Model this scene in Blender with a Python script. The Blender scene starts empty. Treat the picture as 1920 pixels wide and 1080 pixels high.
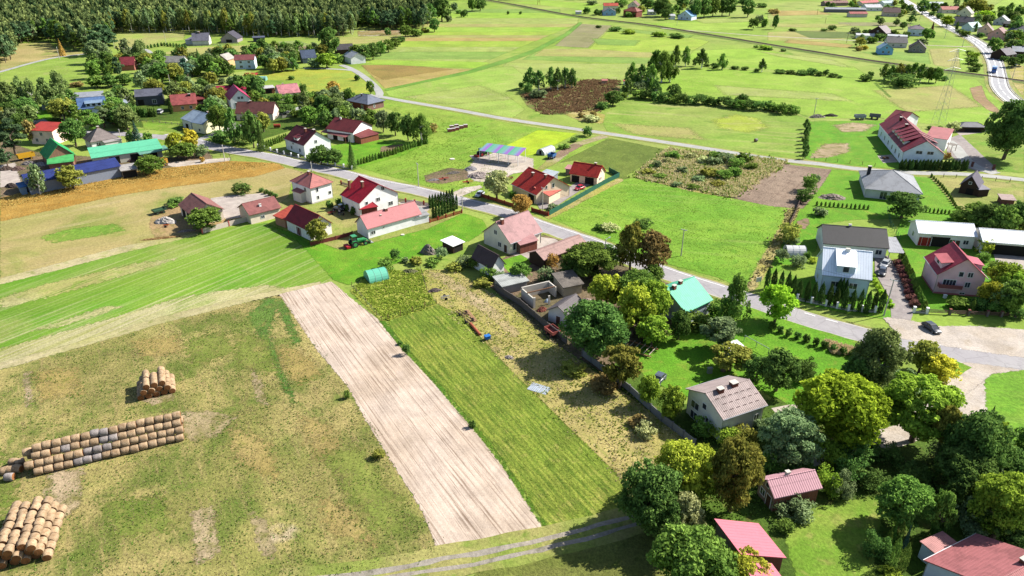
import bpy, bmesh, math, random
import numpy as np
from mathutils import Vector, Matrix, Quaternion
from mathutils.geometry import tessellate_polygon

# ------------------------------------------------------------ camera, sky, sun, exposure
scene = bpy.context.scene
COL = scene.collection
F = 1340.0; CAMH = 75.0; PITCH = math.radians(26.9)
cam_d = bpy.data.cameras.new("camera"); cam = bpy.data.objects.new("camera", cam_d); COL.objects.link(cam)
cam_d.sensor_width = 36.0; cam_d.lens = F / 1920 * 36; cam_d.clip_end = 9000; cam_d.clip_start = 1
cam.location = (0, 0, CAMH); cam.rotation_euler = (math.pi / 2 - PITCH, 0, 0)
scene.camera = cam
world = bpy.data.worlds.new("World"); scene.world = world; world.use_nodes = True
wn = world.node_tree; bg = wn.nodes["Background"]
sky = wn.nodes.new("ShaderNodeTexSky"); sky.sky_type = 'NISHITA'; sky.sun_disc = False
SUN_EL = math.radians(40.5); SUN_AZ = math.radians(68)      # measured from +Y towards +X
sky.sun_elevation = SUN_EL; sky.sun_rotation = SUN_AZ; sky.air_density = 1.0; sky.dust_density = 1.2
wn.links.new(sky.outputs[0], bg.inputs[0]); bg.inputs[1].default_value = 0.075
S = Vector((math.sin(SUN_AZ) * math.cos(SUN_EL), math.cos(SUN_AZ) * math.cos(SUN_EL), math.sin(SUN_EL)))
sun_d = bpy.data.lights.new("sun", 'SUN'); sun_d.energy = 5.0; sun_d.angle = math.radians(0.55); sun_d.color = (1.0, 0.95, 0.86)
sun = bpy.data.objects.new("sun", sun_d); COL.objects.link(sun); sun.rotation_euler = S.to_track_quat('Z', 'Y').to_euler()
scene.view_settings.view_transform = 'Standard'; scene.view_settings.look = 'None'
scene.view_settings.exposure = 1.42; scene.view_settings.gamma = 1
scene.render.engine = 'CYCLES'
KEXP = 2.5                                                  # display brightness of a white sunlit ground at this exposure

ORDW = ["first", "second", "third", "fourth", "fifth", "sixth", "seventh", "eighth", "ninth", "tenth", "eleventh", "twelfth", "thirteenth", "fourteenth", "fifteenth", "sixteenth", "seventeenth", "eighteenth", "nineteenth", "twentieth", "twenty-first", "twenty-second", "twenty-third", "twenty-fourth", "twenty-fifth", "twenty-sixth", "twenty-seventh", "twenty-eighth", "twenty-ninth", "thirtieth"]
def ordw_(k): return ORDW[k] + " from left"
random.seed(7); rng = np.random.default_rng(7)
R = random.random; U = random.uniform
cp, sp_ = math.cos(PITCH), math.sin(PITCH)

def P(u, v, z=0.0):
    """photo pixel (1920x1080) -> point of the place at height z"""
    dx = (u - 960) / F; dy = -(v - 540) / F
    d = (dx, cp + dy * sp_, -sp_ + dy * cp)
    t = (z - CAMH) / d[2]
    return Vector((d[0] * t, d[1] * t, z))
def proj(p):
    x, y, z = p[0], p[1], p[2] - CAMH
    dep = y * cp - z * sp_; up = y * sp_ + z * cp
    return (960 + F * x / dep, 540 - F * up / dep, F / dep)
def lin(c):
    c = c / 255.0
    return c / 12.92 if c <= 0.04045 else ((c + 0.055) / 1.055) ** 2.4
def G(r, g, b, k=None):                                      # colour of a sunlit surface -> base colour
    k = k or KEXP
    return (min(.85, lin(r) / k), min(.85, lin(g) / k), min(.85, lin(b) / k), 1)
def X(v, a, b, s=1): return a + (b - a) * v

# ------------------------------------------------------------ node helpers
class NT:
    def __init__(s, name):
        s.m = bpy.data.materials.new(name); s.m.use_nodes = True
        s.t = s.m.node_tree; s.b = s.t.nodes["Principled BSDF"]; s.out = s.t.nodes["Material Output"]
    def n(s, typ, **kw):
        nd = s.t.nodes.new(typ)
        for k, v in kw.items(): setattr(nd, k, v)
        return nd
    def l(s, a, b): s.t.links.new(a, b)
    def noise(s, vec, scale, detail=3, rough=0.55, dist=0.0):
        nd = s.n("ShaderNodeTexNoise"); nd.inputs["Scale"].default_value = scale
        nd.inputs["Detail"].default_value = detail; nd.inputs["Roughness"].default_value = rough
        nd.inputs["Distortion"].default_value = dist
        if vec is not None: s.l(vec, nd.inputs["Vector"])
        return nd.outputs["Fac"]
    def ramp(s, fac, lo, hi):
        nd = s.n("ShaderNodeMapRange"); nd.interpolation_type = 'SMOOTHSTEP'
        nd.inputs[1].default_value = lo; nd.inputs[2].default_value = hi
        s.l(fac, nd.inputs[0]); return nd.outputs[0]
    def mix(s, fac, a, b, blend='MIX'):
        nd = s.n("ShaderNodeMix", data_type='RGBA', blend_type=blend)
        if isinstance(fac, (int, float)): nd.inputs[0].default_value = fac
        else: s.l(fac, nd.inputs[0])
        for i, v in ((6, a), (7, b)):
            if isinstance(v, tuple): nd.inputs[i].default_value = v if len(v) == 4 else v + (1,)
            else: s.l(v, nd.inputs[i])
        return nd.outputs[2]
    def math(s, op, a, b=None):
        nd = s.n("ShaderNodeMath", operation=op)
        for i, v in ((0, a), (1, b)):
            if v is None: continue
            if isinstance(v, (int, float)): nd.inputs[i].default_value = v
            else: s.l(v, nd.inputs[i])
        return nd.outputs[0]
    def grey(s, fac, a, b):
        nd = s.n("ShaderNodeMapRange"); nd.inputs[3].default_value = a; nd.inputs[4].default_value = b
        s.l(fac, nd.inputs[0]); return nd.outputs[0]
    def bump(s, h, strength, dist):
        nd = s.n("ShaderNodeBump"); nd.inputs["Strength"].default_value = strength; nd.inputs["Distance"].default_value = dist
        s.l(h, nd.inputs["Height"]); s.l(nd.outputs[0], s.b.inputs["Normal"])
    def fin(s, col, rough=0.9, spec=0.2, metal=0):
        if isinstance(col, tuple): s.b.inputs["Base Color"].default_value = col if len(col) == 4 else col + (1,)
        else: s.l(col, s.b.inputs["Base Color"])
        s.b.inputs["Roughness"].default_value = rough; s.b.inputs["Specular IOR Level"].default_value = spec
        s.b.inputs["Metallic"].default_value = metal
        return s.m
    def val(s, col, fac, a, b):                               # multiply colour by a value varying a..b with fac
        nd = s.n("ShaderNodeVectorMath", operation='SCALE'); s.l(col, nd.inputs[0]); s.l(s.grey(fac, a, b), nd.inputs[3])
        return nd.outputs[0]

def rows_vec(t, pos, d, along, across):
    dot1 = t.n("ShaderNodeVectorMath", operation='DOT_PRODUCT'); dot1.inputs[1].default_value = (d.x, d.y, 0); t.l(pos, dot1.inputs[0])
    dot2 = t.n("ShaderNodeVectorMath", operation='DOT_PRODUCT'); dot2.inputs[1].default_value = (-d.y, d.x, 0); t.l(pos, dot2.inputs[0])
    a = t.math('MULTIPLY', dot1.outputs["Value"], along); b = t.math('MULTIPLY', dot2.outputs["Value"], across)
    c = t.n("ShaderNodeCombineXYZ"); t.l(a, c.inputs[0]); t.l(b, c.inputs[1]); return c.outputs[0], dot1.outputs["Value"], dot2.outputs["Value"]

def gdir(a, b):
    d = P(*b) - P(*a); d.z = 0; return d.normalized()

def gmat(name, c1, c2, c3=None, rows=None, rowcol=None, row_scale=1.2, row_amt=(0.5, 0.75), along=0.02, big=0.035, mid=0.35,
         fine=2.2, contrast=(0.62, 1.38), furrow=None, furrow_col=None, furrow_amt=.6, bump=.5, spots=None, mid_amt=(0.42, .62), wob=0, c3_amt=(.52, .72)):
    def warm(c):
        return tuple(x * .95 + .05 * (c[0] + c[1]) / 2.4 for x in (c[0], c[1] * .9, c[2] * .95)) + (1,) if c and c[1] > c[0] * .98 and c[1] > c[2] * 1.5 else c
    c1, c2, c3, rowcol = warm(c1), warm(c2), warm(c3), warm(rowcol)
    t = NT(name); g = t.n("ShaderNodeNewGeometry"); pos = g.outputs["Position"]
    nb = t.noise(pos, big, 4, .6, .6); nm = t.noise(pos, mid, 4, .62, .4); nf = t.noise(pos, fine, 4, .75)
    col = t.mix(t.ramp(nb, .38, .62), c1, c2)
    if c3: col = t.mix(t.ramp(nm, *c3_amt), col, c3)
    if rows is not None:
        vec, a, b = rows_vec(t, pos, rows, along, row_scale)
        if wob:
            ad = t.n("ShaderNodeVectorMath", operation='ADD'); sc = t.n("ShaderNodeCombineXYZ")
            t.l(t.math('MULTIPLY', t.noise(pos, .03, 2), wob), sc.inputs[1]); t.l(vec, ad.inputs[0]); t.l(sc.outputs[0], ad.inputs[1]); vec = ad.outputs[0]
        rn = t.noise(vec, 1.0, 5, .7)
        f = t.ramp(rn, *row_amt)
        f = t.math('MULTIPLY', f, t.grey(nm, .35, 1.25))
        f.node.use_clamp = True
        col = t.mix(f, col, rowcol or c3 or c2)
        if furrow:
            w = t.n("ShaderNodeTexWave"); w.wave_type = 'BANDS'; w.bands_direction = 'Y'
            vec2, _, _ = rows_vec(t, pos, rows, 0.04, furrow)
            w.inputs["Scale"].default_value = .314; w.inputs["Distortion"].default_value = 1.4 + wob; w.inputs["Detail"].default_value = 2; w.inputs["Detail Scale"].default_value = .7
            t.l(vec2, w.inputs["Vector"])
            ff = t.math('MULTIPLY', t.ramp(w.outputs["Fac"], .25, .85), t.grey(t.noise(pos, .8, 3, .7), -.1, 1.5)); ff.node.use_clamp = True
            ff = t.math('MULTIPLY', ff, furrow_amt)
            col = t.mix(ff, col, furrow_col)
    col = t.val(col, t.ramp(t.noise(pos, mid * .45, 5, .7, .5), .3, .7), .84, 1.14)
    if spots:
        v = t.ramp(t.noise(pos, spots[1], 4, .65), spots[2], spots[2] + .07); col = t.mix(v, col, spots[0])
    col = t.val(col, t.ramp(nf, .2, .8), *contrast)
    if bump: t.bump(nf, bump, .25)
    return t.fin(col, .95, .1)

# ------------------------------------------------------------ tags and objects
TOP = []
def tag(o, label=None, cat=None, group=None, kind=None):
    if label: o["label"] = label
    if cat: o["category"] = cat
    if group: o["group"] = group
    if kind: o["kind"] = kind
    TOP.append(o); return o
def link(name, mesh, parent=None, mat=None):
    o = bpy.data.objects.new(name, mesh); COL.objects.link(o)
    if parent: o.parent = parent
    if mat: mesh.materials.clear(); mesh.materials.append(mat)
    return o
def empty(name, loc, rz=0, label=None, cat=None, group=None):
    o = bpy.data.objects.new(name, None); COL.objects.link(o); o.location = loc; o.rotation_euler = (0, 0, rz); o.empty_display_size = .5
    return tag(o, label, cat, group)
def npmesh(name, V, Q, smooth=False, n=4):
    me = bpy.data.meshes.new(name); V = np.asarray(V, np.float32); Q = np.asarray(Q, np.int32)
    me.vertices.add(len(V)); me.vertices.foreach_set("co", V.ravel())
    me.loops.add(Q.size); me.loops.foreach_set("vertex_index", Q.ravel())
    me.polygons.add(len(Q)); me.polygons.foreach_set("loop_start", np.arange(0, Q.size, n, dtype=np.int32))
    me.update(calc_edges=True)
    if smooth: me.polygons.foreach_set("use_smooth", np.ones(len(Q), bool))
    return me
def slotmat(o, mat):
    if not o.material_slots: return
    o.material_slots[0].link = 'OBJECT'; o.material_slots[0].material = mat

class MB:
    def __init__(s): s.v = []; s.f = []
    def add(s, vs, fs):
        k = len(s.v); s.v += [tuple(v) for v in vs]; s.f += [tuple(i + k for i in f) for f in fs]; return s
    def box(s, x0, x1, y0, y1, z0, z1):
        return s.add([(x0, y0, z0), (x1, y0, z0), (x1, y1, z0), (x0, y1, z0), (x0, y0, z1), (x1, y0, z1), (x1, y1, z1), (x0, y1, z1)],
                     [(0, 3, 2, 1), (4, 5, 6, 7), (0, 1, 5, 4), (1, 2, 6, 5), (2, 3, 7, 6), (3, 0, 4, 7)])
    def slab(s, quad, th, up=Vector((0, 0, 1))):
        """a board: the top polygon quad, thickness th downwards"""
        n = len(quad); t = [Vector(q) for q in quad]; b = [q - up * th for q in t]
        fs = [tuple(range(n)), tuple(reversed(range(n, 2 * n)))] + [(i, i + n, (i + 1) % n + n, (i + 1) % n) for i in range(n)]
        return s.add(t + b, fs)
    def tube(s, a, b, r0, r1=None, n=8, cap=True):
        a = Vector(a); b = Vector(b); r1 = r0 if r1 is None else r1
        q = (b - a).to_track_quat('Z', 'Y'); vs = []
        for p, r in ((a, r0), (b, r1)):
            for i in range(n):
                an = 2 * math.pi * i / n; vs.append(p + q @ Vector((math.cos(an) * r, math.sin(an) * r, 0)))
        fs = [(i, (i + 1) % n, (i + 1) % n + n, i + n) for i in range(n)]
        if cap: fs += [tuple(reversed(range(n))), tuple(range(n, 2 * n))]
        return s.add(vs, fs)
    def prism(s, prof, y0, y1):
        """profile in xz extruded along y"""
        n = len(prof); vs = [(x, y0, z) for x, z in prof] + [(x, y1, z) for x, z in prof]
        return s.add(vs, [tuple(range(n)), tuple(reversed(range(n, 2 * n)))] + [(i + 1 if i < n - 1 else 0, i, i + n, (i + 1) % n + n) for i in range(n)])
    def mesh(s, name):
        me = bpy.data.meshes.new(name); me.from_pydata(s.v, [], s.f); me.update()
        bm = bmesh.new(); bm.from_mesh(me); bmesh.ops.recalc_face_normals(bm, faces=bm.faces); bm.to_mesh(me); bm.free(); return me
    def build(s, name, mat, parent=None, bevel=0):
        o = link(name, s.mesh(name), parent, mat)
        if bevel:
            m = o.modifiers.new("bevel", 'BEVEL'); m.width = bevel; m.segments = 2
        return o

# ------------------------------------------------------------ ground sheets
def catmull(pts, step):
    out = []; n = len(pts)
    for i in range(n - 1):
        p0 = pts[max(i - 1, 0)]; p1 = pts[i]; p2 = pts[i + 1]; p3 = pts[min(i + 2, n - 1)]
        k = max(1, int((p2 - p1).length / step))
        for j in range(k):
            t = j / k
            out.append(0.5 * ((2 * p1) + (p2 - p0) * t + (2 * p0 - 5 * p1 + 4 * p2 - p3) * t * t + (3 * p1 - p0 - 3 * p2 + p3) * t ** 3))
    out.append(pts[-1]); return out
def sheet(name, px, mat, z, jit=.5, seg=3.0, kind='structure', label=None, cat=None):
    g = [P(*p) for p in px]; pts = []
    r = random.Random(hash(tuple(px[0])) & 0xffff)
    n = len(g)
    for i in range(n):
        a, b = g[i], g[(i + 1) % n]; k = min(60, max(1, int((b - a).length / seg)))
        for j in range(k):
            p = a.lerp(b, j / k)
            if j or k == 1: p += Vector((r.gauss(0, jit * .5), r.gauss(0, jit * .5), 0))
            pts.append(Vector((p.x, p.y, z)))
    tri = tessellate_polygon([pts])
    me = bpy.data.meshes.new(name); me.from_pydata([tuple(p) for p in pts], [], [t for t in tri]); me.update()
    bm = bmesh.new(); bm.from_mesh(me); bmesh.ops.recalc_face_normals(bm, faces=bm.faces)
    if bm.faces and sum(f.normal.z * f.calc_area() for f in bm.faces) < 0: bmesh.ops.reverse_faces(bm, faces=bm.faces)
    bm.to_mesh(me); bm.free()
    o = link(name, me, None, mat); tag(o, label, cat, None, kind); return o
SOFT = {}
def softmat(mat):
    if mat.name in SOFT: return SOFT[mat.name]
    m = mat.copy(); m.name = mat.name + "_soft"; t = m.node_tree; out = t.nodes["Material Output"]; b = t.nodes["Principled BSDF"]
    mx = t.nodes.new("ShaderNodeMixShader"); tr = t.nodes.new("ShaderNodeBsdfTransparent"); at = t.nodes.new("ShaderNodeAttribute"); at.attribute_name = "edge"
    g = t.nodes.new("ShaderNodeNewGeometry"); no = t.nodes.new("ShaderNodeTexNoise"); no.inputs["Scale"].default_value = .9; no.inputs["Detail"].default_value = 4; no.inputs["Roughness"].default_value = .75
    t.links.new(g.outputs["Position"], no.inputs["Vector"]); a = t.nodes.new("ShaderNodeMath"); a.operation = 'ADD'; t.links.new(at.outputs["Fac"], a.inputs[0]); t.links.new(no.outputs["Fac"], a.inputs[1])
    r = t.nodes.new("ShaderNodeMapRange"); r.inputs[1].default_value = .93; r.inputs[2].default_value = 1.07; t.links.new(a.outputs[0], r.inputs[0])
    t.links.new(r.outputs[0], mx.inputs[0]); t.links.new(tr.outputs[0], mx.inputs[1]); t.links.new(b.outputs[0], mx.inputs[2]); t.links.new(mx.outputs[0], out.inputs[0]); SOFT[mat.name] = m; return m
def soft_sheet(name, px, mat, z, soft):
    """a field whose border frays into what lies beside it over about 2*soft metres"""
    g = [P(*p) for p in px]; x0, x1 = min(p.x for p in g) - soft, max(p.x for p in g) + soft; y0, y1 = min(p.y for p in g) - soft, max(p.y for p in g) + soft
    st = max(.7, math.hypot((x0 + x1) / 2, (y0 + y1) / 2) / 220, math.sqrt((x1 - x0) * (y1 - y0) / 24000)); soft = max(soft, st * .8)
    nx, ny = int((x1 - x0) / st) + 2, int((y1 - y0) / st) + 2; X_, Y_ = np.meshgrid(np.linspace(x0, x1, nx), np.linspace(y0, y1, ny)); X_ = X_.ravel(); Y_ = Y_.ravel()
    d = np.full(X_.shape, 1e9); ins = np.zeros(X_.shape, bool); n = len(g)
    for i in range(n):
        a, b = g[i], g[(i + 1) % n]; ex, ey = b.x - a.x, b.y - a.y; q = np.clip(((X_ - a.x) * ex + (Y_ - a.y) * ey) / (ex * ex + ey * ey + 1e-9), 0, 1)
        d = np.minimum(d, np.hypot(X_ - a.x - q * ex, Y_ - a.y - q * ey)); ins ^= ((a.y > Y_) != (b.y > Y_)) & (X_ < ex * (Y_ - a.y) / (ey if abs(ey) > 1e-9 else 1e-9) + a.x)
    sd = np.where(ins, d, -d); e = np.clip(.5 + sd / (2 * soft), 0, 1)
    I = np.arange(nx * ny).reshape(ny, nx); Q = np.stack([I[:-1, :-1], I[:-1, 1:], I[1:, 1:], I[1:, :-1]], -1).reshape(-1, 4); Q = Q[(e[Q] > 0).any(1)]
    used = np.unique(Q); mp = np.full(nx * ny, -1); mp[used] = np.arange(len(used)); V = np.stack([X_[used], Y_[used], np.full(len(used), z)], 1)
    me = npmesh(name, V, mp[Q]); at = me.attributes.new("edge", 'FLOAT', 'POINT'); at.data.foreach_set("value", e[used].astype(np.float32))
    o = link(name, me, None, softmat(mat)); tag(o, kind='structure'); return o
def offs(pts, d):
    out = []
    for i, p in enumerate(pts):
        t = (pts[min(i + 1, len(pts) - 1)] - pts[max(i - 1, 0)]); t.z = 0; t.normalize()
        out.append(p + Vector((-t.y, t.x, 0)) * d)
    return out
def strip(name, px, w, mat, z, step=4, off=0, jit=0, dash=None, kind='structure'):
    c = catmull([P(*p) for p in px], step)
    L = offs(c, off + w / 2); Rr = offs(c, off - w / 2); mb = MB(); acc = 0
    r = random.Random(len(px))
    for q in (L, Rr):
        for p in q: p.z = z; p.x += r.gauss(0, jit); p.y += r.gauss(0, jit)
    for i in range(len(c) - 1):
        acc += (c[i + 1] - c[i]).length
        if dash and (acc % (dash[0] + dash[1])) > dash[0]: continue
        mb.add([Rr[i], Rr[i + 1], L[i + 1], L[i]], [(0, 1, 2, 3)])
    me = bpy.data.meshes.new(name); me.from_pydata(mb.v, [], mb.f)
    o = link(name, me, None, mat); tag(o, None, None, None, kind); return o
# ------------------------------------------------------------ ground materials
dF2 = gdir((60, 640), (480, 470)); dF5 = gdir((640, 640), (880, 960)); dTop = gdir((740, 90), (1080, 92)); dGold = gdir((0, 390), (430, 310))
STRAW = G(205, 190, 140)
M_base = gmat("ground_grass", G(150, 190, 62), G(172, 196, 92), G(120, 172, 45), big=.01, mid=.08, fine=.9, contrast=(.8, 1.2))
M_rough = gmat("rough_meadow", G(200, 184, 118), G(160, 166, 84), G(128, 150, 62), big=.04, mid=.11, fine=2.2, contrast=(.55, 1.38), c3_amt=(.44, .64),
               rows=gdir((560, 700), (760, 1050)), rowcol=G(196, 176, 118), row_scale=.7, along=.07, row_amt=(.5, .72), spots=(G(216, 196, 160), .05, .63), bump=.8)
M_rough2 = gmat("lush_weeds", G(96, 150, 56), G(124, 158, 64), G(160, 156, 84), fine=2.2, contrast=(.5, 1.4), bump=.9)
M_straw = gmat("bare_straw_ground", G(205, 182, 150), G(186, 168, 128), G(142, 138, 80), fine=2.5, contrast=(.6, 1.35), c3_amt=(.45, .65))
M_stripe = gmat("sprouting_crop", G(108, 174, 28), G(132, 178, 48), G(158, 182, 84), rows=dF2, rowcol=G(206, 204, 150), row_scale=.9, row_amt=(.46, .74), along=.012, big=.02, mid=.05, fine=1.8, contrast=(.75, 1.25), bump=.3)
M_stripe_edge = gmat("stubble_edge", G(208, 196, 150), G(190, 186, 120), G(160, 178, 80), rows=dF2, rowcol=G(218, 206, 168), row_scale=.9, fine=1.5, contrast=(.75, 1.2))
M_tan = gmat("dry_meadow", G(200, 182, 122), G(176, 178, 98), G(144, 172, 68), big=.035, mid=.05, fine=1.4, rows=dGold, rowcol=G(212, 192, 146), row_scale=.35, along=.02, contrast=(.72, 1.25))
M_gold = gmat("golden_crop", G(190, 148, 70), G(200, 160, 80), G(206, 176, 96), big=.05, mid=.4, fine=1.8, rows=dGold, rowcol=G(176, 128, 48), row_scale=.5, along=.02, contrast=(.6, 1.3), bump=1)
M_plough = gmat("ploughed_sand", G(242, 222, 204), G(232, 210, 188), G(236, 216, 198), rows=dF5, rowcol=G(158, 134, 114), row_scale=3.4, row_amt=(.5, .62), along=.05,
                furrow=1.0, furrow_col=G(150, 126, 106), furrow_amt=.22, fine=3.4, contrast=(.84, 1.12), wob=1.6, bump=.25)
M_crop = gmat("green_row_crop", G(150, 182, 56), G(172, 192, 70), G(190, 196, 92), rows=gdir((900, 700), (1120, 930)), rowcol=G(100, 138, 36), row_scale=1.5, along=.12, row_amt=(.42, .62),
              furrow=1.1, furrow_col=G(92, 126, 32), furrow_amt=.5, fine=2.4, contrast=(.55, 1.4), spots=(G(50, 150, 40), .045, .66), bump=1)
M_dry = gmat("dry_grass_strip", G(208, 190, 124), G(186, 180, 96), G(146, 162, 66), rows=gdir((860, 540), (1230, 860)), rowcol=G(136, 156, 60), row_scale=.8, along=.06, fine=2.5, contrast=(.66, 1.3), bump=.7)
M_garden = gmat("garden_plot", G(170, 192, 60), G(196, 206, 90), G(120, 156, 40), rows=gdir((700, 560), (790, 540)), rowcol=G(92, 124, 32), row_scale=1, along=.2, mid=.6, fine=2.4, contrast=(.4, 1.5), bump=1)
M_green = gmat("bright_meadow", G(124, 188, 40), G(150, 200, 56), G(108, 176, 34), rows=gdir((1100, 420), (1400, 440)), rowcol=G(166, 200, 88), row_scale=.45, along=.02, big=.03, mid=.25, fine=1.5, contrast=(.62, 1.32), bump=.7)
M_green2 = gmat("pale_meadow", G(160, 190, 80), G(140, 188, 56), G(124, 172, 50), rows=gdir((1180, 250), (1500, 275)), rowcol=G(196, 200, 124), row_scale=.22, along=.012, big=.02, mid=.12, fine=.9, contrast=(.75, 1.22), bump=.4)
M_lawn = gmat("mown_lawn", G(110, 184, 26), G(126, 188, 36), G(148, 184, 52), big=.08, mid=.35, fine=2.5, contrast=(.62, 1.3), bump=.6)
M_lawn2 = gmat("garden_lawn", G(128, 180, 46), G(150, 184, 64), G(170, 186, 86), big=.08, mid=.3, fine=2.2, contrast=(.65, 1.3), bump=.6)
M_lawn3 = gmat("sparse_lawn", G(158, 182, 78), G(186, 188, 108), G(136, 170, 60), big=.06, mid=.3, fine=2, contrast=(.68, 1.25), bump=.6)
M_olive = gmat("olive_field", G(126, 152, 56), G(112, 140, 50), G(140, 164, 70), rows=gdir((1080, 310), (1150, 262)), rowcol=G(104, 132, 46), row_scale=.9, fine=1.3, contrast=(.65, 1.3), bump=.6)
M_lime = gmat("mustard_field", G(178, 220, 16), G(190, 224, 30), G(166, 214, 20), fine=1.2, contrast=(.85, 1.15))
M_dark = gmat("dark_ploughed", G(160, 138, 120), G(176, 154, 134), G(140, 118, 102), rows=gdir((1400, 380), (1490, 312)), rowcol=G(118, 96, 84), row_scale=1.2, along=.05, fine=1.6, contrast=(.6, 1.35), bump=.9)
M_weeds = gmat("weedy_waste", G(206, 190, 130), G(190, 182, 92), G(140, 150, 62), big=.08, mid=.2, fine=1.8, contrast=(.5, 1.4), bump=1)
M_fallow = gmat("brown_fallow", G(158, 134, 92), G(140, 136, 76), G(122, 146, 62), big=.05, mid=.12, fine=1.0, contrast=(.5, 1.45), c3_amt=(.42, .6), bump=1)
def fmat(name, a, b, c=None, d=dTop, rc=None, k=.25): return gmat(name, a, b, c, rows=d, rowcol=rc, row_scale=k * 1.6, along=.006, big=.02, mid=.12, fine=1.1, contrast=(.68, 1.28), bump=.6)
M_f = [fmat("field_lime", G(158, 208, 58), G(172, 212, 76), G(150, 198, 56)), fmat("field_pale", G(178, 202, 98), G(166, 196, 88), G(186, 202, 120)),
       fmat("field_straw", G(186, 188, 108), G(178, 190, 96), G(170, 196, 88)), fmat("field_mid", G(140, 186, 72), G(152, 192, 84), G(128, 176, 66)),
       fmat("field_tan", G(196, 176, 110), G(186, 164, 96), G(176, 170, 84)), fmat("field_yellowgreen", G(172, 210, 66), G(160, 200, 62), G(188, 208, 88)),
       fmat("field_greybrown", G(166, 160, 118), G(156, 154, 106), G(150, 164, 90), gdir((1050, 85), (1110, 48)), G(138, 128, 92), .8)]
def road_mat(name, c, c2, wear=.5):
    t = NT(name); g = t.n("ShaderNodeNewGeometry").outputs["Position"]
    col = t.mix(t.ramp(t.noise(g, .12, 4, .6), .35, .7), c, c2)
    col = t.val(col, t.noise(g, 5, 3, .7), .85, 1.15); col = t.val(col, t.ramp(t.noise(g, .35, 5, .7, 1.5), .52, .56), 1.0, .9); v = t.n('ShaderNodeTexVoronoi', feature='DISTANCE_TO_EDGE'); v.inputs['Scale'].default_value = .16; t.l(g, v.inputs['Vector']); col = t.val(col, t.ramp(v.outputs['Distance'], 0, .018), .78, 1.0)
    return t.fin(col, .85, .25)
M_asph = road_mat("pale_asphalt", G(184, 179, 183), G(194, 190, 191)); M_asph2 = road_mat("side_road", G(200, 200, 196), G(188, 188, 182))
M_hwy = road_mat("highway_asphalt", G(192, 192, 196), G(184, 184, 190)); M_shoulder = road_mat("road_shoulder", G(214, 208, 200), G(200, 194, 180))
M_gravel = gmat("pale_gravel", G(228, 216, 204), G(218, 204, 188), G(206, 190, 170), big=.1, mid=.4, fine=2.5, contrast=(.8, 1.12), bump=.5)
M_paver = gmat("concrete_paving", G(212, 200, 190), G(204, 190, 182), G(196, 184, 170), big=.2, mid=1, fine=4, contrast=(.9, 1.08), bump=.2)
M_drive = gmat("grey_paving", G(184, 174, 170), G(174, 164, 162), G(190, 182, 176), big=.2, mid=1, fine=4, contrast=(.9, 1.08), bump=.2)
M_soil = gmat("garden_soil", G(168, 140, 118), G(150, 130, 100), G(112, 128, 60), mid=.5, fine=2.5, contrast=(.6, 1.3), bump=.8)
M_track = gmat("sandy_track", G(176, 168, 156), G(196, 184, 168), G(140, 136, 116), mid=.4, fine=2, contrast=(.75, 1.2))
M_white = NT("road_paint").fin((.8, .8, .78), .7)
M_yard = gmat("yard_litter", G(150, 128, 104), G(120, 112, 80), G(90, 104, 44), mid=.3, fine=1.6, contrast=(.5, 1.4), bump=.8)
M_ditch = gmat("ditch_grass", G(92, 150, 30), G(112, 160, 36), G(76, 120, 26), mid=.5, fine=2, contrast=(.5, 1.3), bump=1)
M_orchard = gmat("orchard_floor", G(100, 140, 40), G(84, 120, 36), G(120, 128, 54), mid=.4, fine=1.8, contrast=(.5, 1.3), bump=.8)  # deeper green mottled grass for orchard and village ground

# ground
me = bpy.data.meshes.new("ground"); s_ = 6000
me.from_pydata([(-s_, -300, 0), (s_, -300, 0), (s_, s_, 0), (-s_, s_, 0)], [], [(0, 1, 2, 3)])
tag(link("ground", me, None, M_base), kind='structure')
Z = [0.0]
def sh(name, px, mat, lvl=1, jit=.5, seg=3):
    global nsh; nsh += 1; z = lvl * .02 + nsh * .00009
    if jit < .3: return sheet(name, px, mat, z, jit, seg)
    return soft_sheet(name, px, mat, z, {"ploughed_field": .35, "street_verge": .5}.get(name, .5 + jit * 1.0))
nsh = 0
# --- top fields, from the far side to the near side
def band(x0, x1, ys, mats, l0, r0):
    pass
def lx(v): return 845 - (v - 15) * (845 - 690) / (115 - 15)     # left border of the long fields
def rx(v): return 1090 - (v - 42) * 2.45                          # the diagonal path
tb = [(17, 24, 3), (24, 34, 0), (34, 45, 1), (45, 51, 2), (51, 60, 0), (60, 66, 5), (66, 71, 2), (71, 77, 4), (77, 88, 5), (88, 97, 1), (97, 111, 3), (111, 118, 1)]
for i, (a, b, m) in enumerate(tb):
    sh("field", [(lx(a), a), (max(lx(a) + 20, min(rx(a), 1085 if a > 30 else 1050)), a), (max(lx(b) + 20, min(rx(b), 1085 if b > 30 else 1050)), b), (lx(b), b)], M_f[m], 1 + (i % 2) * .5, .4, 12)
sh("field", [(680, 112), (900, 116), (920, 118), (890, 128), (780, 124), (700, 120)], M_f[0], 1.7, .4, 8)
sh("field", [(677, 122), (760, 124), (895, 131), (722, 166)], M_f[4], 1, .8, 6)
sh("field", [(677, 122), (760, 122), (850, 130), (800, 137), (720, 150), (700, 140)], fmat("field_brown", G(170, 144, 84), G(160, 140, 76), G(150, 150, 70)), 1.5, 2, 6)
sh("field", [(1040, 86), (1090, 45), (1147, 48), (1102, 90)], M_f[6], 2, .6, 8)
sh("field", [(1104, 92), (1150, 49), (1250, 62), (1330, 78), (1300, 95), (1200, 98)], M_f[5], 2, .6, 8)
sh("field", [(1020, 92), (1104, 92), (1220, 98), (1230, 108), (1000, 105)], M_f[2], 1.4, .6, 8)
sh("field", [(1000, 100), (1230, 110), (1210, 120), (980, 112)], M_f[3], 1.2, .6, 8)
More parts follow.
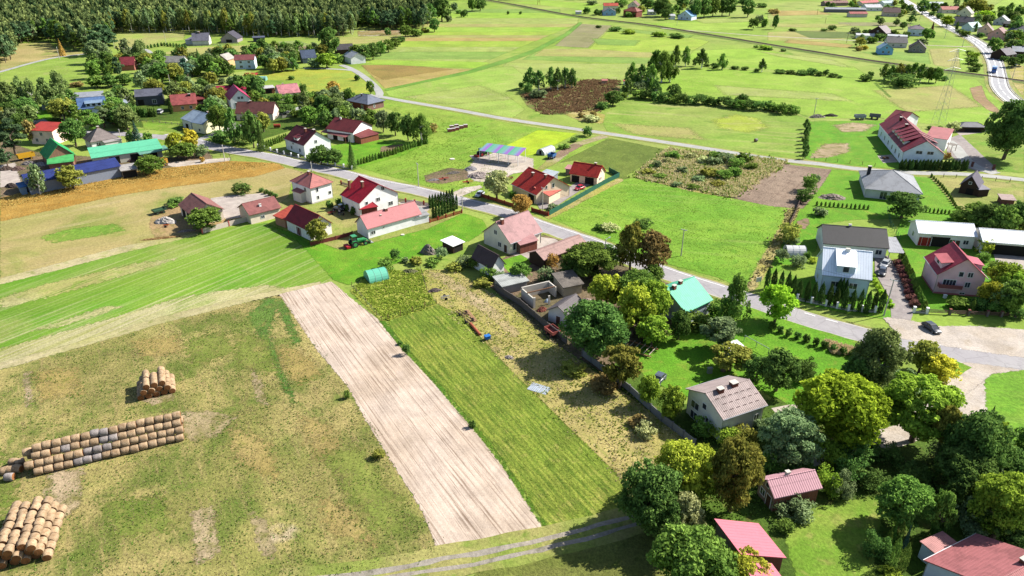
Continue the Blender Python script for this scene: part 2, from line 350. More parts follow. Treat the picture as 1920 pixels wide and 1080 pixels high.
sh("field", [(950, 118), (1210, 120), (1190, 150), (1130, 150), (930, 138)], M_f[1], 1.1, .6, 8)
sh("field", [(722, 172), (900, 130), (960, 124), (1000, 155), (945, 175), (985, 205), (960, 222), (830, 196), (730, 180)], fmat("field_sweep", G(158, 204, 74), G(170, 204, 90), G(182, 204, 104), gdir((740, 178), (930, 150)), G(190, 206, 110), .4), 1.3, .4, 6)
sh("field", [(1300, 95), (1420, 90), (1600, 125), (1640, 150), (1500, 135), (1330, 120), (1290, 110)], M_f[0], 1.2, .6, 8)
sh("meadow", [(1240, 150), (1290, 125), (1640, 150), (1830, 148), (1890, 205), (1920, 240), (1800, 240), (1660, 222), (1540, 222), (1480, 210), (1330, 185), (1235, 172)], fmat("meadow_bright", G(150, 200, 52), G(160, 204, 66), G(176, 206, 88), gdir((1240, 160), (1500, 180)), G(180, 208, 84), .3), 1.3, .5, 8)
sh("meadow", [(1180, 183), (1235, 186), (1340, 200), (1495, 216), (1520, 225), (1505, 292), (1300, 275), (1140, 250), (1125, 220)], M_green2, 1.5, .5, 6)
sh("meadow", [(1340, 225), (1380, 215), (1420, 222), (1440, 240), (1400, 248), (1350, 240)], fmat("meadow_patch", G(178, 206, 60), G(172, 200, 70), G(196, 208, 110)), 1.8, 8, 3)
sh("fallow_field", [(975, 178), (1010, 165), (1110, 148), (1165, 152), (1160, 175), (1120, 210), (1075, 215), (1020, 215), (990, 200)], M_fallow, 1.8, 1.2, 4)
sh("reed_verge", [(1060, 215), (1090, 205), (1135, 215), (1130, 232), (1090, 228)], M_weeds, 2.2, 1, 4)
sh("path", [(945, 112), (1000, 93), (1060, 62), (1086, 42), (1092, 43), (1066, 66), (1005, 98), (950, 118), (880, 138), (790, 156), (722, 171), (722, 167), (790, 152), (876, 133)], fmat("path_grass", G(116, 176, 56), G(130, 184, 66)), 2.4, .4, 8)
# --- beyond the railway, right
sh("field", [(1010, 0), (1130, 8), (1100, 18), (960, 5)], M_f[0], 1, .5, 20)
sh("field", [(1220, 44), (1400, 38), (1440, 30), (1440, 46), (1400, 56), (1290, 58)], M_f[0], 1, .5, 10)
sh("field", [(1440, 18), (1530, 18), (1560, 28), (1540, 34), (1440, 36)], M_f[1], 1, .5, 10)
sh("field", [(1440, 60), (1560, 56), (1600, 70), (1560, 78), (1440, 76)], M_f[2], 1, .5, 10)
sh("field", [(1570, 42), (1700, 42), (1710, 50), (1580, 48)], M_f[6], 1.4, .5, 10)
sh("field", [(1486, 58), (1600, 60), (1610, 72), (1520, 72)], fmat("field_dark", G(112, 140, 62), G(126, 150, 70)), 1.4, .5, 8)
sh("field", [(1610, 97), (1740, 97), (1745, 121), (1660, 108)], M_f[3], 1.4, .5, 8)
sh("field", [(1742, 92), (1797, 90), (1801, 130), (1752, 122)], fmat("field_stubble", G(190, 192, 112), G(180, 188, 100), G(200, 196, 128), gdir((1750, 122), (1745, 92)), G(160, 170, 90), 1), 1.6, .5, 6)
sh("field", [(1797, 90), (1812, 90), (1816, 132), (1801, 130)], M_f[0], 1.6, .5, 6)
sh("field", [(1880, 0), (1920, 0), (1920, 40), (1850, 20)], M_f[0], 1, .5, 10)
sh("bank", [(1818, 165), (1840, 160), (1850, 185), (1872, 205), (1888, 222), (1850, 205), (1825, 185)], gmat("bank_soil", G(186, 156, 120), G(170, 140, 104), G(150, 160, 70), fine=.8, mid=.4, contrast=(.7, 1.25)), 2, 1, 4)
sh("verge", [(1900, 118), (1920, 125), (1920, 185), (1905, 165), (1888, 140)], M_weeds, 1.6, .6, 5)
for i, q in enumerate(([(1440, 20), (1530, 20), (1560, 27), (1450, 30)], [(1300, 36), (1390, 34), (1420, 40), (1320, 44)], [(1450, 44), (1600, 46), (1560, 52), (1445, 50)], [(1150, 52), (1300, 66), (1290, 72), (1140, 56)], [(1480, 74), (1600, 84), (1590, 90), (1470, 80)], [(1420, 96), (1560, 112), (1600, 128), (1460, 106)], [(1340, 160), (1560, 176), (1600, 190), (1360, 178)], [(1640, 170), (1780, 160), (1840, 200), (1700, 210)], [(1150, 232), (1290, 240), (1320, 262), (1190, 252)], [(760, 182), (900, 160), (960, 186), (840, 196)], [(1110, 72), (1200, 76), (1190, 86), (1120, 84)])):
    sh("field_stripe", q, M_f[[4, 1, 2, 3, 4, 1, 1, 2, 2, 1, 3][i]], 2.1, 6, 8)
sh("field_furrow", [(1637, 155), (1642, 155), (1672, 182), (1668, 184)], M_ditch, 2.2, .3)
# --- top left
sh("clearing", [(24, 83), (90, 78), (105, 92), (170, 100), (100, 112), (40, 120), (0, 135), (0, 108)], M_tan, 1, 1, 8)
sh("meadow", [(0, 140), (60, 118), (120, 106), (165, 104), (175, 150), (120, 158), (60, 170), (0, 175)], fmat("meadow_left", G(160, 196, 74), G(146, 188, 66), G(176, 196, 104)), 1.2, 1, 8)
sh("meadow", [(213, 63), (346, 60), (345, 75), (300, 82), (262, 90), (215, 92)], fmat("meadow_clearing", G(170, 200, 86), G(184, 192, 112), G(196, 186, 120)), 1.2, .6, 8)
sh("field", [(300, 100), (350, 90), (480, 84), (545, 78), (560, 110), (500, 118), (470, 108), (380, 110)], fmat("field_straw_left", G(186, 194, 108), G(200, 190, 118), G(160, 190, 84)), 1.2, .6, 8)
sh("field", [(630, 70), (770, 66), (755, 78), (640, 84)], M_f[2], 1.6, .6, 8)
sh("field", [(520, 78), (560, 76), (602, 92), (596, 100), (540, 98)], fmat("allotment", G(150, 180, 96), G(166, 186, 110)), 1.7, .6, 8)
sh("soil", [(540, 88), (575, 87), (572, 97), (548, 97)], M_soil, 2, .6, 6)
sh("field", [(670, 58), (750, 56), (752, 66), (672, 69)], gmat("field_rust", G(176, 150, 110), G(150, 140, 80), G(200, 190, 170), fine=.5, mid=.1), 1.5, .6, 8)
sh("meadow", [(480, 138), (560, 130), (655, 130), (695, 160), (700, 172), (590, 185), (560, 150), (490, 150)], fmat("meadow_flower", G(176, 196, 60), G(160, 192, 66), G(196, 190, 76)), 1.5, .6, 5)
sh("meadow", [(128, 165), (250, 152), (320, 150), (400, 152), (395, 165), (255, 172), (180, 182), (125, 190)], fmat("meadow_village", G(150, 188, 66), G(170, 196, 90), G(136, 176, 58)), 1.5, .6, 6)
sh("meadow", [(345, 150), (410, 140), (470, 132), (480, 150), (420, 160), (350, 165)], M_f[1], 1.6, .6, 6)
# --- centre
sh("meadow", [(690, 190), (722, 186), (960, 232), (1120, 258), (1140, 262), (1050, 305), (960, 318), (900, 372), (780, 345), (700, 322), (668, 312), (760, 275), (820, 240), (730, 205)],
   gmat("meadow_middle", G(140, 192, 52), G(158, 196, 66), G(124, 178, 42), rows=gdir((760, 300), (940, 250)), rowcol=G(168, 194, 84), row_scale=.4, along=.05, big=.03, mid=.2, fine=1.2, contrast=(.68, 1.28), bump=.6), 1, .5)
sh("mustard_field", [(943, 276), (1008, 244), (1082, 250), (1040, 272), (1010, 290), (985, 292)], M_lime, 2, .6)
sh("field", [(1048, 306), (1142, 259), (1252, 281), (1225, 300), (1172, 330), (1190, 337), (1165, 345), (1140, 318), (1080, 300)], M_olive, 1.5, .6)
sh("path", [(1028, 298), (1075, 268), (1130, 253), (1142, 257), (1080, 276), (1045, 305), (1020, 318), (1005, 320)], gmat("dirt_path", G(196, 180, 150), G(170, 176, 90), G(140, 170, 60), fine=1.4, mid=.3, contrast=(.7, 1.2)), 2.2, .5)
sh("soil", [(1045, 285), (1075, 270), (1095, 272), (1050, 296), (1035, 296)], M_soil, 2.4, .5)
sh("waste_ground", [(1190, 332), (1225, 300), (1254, 279), (1330, 285), (1425, 297), (1478, 303), (1420, 345), (1375, 372), (1300, 360), (1230, 342)], M_weeds, 2, 1)
sh("ploughed_plot", [(1374, 372), (1455, 306), (1560, 318), (1545, 342), (1505, 392), (1440, 386)], M_dark, 2.3, .6)
sh("meadow", [(1026, 407), (1165, 337), (1188, 334), (1235, 345), (1375, 373), (1480, 392), (1474, 420), (1418, 498), (1395, 545), (1352, 522), (1242, 492), (1130, 448)], M_green, 1.7, .5)
sh("meadow_edge", [(1018, 406), (1160, 334), (1170, 338), (1030, 412)], M_weeds, 2.1, .5)
sh("waste_verge", [(1478, 392), (1500, 392), (1480, 430), (1440, 505), (1415, 545), (1398, 545), (1425, 490), (1466, 420)], M_weeds, 2.3, 1)
sh("garden", [(1500, 325), (1560, 318), (1615, 322), (1700, 330), (1760, 335), (1810, 400), (1800, 415), (1700, 410), (1600, 412), (1540, 420), (1530, 470), (1440, 520), (1430, 530), (1480, 420), (1500, 390)], M_lawn, 1.5, .4)
sh("garden", [(1740, 330), (1800, 333), (1920, 345), (1920, 415), (1830, 408), (1800, 400), (1760, 350)], M_lawn3, 2, .4)
sh("garden", [(1690, 405), (1840, 412), (1920, 470), (1920, 590), (1740, 585), (1700, 520), (1680, 440)], M_lawn, 2, .4)
sh("garden_soil", [(1495, 415), (1515, 408), (1518, 420), (1508, 430), (1492, 424)], M_soil, 2.5, .5)
sh("lawn", [(1440, 525), (1535, 520), (1600, 545), (1660, 560), (1680, 600), (1590, 590), (1500, 568), (1440, 545)], M_lawn, 2.2, .3)
sh("sand_patch", [(1518, 296), (1545, 270), (1590, 268), (1592, 285), (1550, 296)], M_straw, 2, 3)
sh("sand_patch", [(1562, 235), (1600, 230), (1642, 234), (1620, 246), (1580, 248)], M_straw, 2, 3.5)
sh("meadow", [(1512, 228), (1660, 226), (1690, 300), (1700, 318), (1600, 312), (1510, 298)], M_lawn, 1.6, .5)
sh("garden", [(1780, 245), (1870, 245), (1920, 280), (1920, 325), (1860, 320), (1800, 290)], M_lawn2, 1.6, .5)
sh("car_park", [(1772, 262), (1800, 252), (1864, 312), (1870, 322), (1835, 322), (1805, 312), (1775, 285)], M_drive, 2.5, .1)
sh("paving", [(1790, 246), (1850, 240), (1852, 248), (1800, 254)], M_paver, 2.8, .1)
sh("terrace", [(1645, 292), (1672, 290), (1684, 304), (1656, 306)], M_paver, 2.8, .1)
# --- village strip along the street (left)
sh("meadow", [(430, 305), (520, 308), (590, 325), (680, 345), (560, 345), (500, 325)], M_lawn3, 1.8, .4)
sh("garden", [(560, 340), (660, 345), (740, 375), (870, 400), (800, 430), (640, 470), (560, 440), (500, 400), (540, 370)], M_lawn3, 2.2, .3)
sh("garden", [(560, 300), (610, 275), (700, 262), (800, 268), (760, 290), (680, 312)], M_lawn, 2.2, .3)
sh("garden", [(190, 285), (300, 250), (480, 270), (400, 285), (330, 290)], M_lawn2, 1.6, .4)
sh("garden_soil", [(715, 275), (758, 270), (745, 282), (712, 286)], M_soil, 2.6, .4)
sh("village_ground", [(0, 205), (130, 195), (300, 190), (480, 160), (560, 200), (620, 215), (560, 240), (480, 265), (350, 248), (200, 232), (0, 240)], M_orchard, 1.3, .6, 5)
sh("garden", [(265, 225), (338, 228), (330, 248), (270, 242)], M_lawn2, 2, .4)
sh("garden", [(0, 212), (90, 205), (100, 225), (40, 232), (0, 235)], M_lawn, 2, .4)
sh("yard", [(0, 262), (70, 285), (240, 300), (320, 296), (390, 282), (400, 300), (300, 318), (220, 332), (60, 365), (0, 378)], M_yard, 1.7, .5)
sh("yard_paving", [(0, 310), (28, 305), (40, 345), (0, 352)], M_paver, 2.2, .4)
sh("yard_paving", [(300, 306), (400, 298), (430, 296), (432, 302), (330, 314)], M_gravel, 2.4, .4)
sh("golden_strip", [(0, 371), (80, 352), (225, 325), (430, 302), (520, 306), (535, 315), (480, 331), (330, 350), (225, 366), (80, 398), (0, 416)], M_gold, 2.5, .6)
sh("dry_meadow", [(0, 414), (80, 397), (225, 366), (330, 350), (480, 330), (535, 314), (580, 326), (545, 345), (540, 380), (500, 395), (400, 430), (370, 437), (230, 465), (110, 497), (0, 527)], M_tan, 2, .6)
sh("green_patch", [(75, 445), (130, 430), (215, 420), (235, 432), (170, 445), (100, 456)], gmat("green_patch_grass", G(150, 178, 70), G(126, 176, 54), G(180, 186, 96), fine=1.4), 2.3, 2)
SP = gmat("sparse_streak", G(186, 190, 110), G(206, 200, 146), G(150, 180, 70), rows=dF2, rowcol=G(120, 170, 46), row_scale=1.3, along=.012, row_amt=(.48, .62), fine=1.8, contrast=(.7, 1.25))
sh("sprouting_field", [(-60, 540), (0, 524), (110, 496), (230, 464), (370, 436), (500, 418), (560, 450), (625, 520), (600, 535), (520, 551), (420, 575), (300, 605), (130, 655), (0, 692), (-60, 708)], M_stripe, 2.4, .4)
sh("stubble_edge", [(-60, 538), (0, 522), (110, 494), (230, 462), (370, 436), (372, 441), (240, 472), (120, 504), (0, 534), (-60, 550)], M_stripe_edge, 2.7, .5)
sh("stubble_edge", [(-60, 700), (0, 682), (130, 646), (300, 595), (420, 566), (520, 544), (600, 528), (602, 536), (522, 553), (422, 577), (302, 607), (132, 657), (0, 694), (-60, 712)], M_stripe_edge, 2.7, .5)
sh("sparse_crop", [(-60, 668), (0, 655), (200, 600), (330, 560), (420, 545), (500, 535), (540, 542), (420, 573), (300, 603), (130, 650), (-60, 704)], gmat("sparse_crop", G(176, 186, 98), G(206, 200, 146), G(140, 176, 58), rows=dF2, rowcol=G(216, 206, 164), row_scale=1.3, along=.012, row_amt=(.45, .6), big=.03, mid=.06, fine=1.8, contrast=(.7, 1.25)), 2.55, 2.2)
sh("sparse_crop", [(0, 560), (80, 535), (250, 495), (330, 485), (240, 515), (100, 555), (0, 580)], SP, 2.56, 2.4)
sh("sparse_crop", [(60, 620), (200, 575), (230, 575), (120, 612)], SP, 2.57, 2)
sh("grass_strip", [(500, 420), (640, 470), (700, 455), (800, 430), (870, 400), (905, 412), (915, 430), (880, 452), (830, 462), (790, 480), (740, 495), (700, 515), (655, 535), (625, 525), (560, 455)], M_lawn, 2.8, .5)
sh("yard_concrete", [(395, 372), (440, 366), (500, 362), (515, 375), (500, 400), (452, 408), (425, 412), (400, 395)], M_paver, 3, .2)
sh("yard", [(285, 400), (340, 385), (400, 400), (440, 415), (400, 432), (340, 442), (290, 445), (280, 425)], gmat("bare_yard", G(190, 160, 116), G(176, 156, 106), G(150, 152, 76), fine=1.6, mid=.3), 2.6, 1)
# --- foreground
sh("rough_meadow", [(-120, 745), (0, 694), (130, 657), (300, 606), (420, 577), (527, 553), (597, 660), (652, 725), (687, 790), (730, 860), (762, 910), (792, 960), (827, 1044), (700, 1078), (560, 1110), (-150, 1300)], M_rough, 2.2, .3)
sh("weedy_patch", [(465, 590), (500, 560), (530, 560), (565, 640), (552, 645), (520, 580), (505, 620), (530, 690), (556, 760), (548, 760), (520, 700), (490, 640)], M_rough2, 2.6, 1.8, 2)
sh("bare_ground", [(330, 775), (400, 770), (440, 785), (400, 820), (370, 830), (345, 815)], M_straw, 2.7, 1.6, 2)
sh("bare_ground", [(95, 885), (155, 880), (150, 950), (120, 975), (80, 945)], M_straw, 2.7, 1.6, 2)
sh("bare_ground", [(265, 750), (320, 735), (328, 750), (285, 760)], M_straw, 2.8, .8, 2)
M_bp = gmat("brown_grass", G(186, 166, 100), G(190, 170, 108), G(160, 156, 80), fine=2.2, contrast=(.6, 1.3))
for q in ([(520, 650), (560, 655), (600, 700), (560, 720), (530, 690)], [(560, 780), (620, 800), (640, 860), (600, 870)], [(430, 800), (500, 830), (520, 900), (450, 870)], [(250, 640), (330, 630), (340, 660), (270, 670)], [(60, 700), (140, 690), (150, 740), (80, 750)], [(600, 930), (660, 960), (700, 1020), (620, 1000)]): sh("brown_patch", q, M_bp, 2.65, 4)
M_gp = gmat("green_grass_patch", G(128, 156, 58), G(148, 166, 72), G(170, 170, 90), fine=2.2, contrast=(.6, 1.3))
for q in ([(600, 850), (680, 840), (740, 930), (770, 1000), (700, 990)], [(440, 620), (500, 640), (520, 700), (450, 690)], [(0, 850), (30, 880), (20, 980), (0, 1000)], [(200, 940), (300, 930), (330, 990), (220, 1010)], [(350, 640), (420, 620), (440, 660), (360, 690)]): sh("green_patch", q, M_gp, 2.66, 4)
for q in ([(360, 960), (400, 950), (410, 1040), (370, 1060)], [(470, 690), (490, 720), (500, 760), (480, 750)], [(45, 700), (54, 698), (62, 760), (50, 762)], [(470, 960), (500, 980), (520, 1050), (490, 1040)]): sh("bare_ground", q, M_straw, 2.7, 1.2)
sh("ploughed_field", [(524, 552), (622, 528), (655, 557), (710, 600), (745, 645), (775, 677), (812, 717), (850, 762), (890, 808), (935, 865), (960, 902), (1026, 1002), (930, 1022), (860, 1042), (827, 1044), (792, 960), (762, 910), (730, 860), (687, 790), (652, 725), (597, 660)], M_plough, 3, .3, 2)
sh("row_crop", [(727, 604), (820, 571), (862, 590), (962, 700), (1090, 825), (1168, 900), (1178, 955), (1130, 985), (1035, 1006), (968, 902), (943, 865), (898, 808), (858, 762), (820, 717), (783, 677), (753, 645)], M_crop, 2.9, .5, 2)
sh("field_edge", [(710, 601), (722, 602), (753, 643), (783, 675), (820, 715), (859, 761), (900, 807), (945, 864), (970, 901), (1036, 1004), (1027, 1003), (961, 903), (936, 866), (891, 809), (851, 763), (813, 718), (776, 678), (746, 646)], M_ditch, 3.1, .4, 2)
sh("dry_strip", [(790, 507), (850, 505), (960, 575), (1032, 640), (1105, 690), (1310, 836), (1240, 885), (1230, 930), (1180, 955), (1166, 900), (1088, 824), (962, 700), (862, 590), (820, 571), (800, 545)], M_dry, 2.7, .4, 2)
sh("track", [(806, 512), (830, 512), (905, 560), (975, 625), (965, 632), (890, 575)], gmat("worn_track", G(214, 192, 150), G(196, 178, 124), G(170, 164, 84), fine=2.4, contrast=(.6, 1.3), bump=.8), 3.2, 1, 2)
sh("garden_plot", [(655, 545), (700, 512), (790, 505), (800, 545), (820, 571), (727, 602), (716, 604)], M_garden, 3, .5, 2)
sh("farmyard", [(900, 520), (1000, 440), (1130, 450), (1245, 500), (1340, 545), (1300, 600), (1190, 650), (1130, 700), (1032, 640), (960, 575)], M_yard, 3.1, .3)
sh("lawn", [(935, 490), (975, 478), (1000, 492), (990, 500), (955, 512)], M_lawn, 3.5, .2)
sh("paving", [(950, 475), (1010, 445), (1040, 448), (1060, 462), (1010, 500), (990, 486)], M_paver, 3.4, .2)
sh("lawn", [(1190, 690), (1180, 660), (1210, 640), (1300, 620), (1360, 560), (1480, 592), (1640, 645), (1690, 680), (1600, 740), (1480, 760), (1400, 720), (1290, 745), (1230, 720)], M_lawn, 3.3, .3)
sh("orchard_floor", [(1100, 690), (1190, 670), (1260, 760), (1440, 750), (1500, 740), (1660, 760), (1800, 740), (1840, 800), (1920, 860), (2050, 1000), (2050, 1200), (1240, 1200), (1220, 1000), (1180, 955), (1240, 885), (1310, 836)], M_orchard, 2.4, .5, 3)
sh("lawn", [(1470, 1000), (1500, 960), (1560, 945), (1640, 930), (1660, 960), (1640, 1020), (1640, 1100), (1500, 1110)], M_lawn2, 3.6, .3)
sh("meadow", [(1845, 705), (1880, 696), (1990, 690), (2060, 760), (1990, 870), (1900, 830), (1850, 770)], M_green, 3.6, .4)
sh("sand", [(1785, 740), (1840, 720), (1875, 735), (1850, 780), (1790, 790)], M_gravel, 3.2, 1)
sh("meadow", [(910, 1050), (1030, 1020), (1180, 990), (1260, 1010), (1260, 1200), (820, 1200)], gmat("foreground_meadow", G(132, 150, 62), G(156, 160, 86), G(110, 136, 46), fine=2.4, contrast=(.5, 1.35), bump=.9), 2.5, .4, 3)
for nm, off_, w in (("track", 0.0, 4.6),):
    strip("track_verge", [(520, 1100), (720, 1078), (830, 1052), (930, 1036), (1060, 1008), (1180, 978), (1240, 955)], 5.6, M_lawn3, .075, 2, 0, .12)
strip("track", [(520, 1092), (700, 1074), (830, 1048), (930, 1032), (1060, 1002), (1180, 970), (1240, 948)], .8, M_track, .085, 2, 0, .1)
strip("track", [(640, 1098), (760, 1078), (860, 1064), (960, 1042), (1070, 1018), (1190, 984), (1250, 962)], .65, M_track, .085, 2, 0, .1)
# --- roads
main = [(300, 255), (355, 263), (400, 275), (440, 283), (500, 293), (560, 307), (640, 325), (700, 341), (780, 357), (870, 379), (950, 400), (1010, 422), (1060, 439), (1130, 464), (1242, 510), (1350, 545), (1430, 571), (1500, 595), (1565, 614), (1650, 636), (1750, 656), (1830, 670), (1920, 680), (2020, 690)]
strip("street_verge", main, 8.6, M_lawn3, .078, 4, 0, .1)
strip("street_shoulder", main, 6.7, M_shoulder, .084, 2.5, 0, .12)
strip("street", main, 5.9, M_asph, .09, 4)
strip("street_marking", main[:-8], .1, M_white, .096, 4, 2.5)
strip("street_marking", main[-8:], .12, M_white, .096, 2, 2.5, 0, (2, 3))
west = [(60, 195), (95, 240), (115, 250), (200, 252), (255, 253), (300, 257), (355, 263)]
strip("street", [(70, 225), (95, 240), (120, 247), (200, 250), (255, 253), (300, 257), (330, 261)], 5.4, M_asph, .086, 4)
strip("lane", [(330, 262), (370, 262), (420, 245), (480, 228), (535, 212), (600, 190), (660, 182), (700, 178)], 3.6, M_asph2, .085, 4)
side = [(640, 122), (660, 132), (690, 152), (712, 172), (702, 182), (760, 190), (860, 207), (960, 225), (1120, 248), (1300, 275), (1440, 297), (1540, 308), (1600, 316), (1700, 324), (1790, 326), (1860, 331), (1960, 342)]
strip("side_road_verge", side[5:], 6.5, M_lawn3, .07, 5, 0, .2)
strip("side_road", [(640, 122), (660, 130), (685, 146), (705, 164), (712, 176), (708, 184)], 3.9, M_asph2, .088, 4)
strip("side_road", [(600, 191), (660, 183), (700, 180), (760, 190), (860, 207), (960, 225), (1120, 248), (1300, 275), (1440, 297), (1540, 308), (1600, 316), (1700, 324), (1790, 326), (1860, 331), (1960, 342)], 3.9, M_asph2, .084, 4)
strip("side_road", [(1868, 326), (1835, 316), (1810, 300), (1790, 275), (1776, 264)], 4.5, M_asph2, .086, 4)
strip("side_road", [(570, 128), (610, 129), (650, 131), (672, 134)], 3, M_asph2, .08, 4)
strip("field_road", [(-60, 150), (0, 135), (60, 118), (110, 107), (165, 101)], 3.4, M_asph2, .08, 6)
strip("field_road", [(262, 122), (272, 112), (282, 100), (268, 92), (230, 90)], 3, M_asph2, .08, 4)
strip("field_road", [(1240, 53), (1330, 60), (1440, 68), (1600, 76), (1760, 86), (1830, 88)], 2.4, M_gravel, .07, 8)
hwy = [(1660, -14), (1694, 0), (1730, 22), (1776, 50), (1820, 72), (1848, 92), (1864, 115), (1870, 140), (1876, 165), (1900, 190), (1940, 212), (2000, 240)]
strip("highway_verge", hwy, 13, M_lawn3, .06, 6, 0, .3)
strip("highway_shoulder", hwy, 9, M_shoulder, .08, 6)
strip("highway", hwy, 7.2, M_hwy, .09, 5)
strip("highway_marking", hwy, .35, M_white, .1, 5, 3.0); strip("highway_marking", hwy, .35, M_white, .1, 5, -3.0)
strip("highway_marking", hwy, .3, M_white, .1, 4, 0, 0, (12, 4))
# gravel at the right, driveways, the lane into the trees
sh("gravel_forecourt", [(1655, 595), (1700, 600), (1760, 612), (1830, 612), (1960, 622), (1960, 676), (1850, 662), (1750, 646), (1690, 636)], M_gravel, 4.3, .4, 2)
sh("driveway", [(1640, 480), (1664, 480), (1688, 505), (1712, 590), (1706, 606), (1672, 606), (1668, 560), (1640, 510)], M_drive, 4.0, .05, 3)
sh("lane", [(1770, 690), (1812, 680), (1920, 694), (1860, 702), (1835, 722), (1800, 750), (1770, 745)], M_gravel, 4.4, .3, 2)
sh("grass_island", [(1740, 690), (1790, 676), (1822, 690), (1800, 705), (1760, 712)], M_lawn, 4.6, .2, 2)
strip("lane", [(1830, 705), (1800, 730), (1760, 770), (1700, 810), (1620, 840), (1520, 860), (1440, 870)], 4.2, M_gravel, .078, 3, 0, .3)
strip("path", [(1450, 770), (1500, 760), (1545, 745), (1600, 735)], 1.2, M_gravel, .078, 3, 0, .1)
sh("driveway", [(1000, 372), (1065, 352), (1105, 328), (1135, 335), (1100, 350), (1035, 392), (1012, 392)], M_drive, 4, .1)
sh("driveway", [(842, 364), (870, 352), (900, 348), (905, 352), (880, 362), (862, 370)], M_gravel, 4, .3)
sh("building_site_ground", [(890, 300), (930, 285), (975, 292), (1000, 298), (1000, 320), (960, 326), (940, 345), (890, 340), (870, 325)], M_gravel, 2.6, 1)
sh("yard_paving", [(880, 292), (968, 288), (985, 305), (900, 312)], M_paver, 3.2, .2)
sh("dump_ground", [(795, 330), (840, 315), (875, 318), (880, 335), (830, 345), (800, 342)], M_yard, 2.6, 1)
sh("garden_path", [(742, 380), (775, 375), (812, 385), (800, 398), (770, 390)], M_paver, 3.4, .1)
sh("terrace", [(1862, 475), (1920, 480), (1920, 505), (1870, 498)], M_paver, 3.5, .1)
# --- railway
rail = [(880, -6), (960, 8), (1080, 30), (1210, 46), (1330, 65), (1440, 83), (1540, 99), (1650, 116), (1750, 129), (1850, 142), (1920, 152), (2000, 160)]
strip("railway_bank", rail, 12, gmat("railway_bank_grass", G(112, 148, 52), G(132, 156, 66), G(96, 124, 44), fine=.7, mid=.15, contrast=(.5, 1.3), bump=1), .05, 8, -3, .5)
strip("railway_ballast", rail, 4.6, gmat("ballast", G(120, 104, 92), G(134, 118, 104), G(104, 92, 84), fine=1.5, mid=.4, contrast=(.7, 1.2)), .12, 8)
# ------------------------------------------------------------ building materials
_mc = {}
def WG(c): return tuple(min(.8, x * 1.95) for x in G(*c)[:3]) + (1,)
def plaster(c, name="wall_plaster"):
    k = ("p", c)
    if k not in _mc:
        t = NT(name); g = t.n("ShaderNodeTexCoord").outputs["Object"]
        col = t.val(t.mix(t.ramp(t.noise(g, .5, 4, .6), .35, .75), WG(c), tuple(x * .84 for x in WG(c)[:3])), t.noise(g, 6, 3, .7), .9, 1.08)
        _mc[k] = t.fin(col, .9, .2)
    return _mc[k]
def brick(c, c2=(150, 140, 130)):
    k = ("b", c, c2)
    if k not in _mc:
        t = NT("wall_brick"); g = t.n("ShaderNodeTexCoord").outputs["Object"]
        b = t.n("ShaderNodeTexBrick"); b.inputs["Scale"].default_value = 2.2; t.l(g, b.inputs["Vector"])
        b.inputs["Color1"].default_value = G(*c); b.inputs["Color2"].default_value = tuple(x * .7 for x in G(*c)[:3]) + (1,); b.inputs["Mortar"].default_value = G(*c2)
        _mc[k] = t.fin(t.val(b.outputs[0], t.noise(g, 1.2, 4), .8, 1.15), .9, .2)
    return _mc[k]
def roofm(c, kind="tile", dirt=.17):
    """colours are the look in full sun; kind tile: rows across the slope; seam: sheet metal with ribs down the slope; slate: dark shingles"""
    k = ("r", c, kind)
    if k not in _mc:
        t = NT("roof_" + kind); g = t.n("ShaderNodeTexCoord").outputs["Object"]
        base = G(*c); dark = tuple(x * (1 - 2.2 * dirt) for x in base[:3])
        col = t.mix(t.ramp(t.noise(g, .45, 5, .65, .8), .4, .75), base, dark)
        sx = t.n("ShaderNodeSeparateXYZ"); t.l(g, sx.inputs[0])
        def tri(o, per):
            return t.math('ABSOLUTE', t.math('SINE', t.math('MULTIPLY', o, math.pi / per)))
        if kind == "tile":
            a = tri(sx.outputs[0], .3); b = t.math('FRACT', t.math('MULTIPLY', sx.outputs[2], 1 / .22))
            h = t.math('ADD', a, b); col = t.val(col, t.math('MULTIPLY', h, .5), .78, 1.15); t.bump(h, .5, .04); ro, sp = .65, .18
        elif kind == "seam":
            a = t.math('POWER', tri(sx.outputs[0], .55), 8.0); a = t.math('SUBTRACT', 1, a)
            a = t.ramp(tri(sx.outputs[0], .55), 0, .35)
            col = t.val(col, a, .72, 1.04); t.bump(a, .5, .04); ro, sp = .6, .18
        elif kind == "corr":
            a = tri(sx.outputs[0], .36); b = t.ramp(t.math('FRACT', t.math('MULTIPLY', sx.outputs[2], .8)), 0, .12)
            col = t.val(col, t.math('MULTIPLY', a, b), .74, 1.08); t.bump(a, .6, .06); ro, sp = .7, .15
        else:
            b = t.n("ShaderNodeTexBrick"); b.inputs["Scale"].default_value = 2.4; cx = t.n("ShaderNodeCombineXYZ")
            t.l(sx.outputs[0], cx.inputs[0]); t.l(t.math('MULTIPLY', sx.outputs[2], 1.7), cx.inputs[1]); t.l(cx.outputs[0], b.inputs["Vector"])
            b.inputs["Color1"].default_value = (1, 1, 1, 1); b.inputs["Color2"].default_value = (.72, .72, .72, 1); b.inputs["Mortar"].default_value = (.45, .45, .45, 1)
            col = t.mix(1.0, col, b.outputs[0], 'MULTIPLY'); ro, sp = .7, .25
        col = t.val(col, t.noise(g, 3, 4, .7), .86, 1.1)
        _mc[k] = t.fin(col, ro, sp)
    return _mc[k]
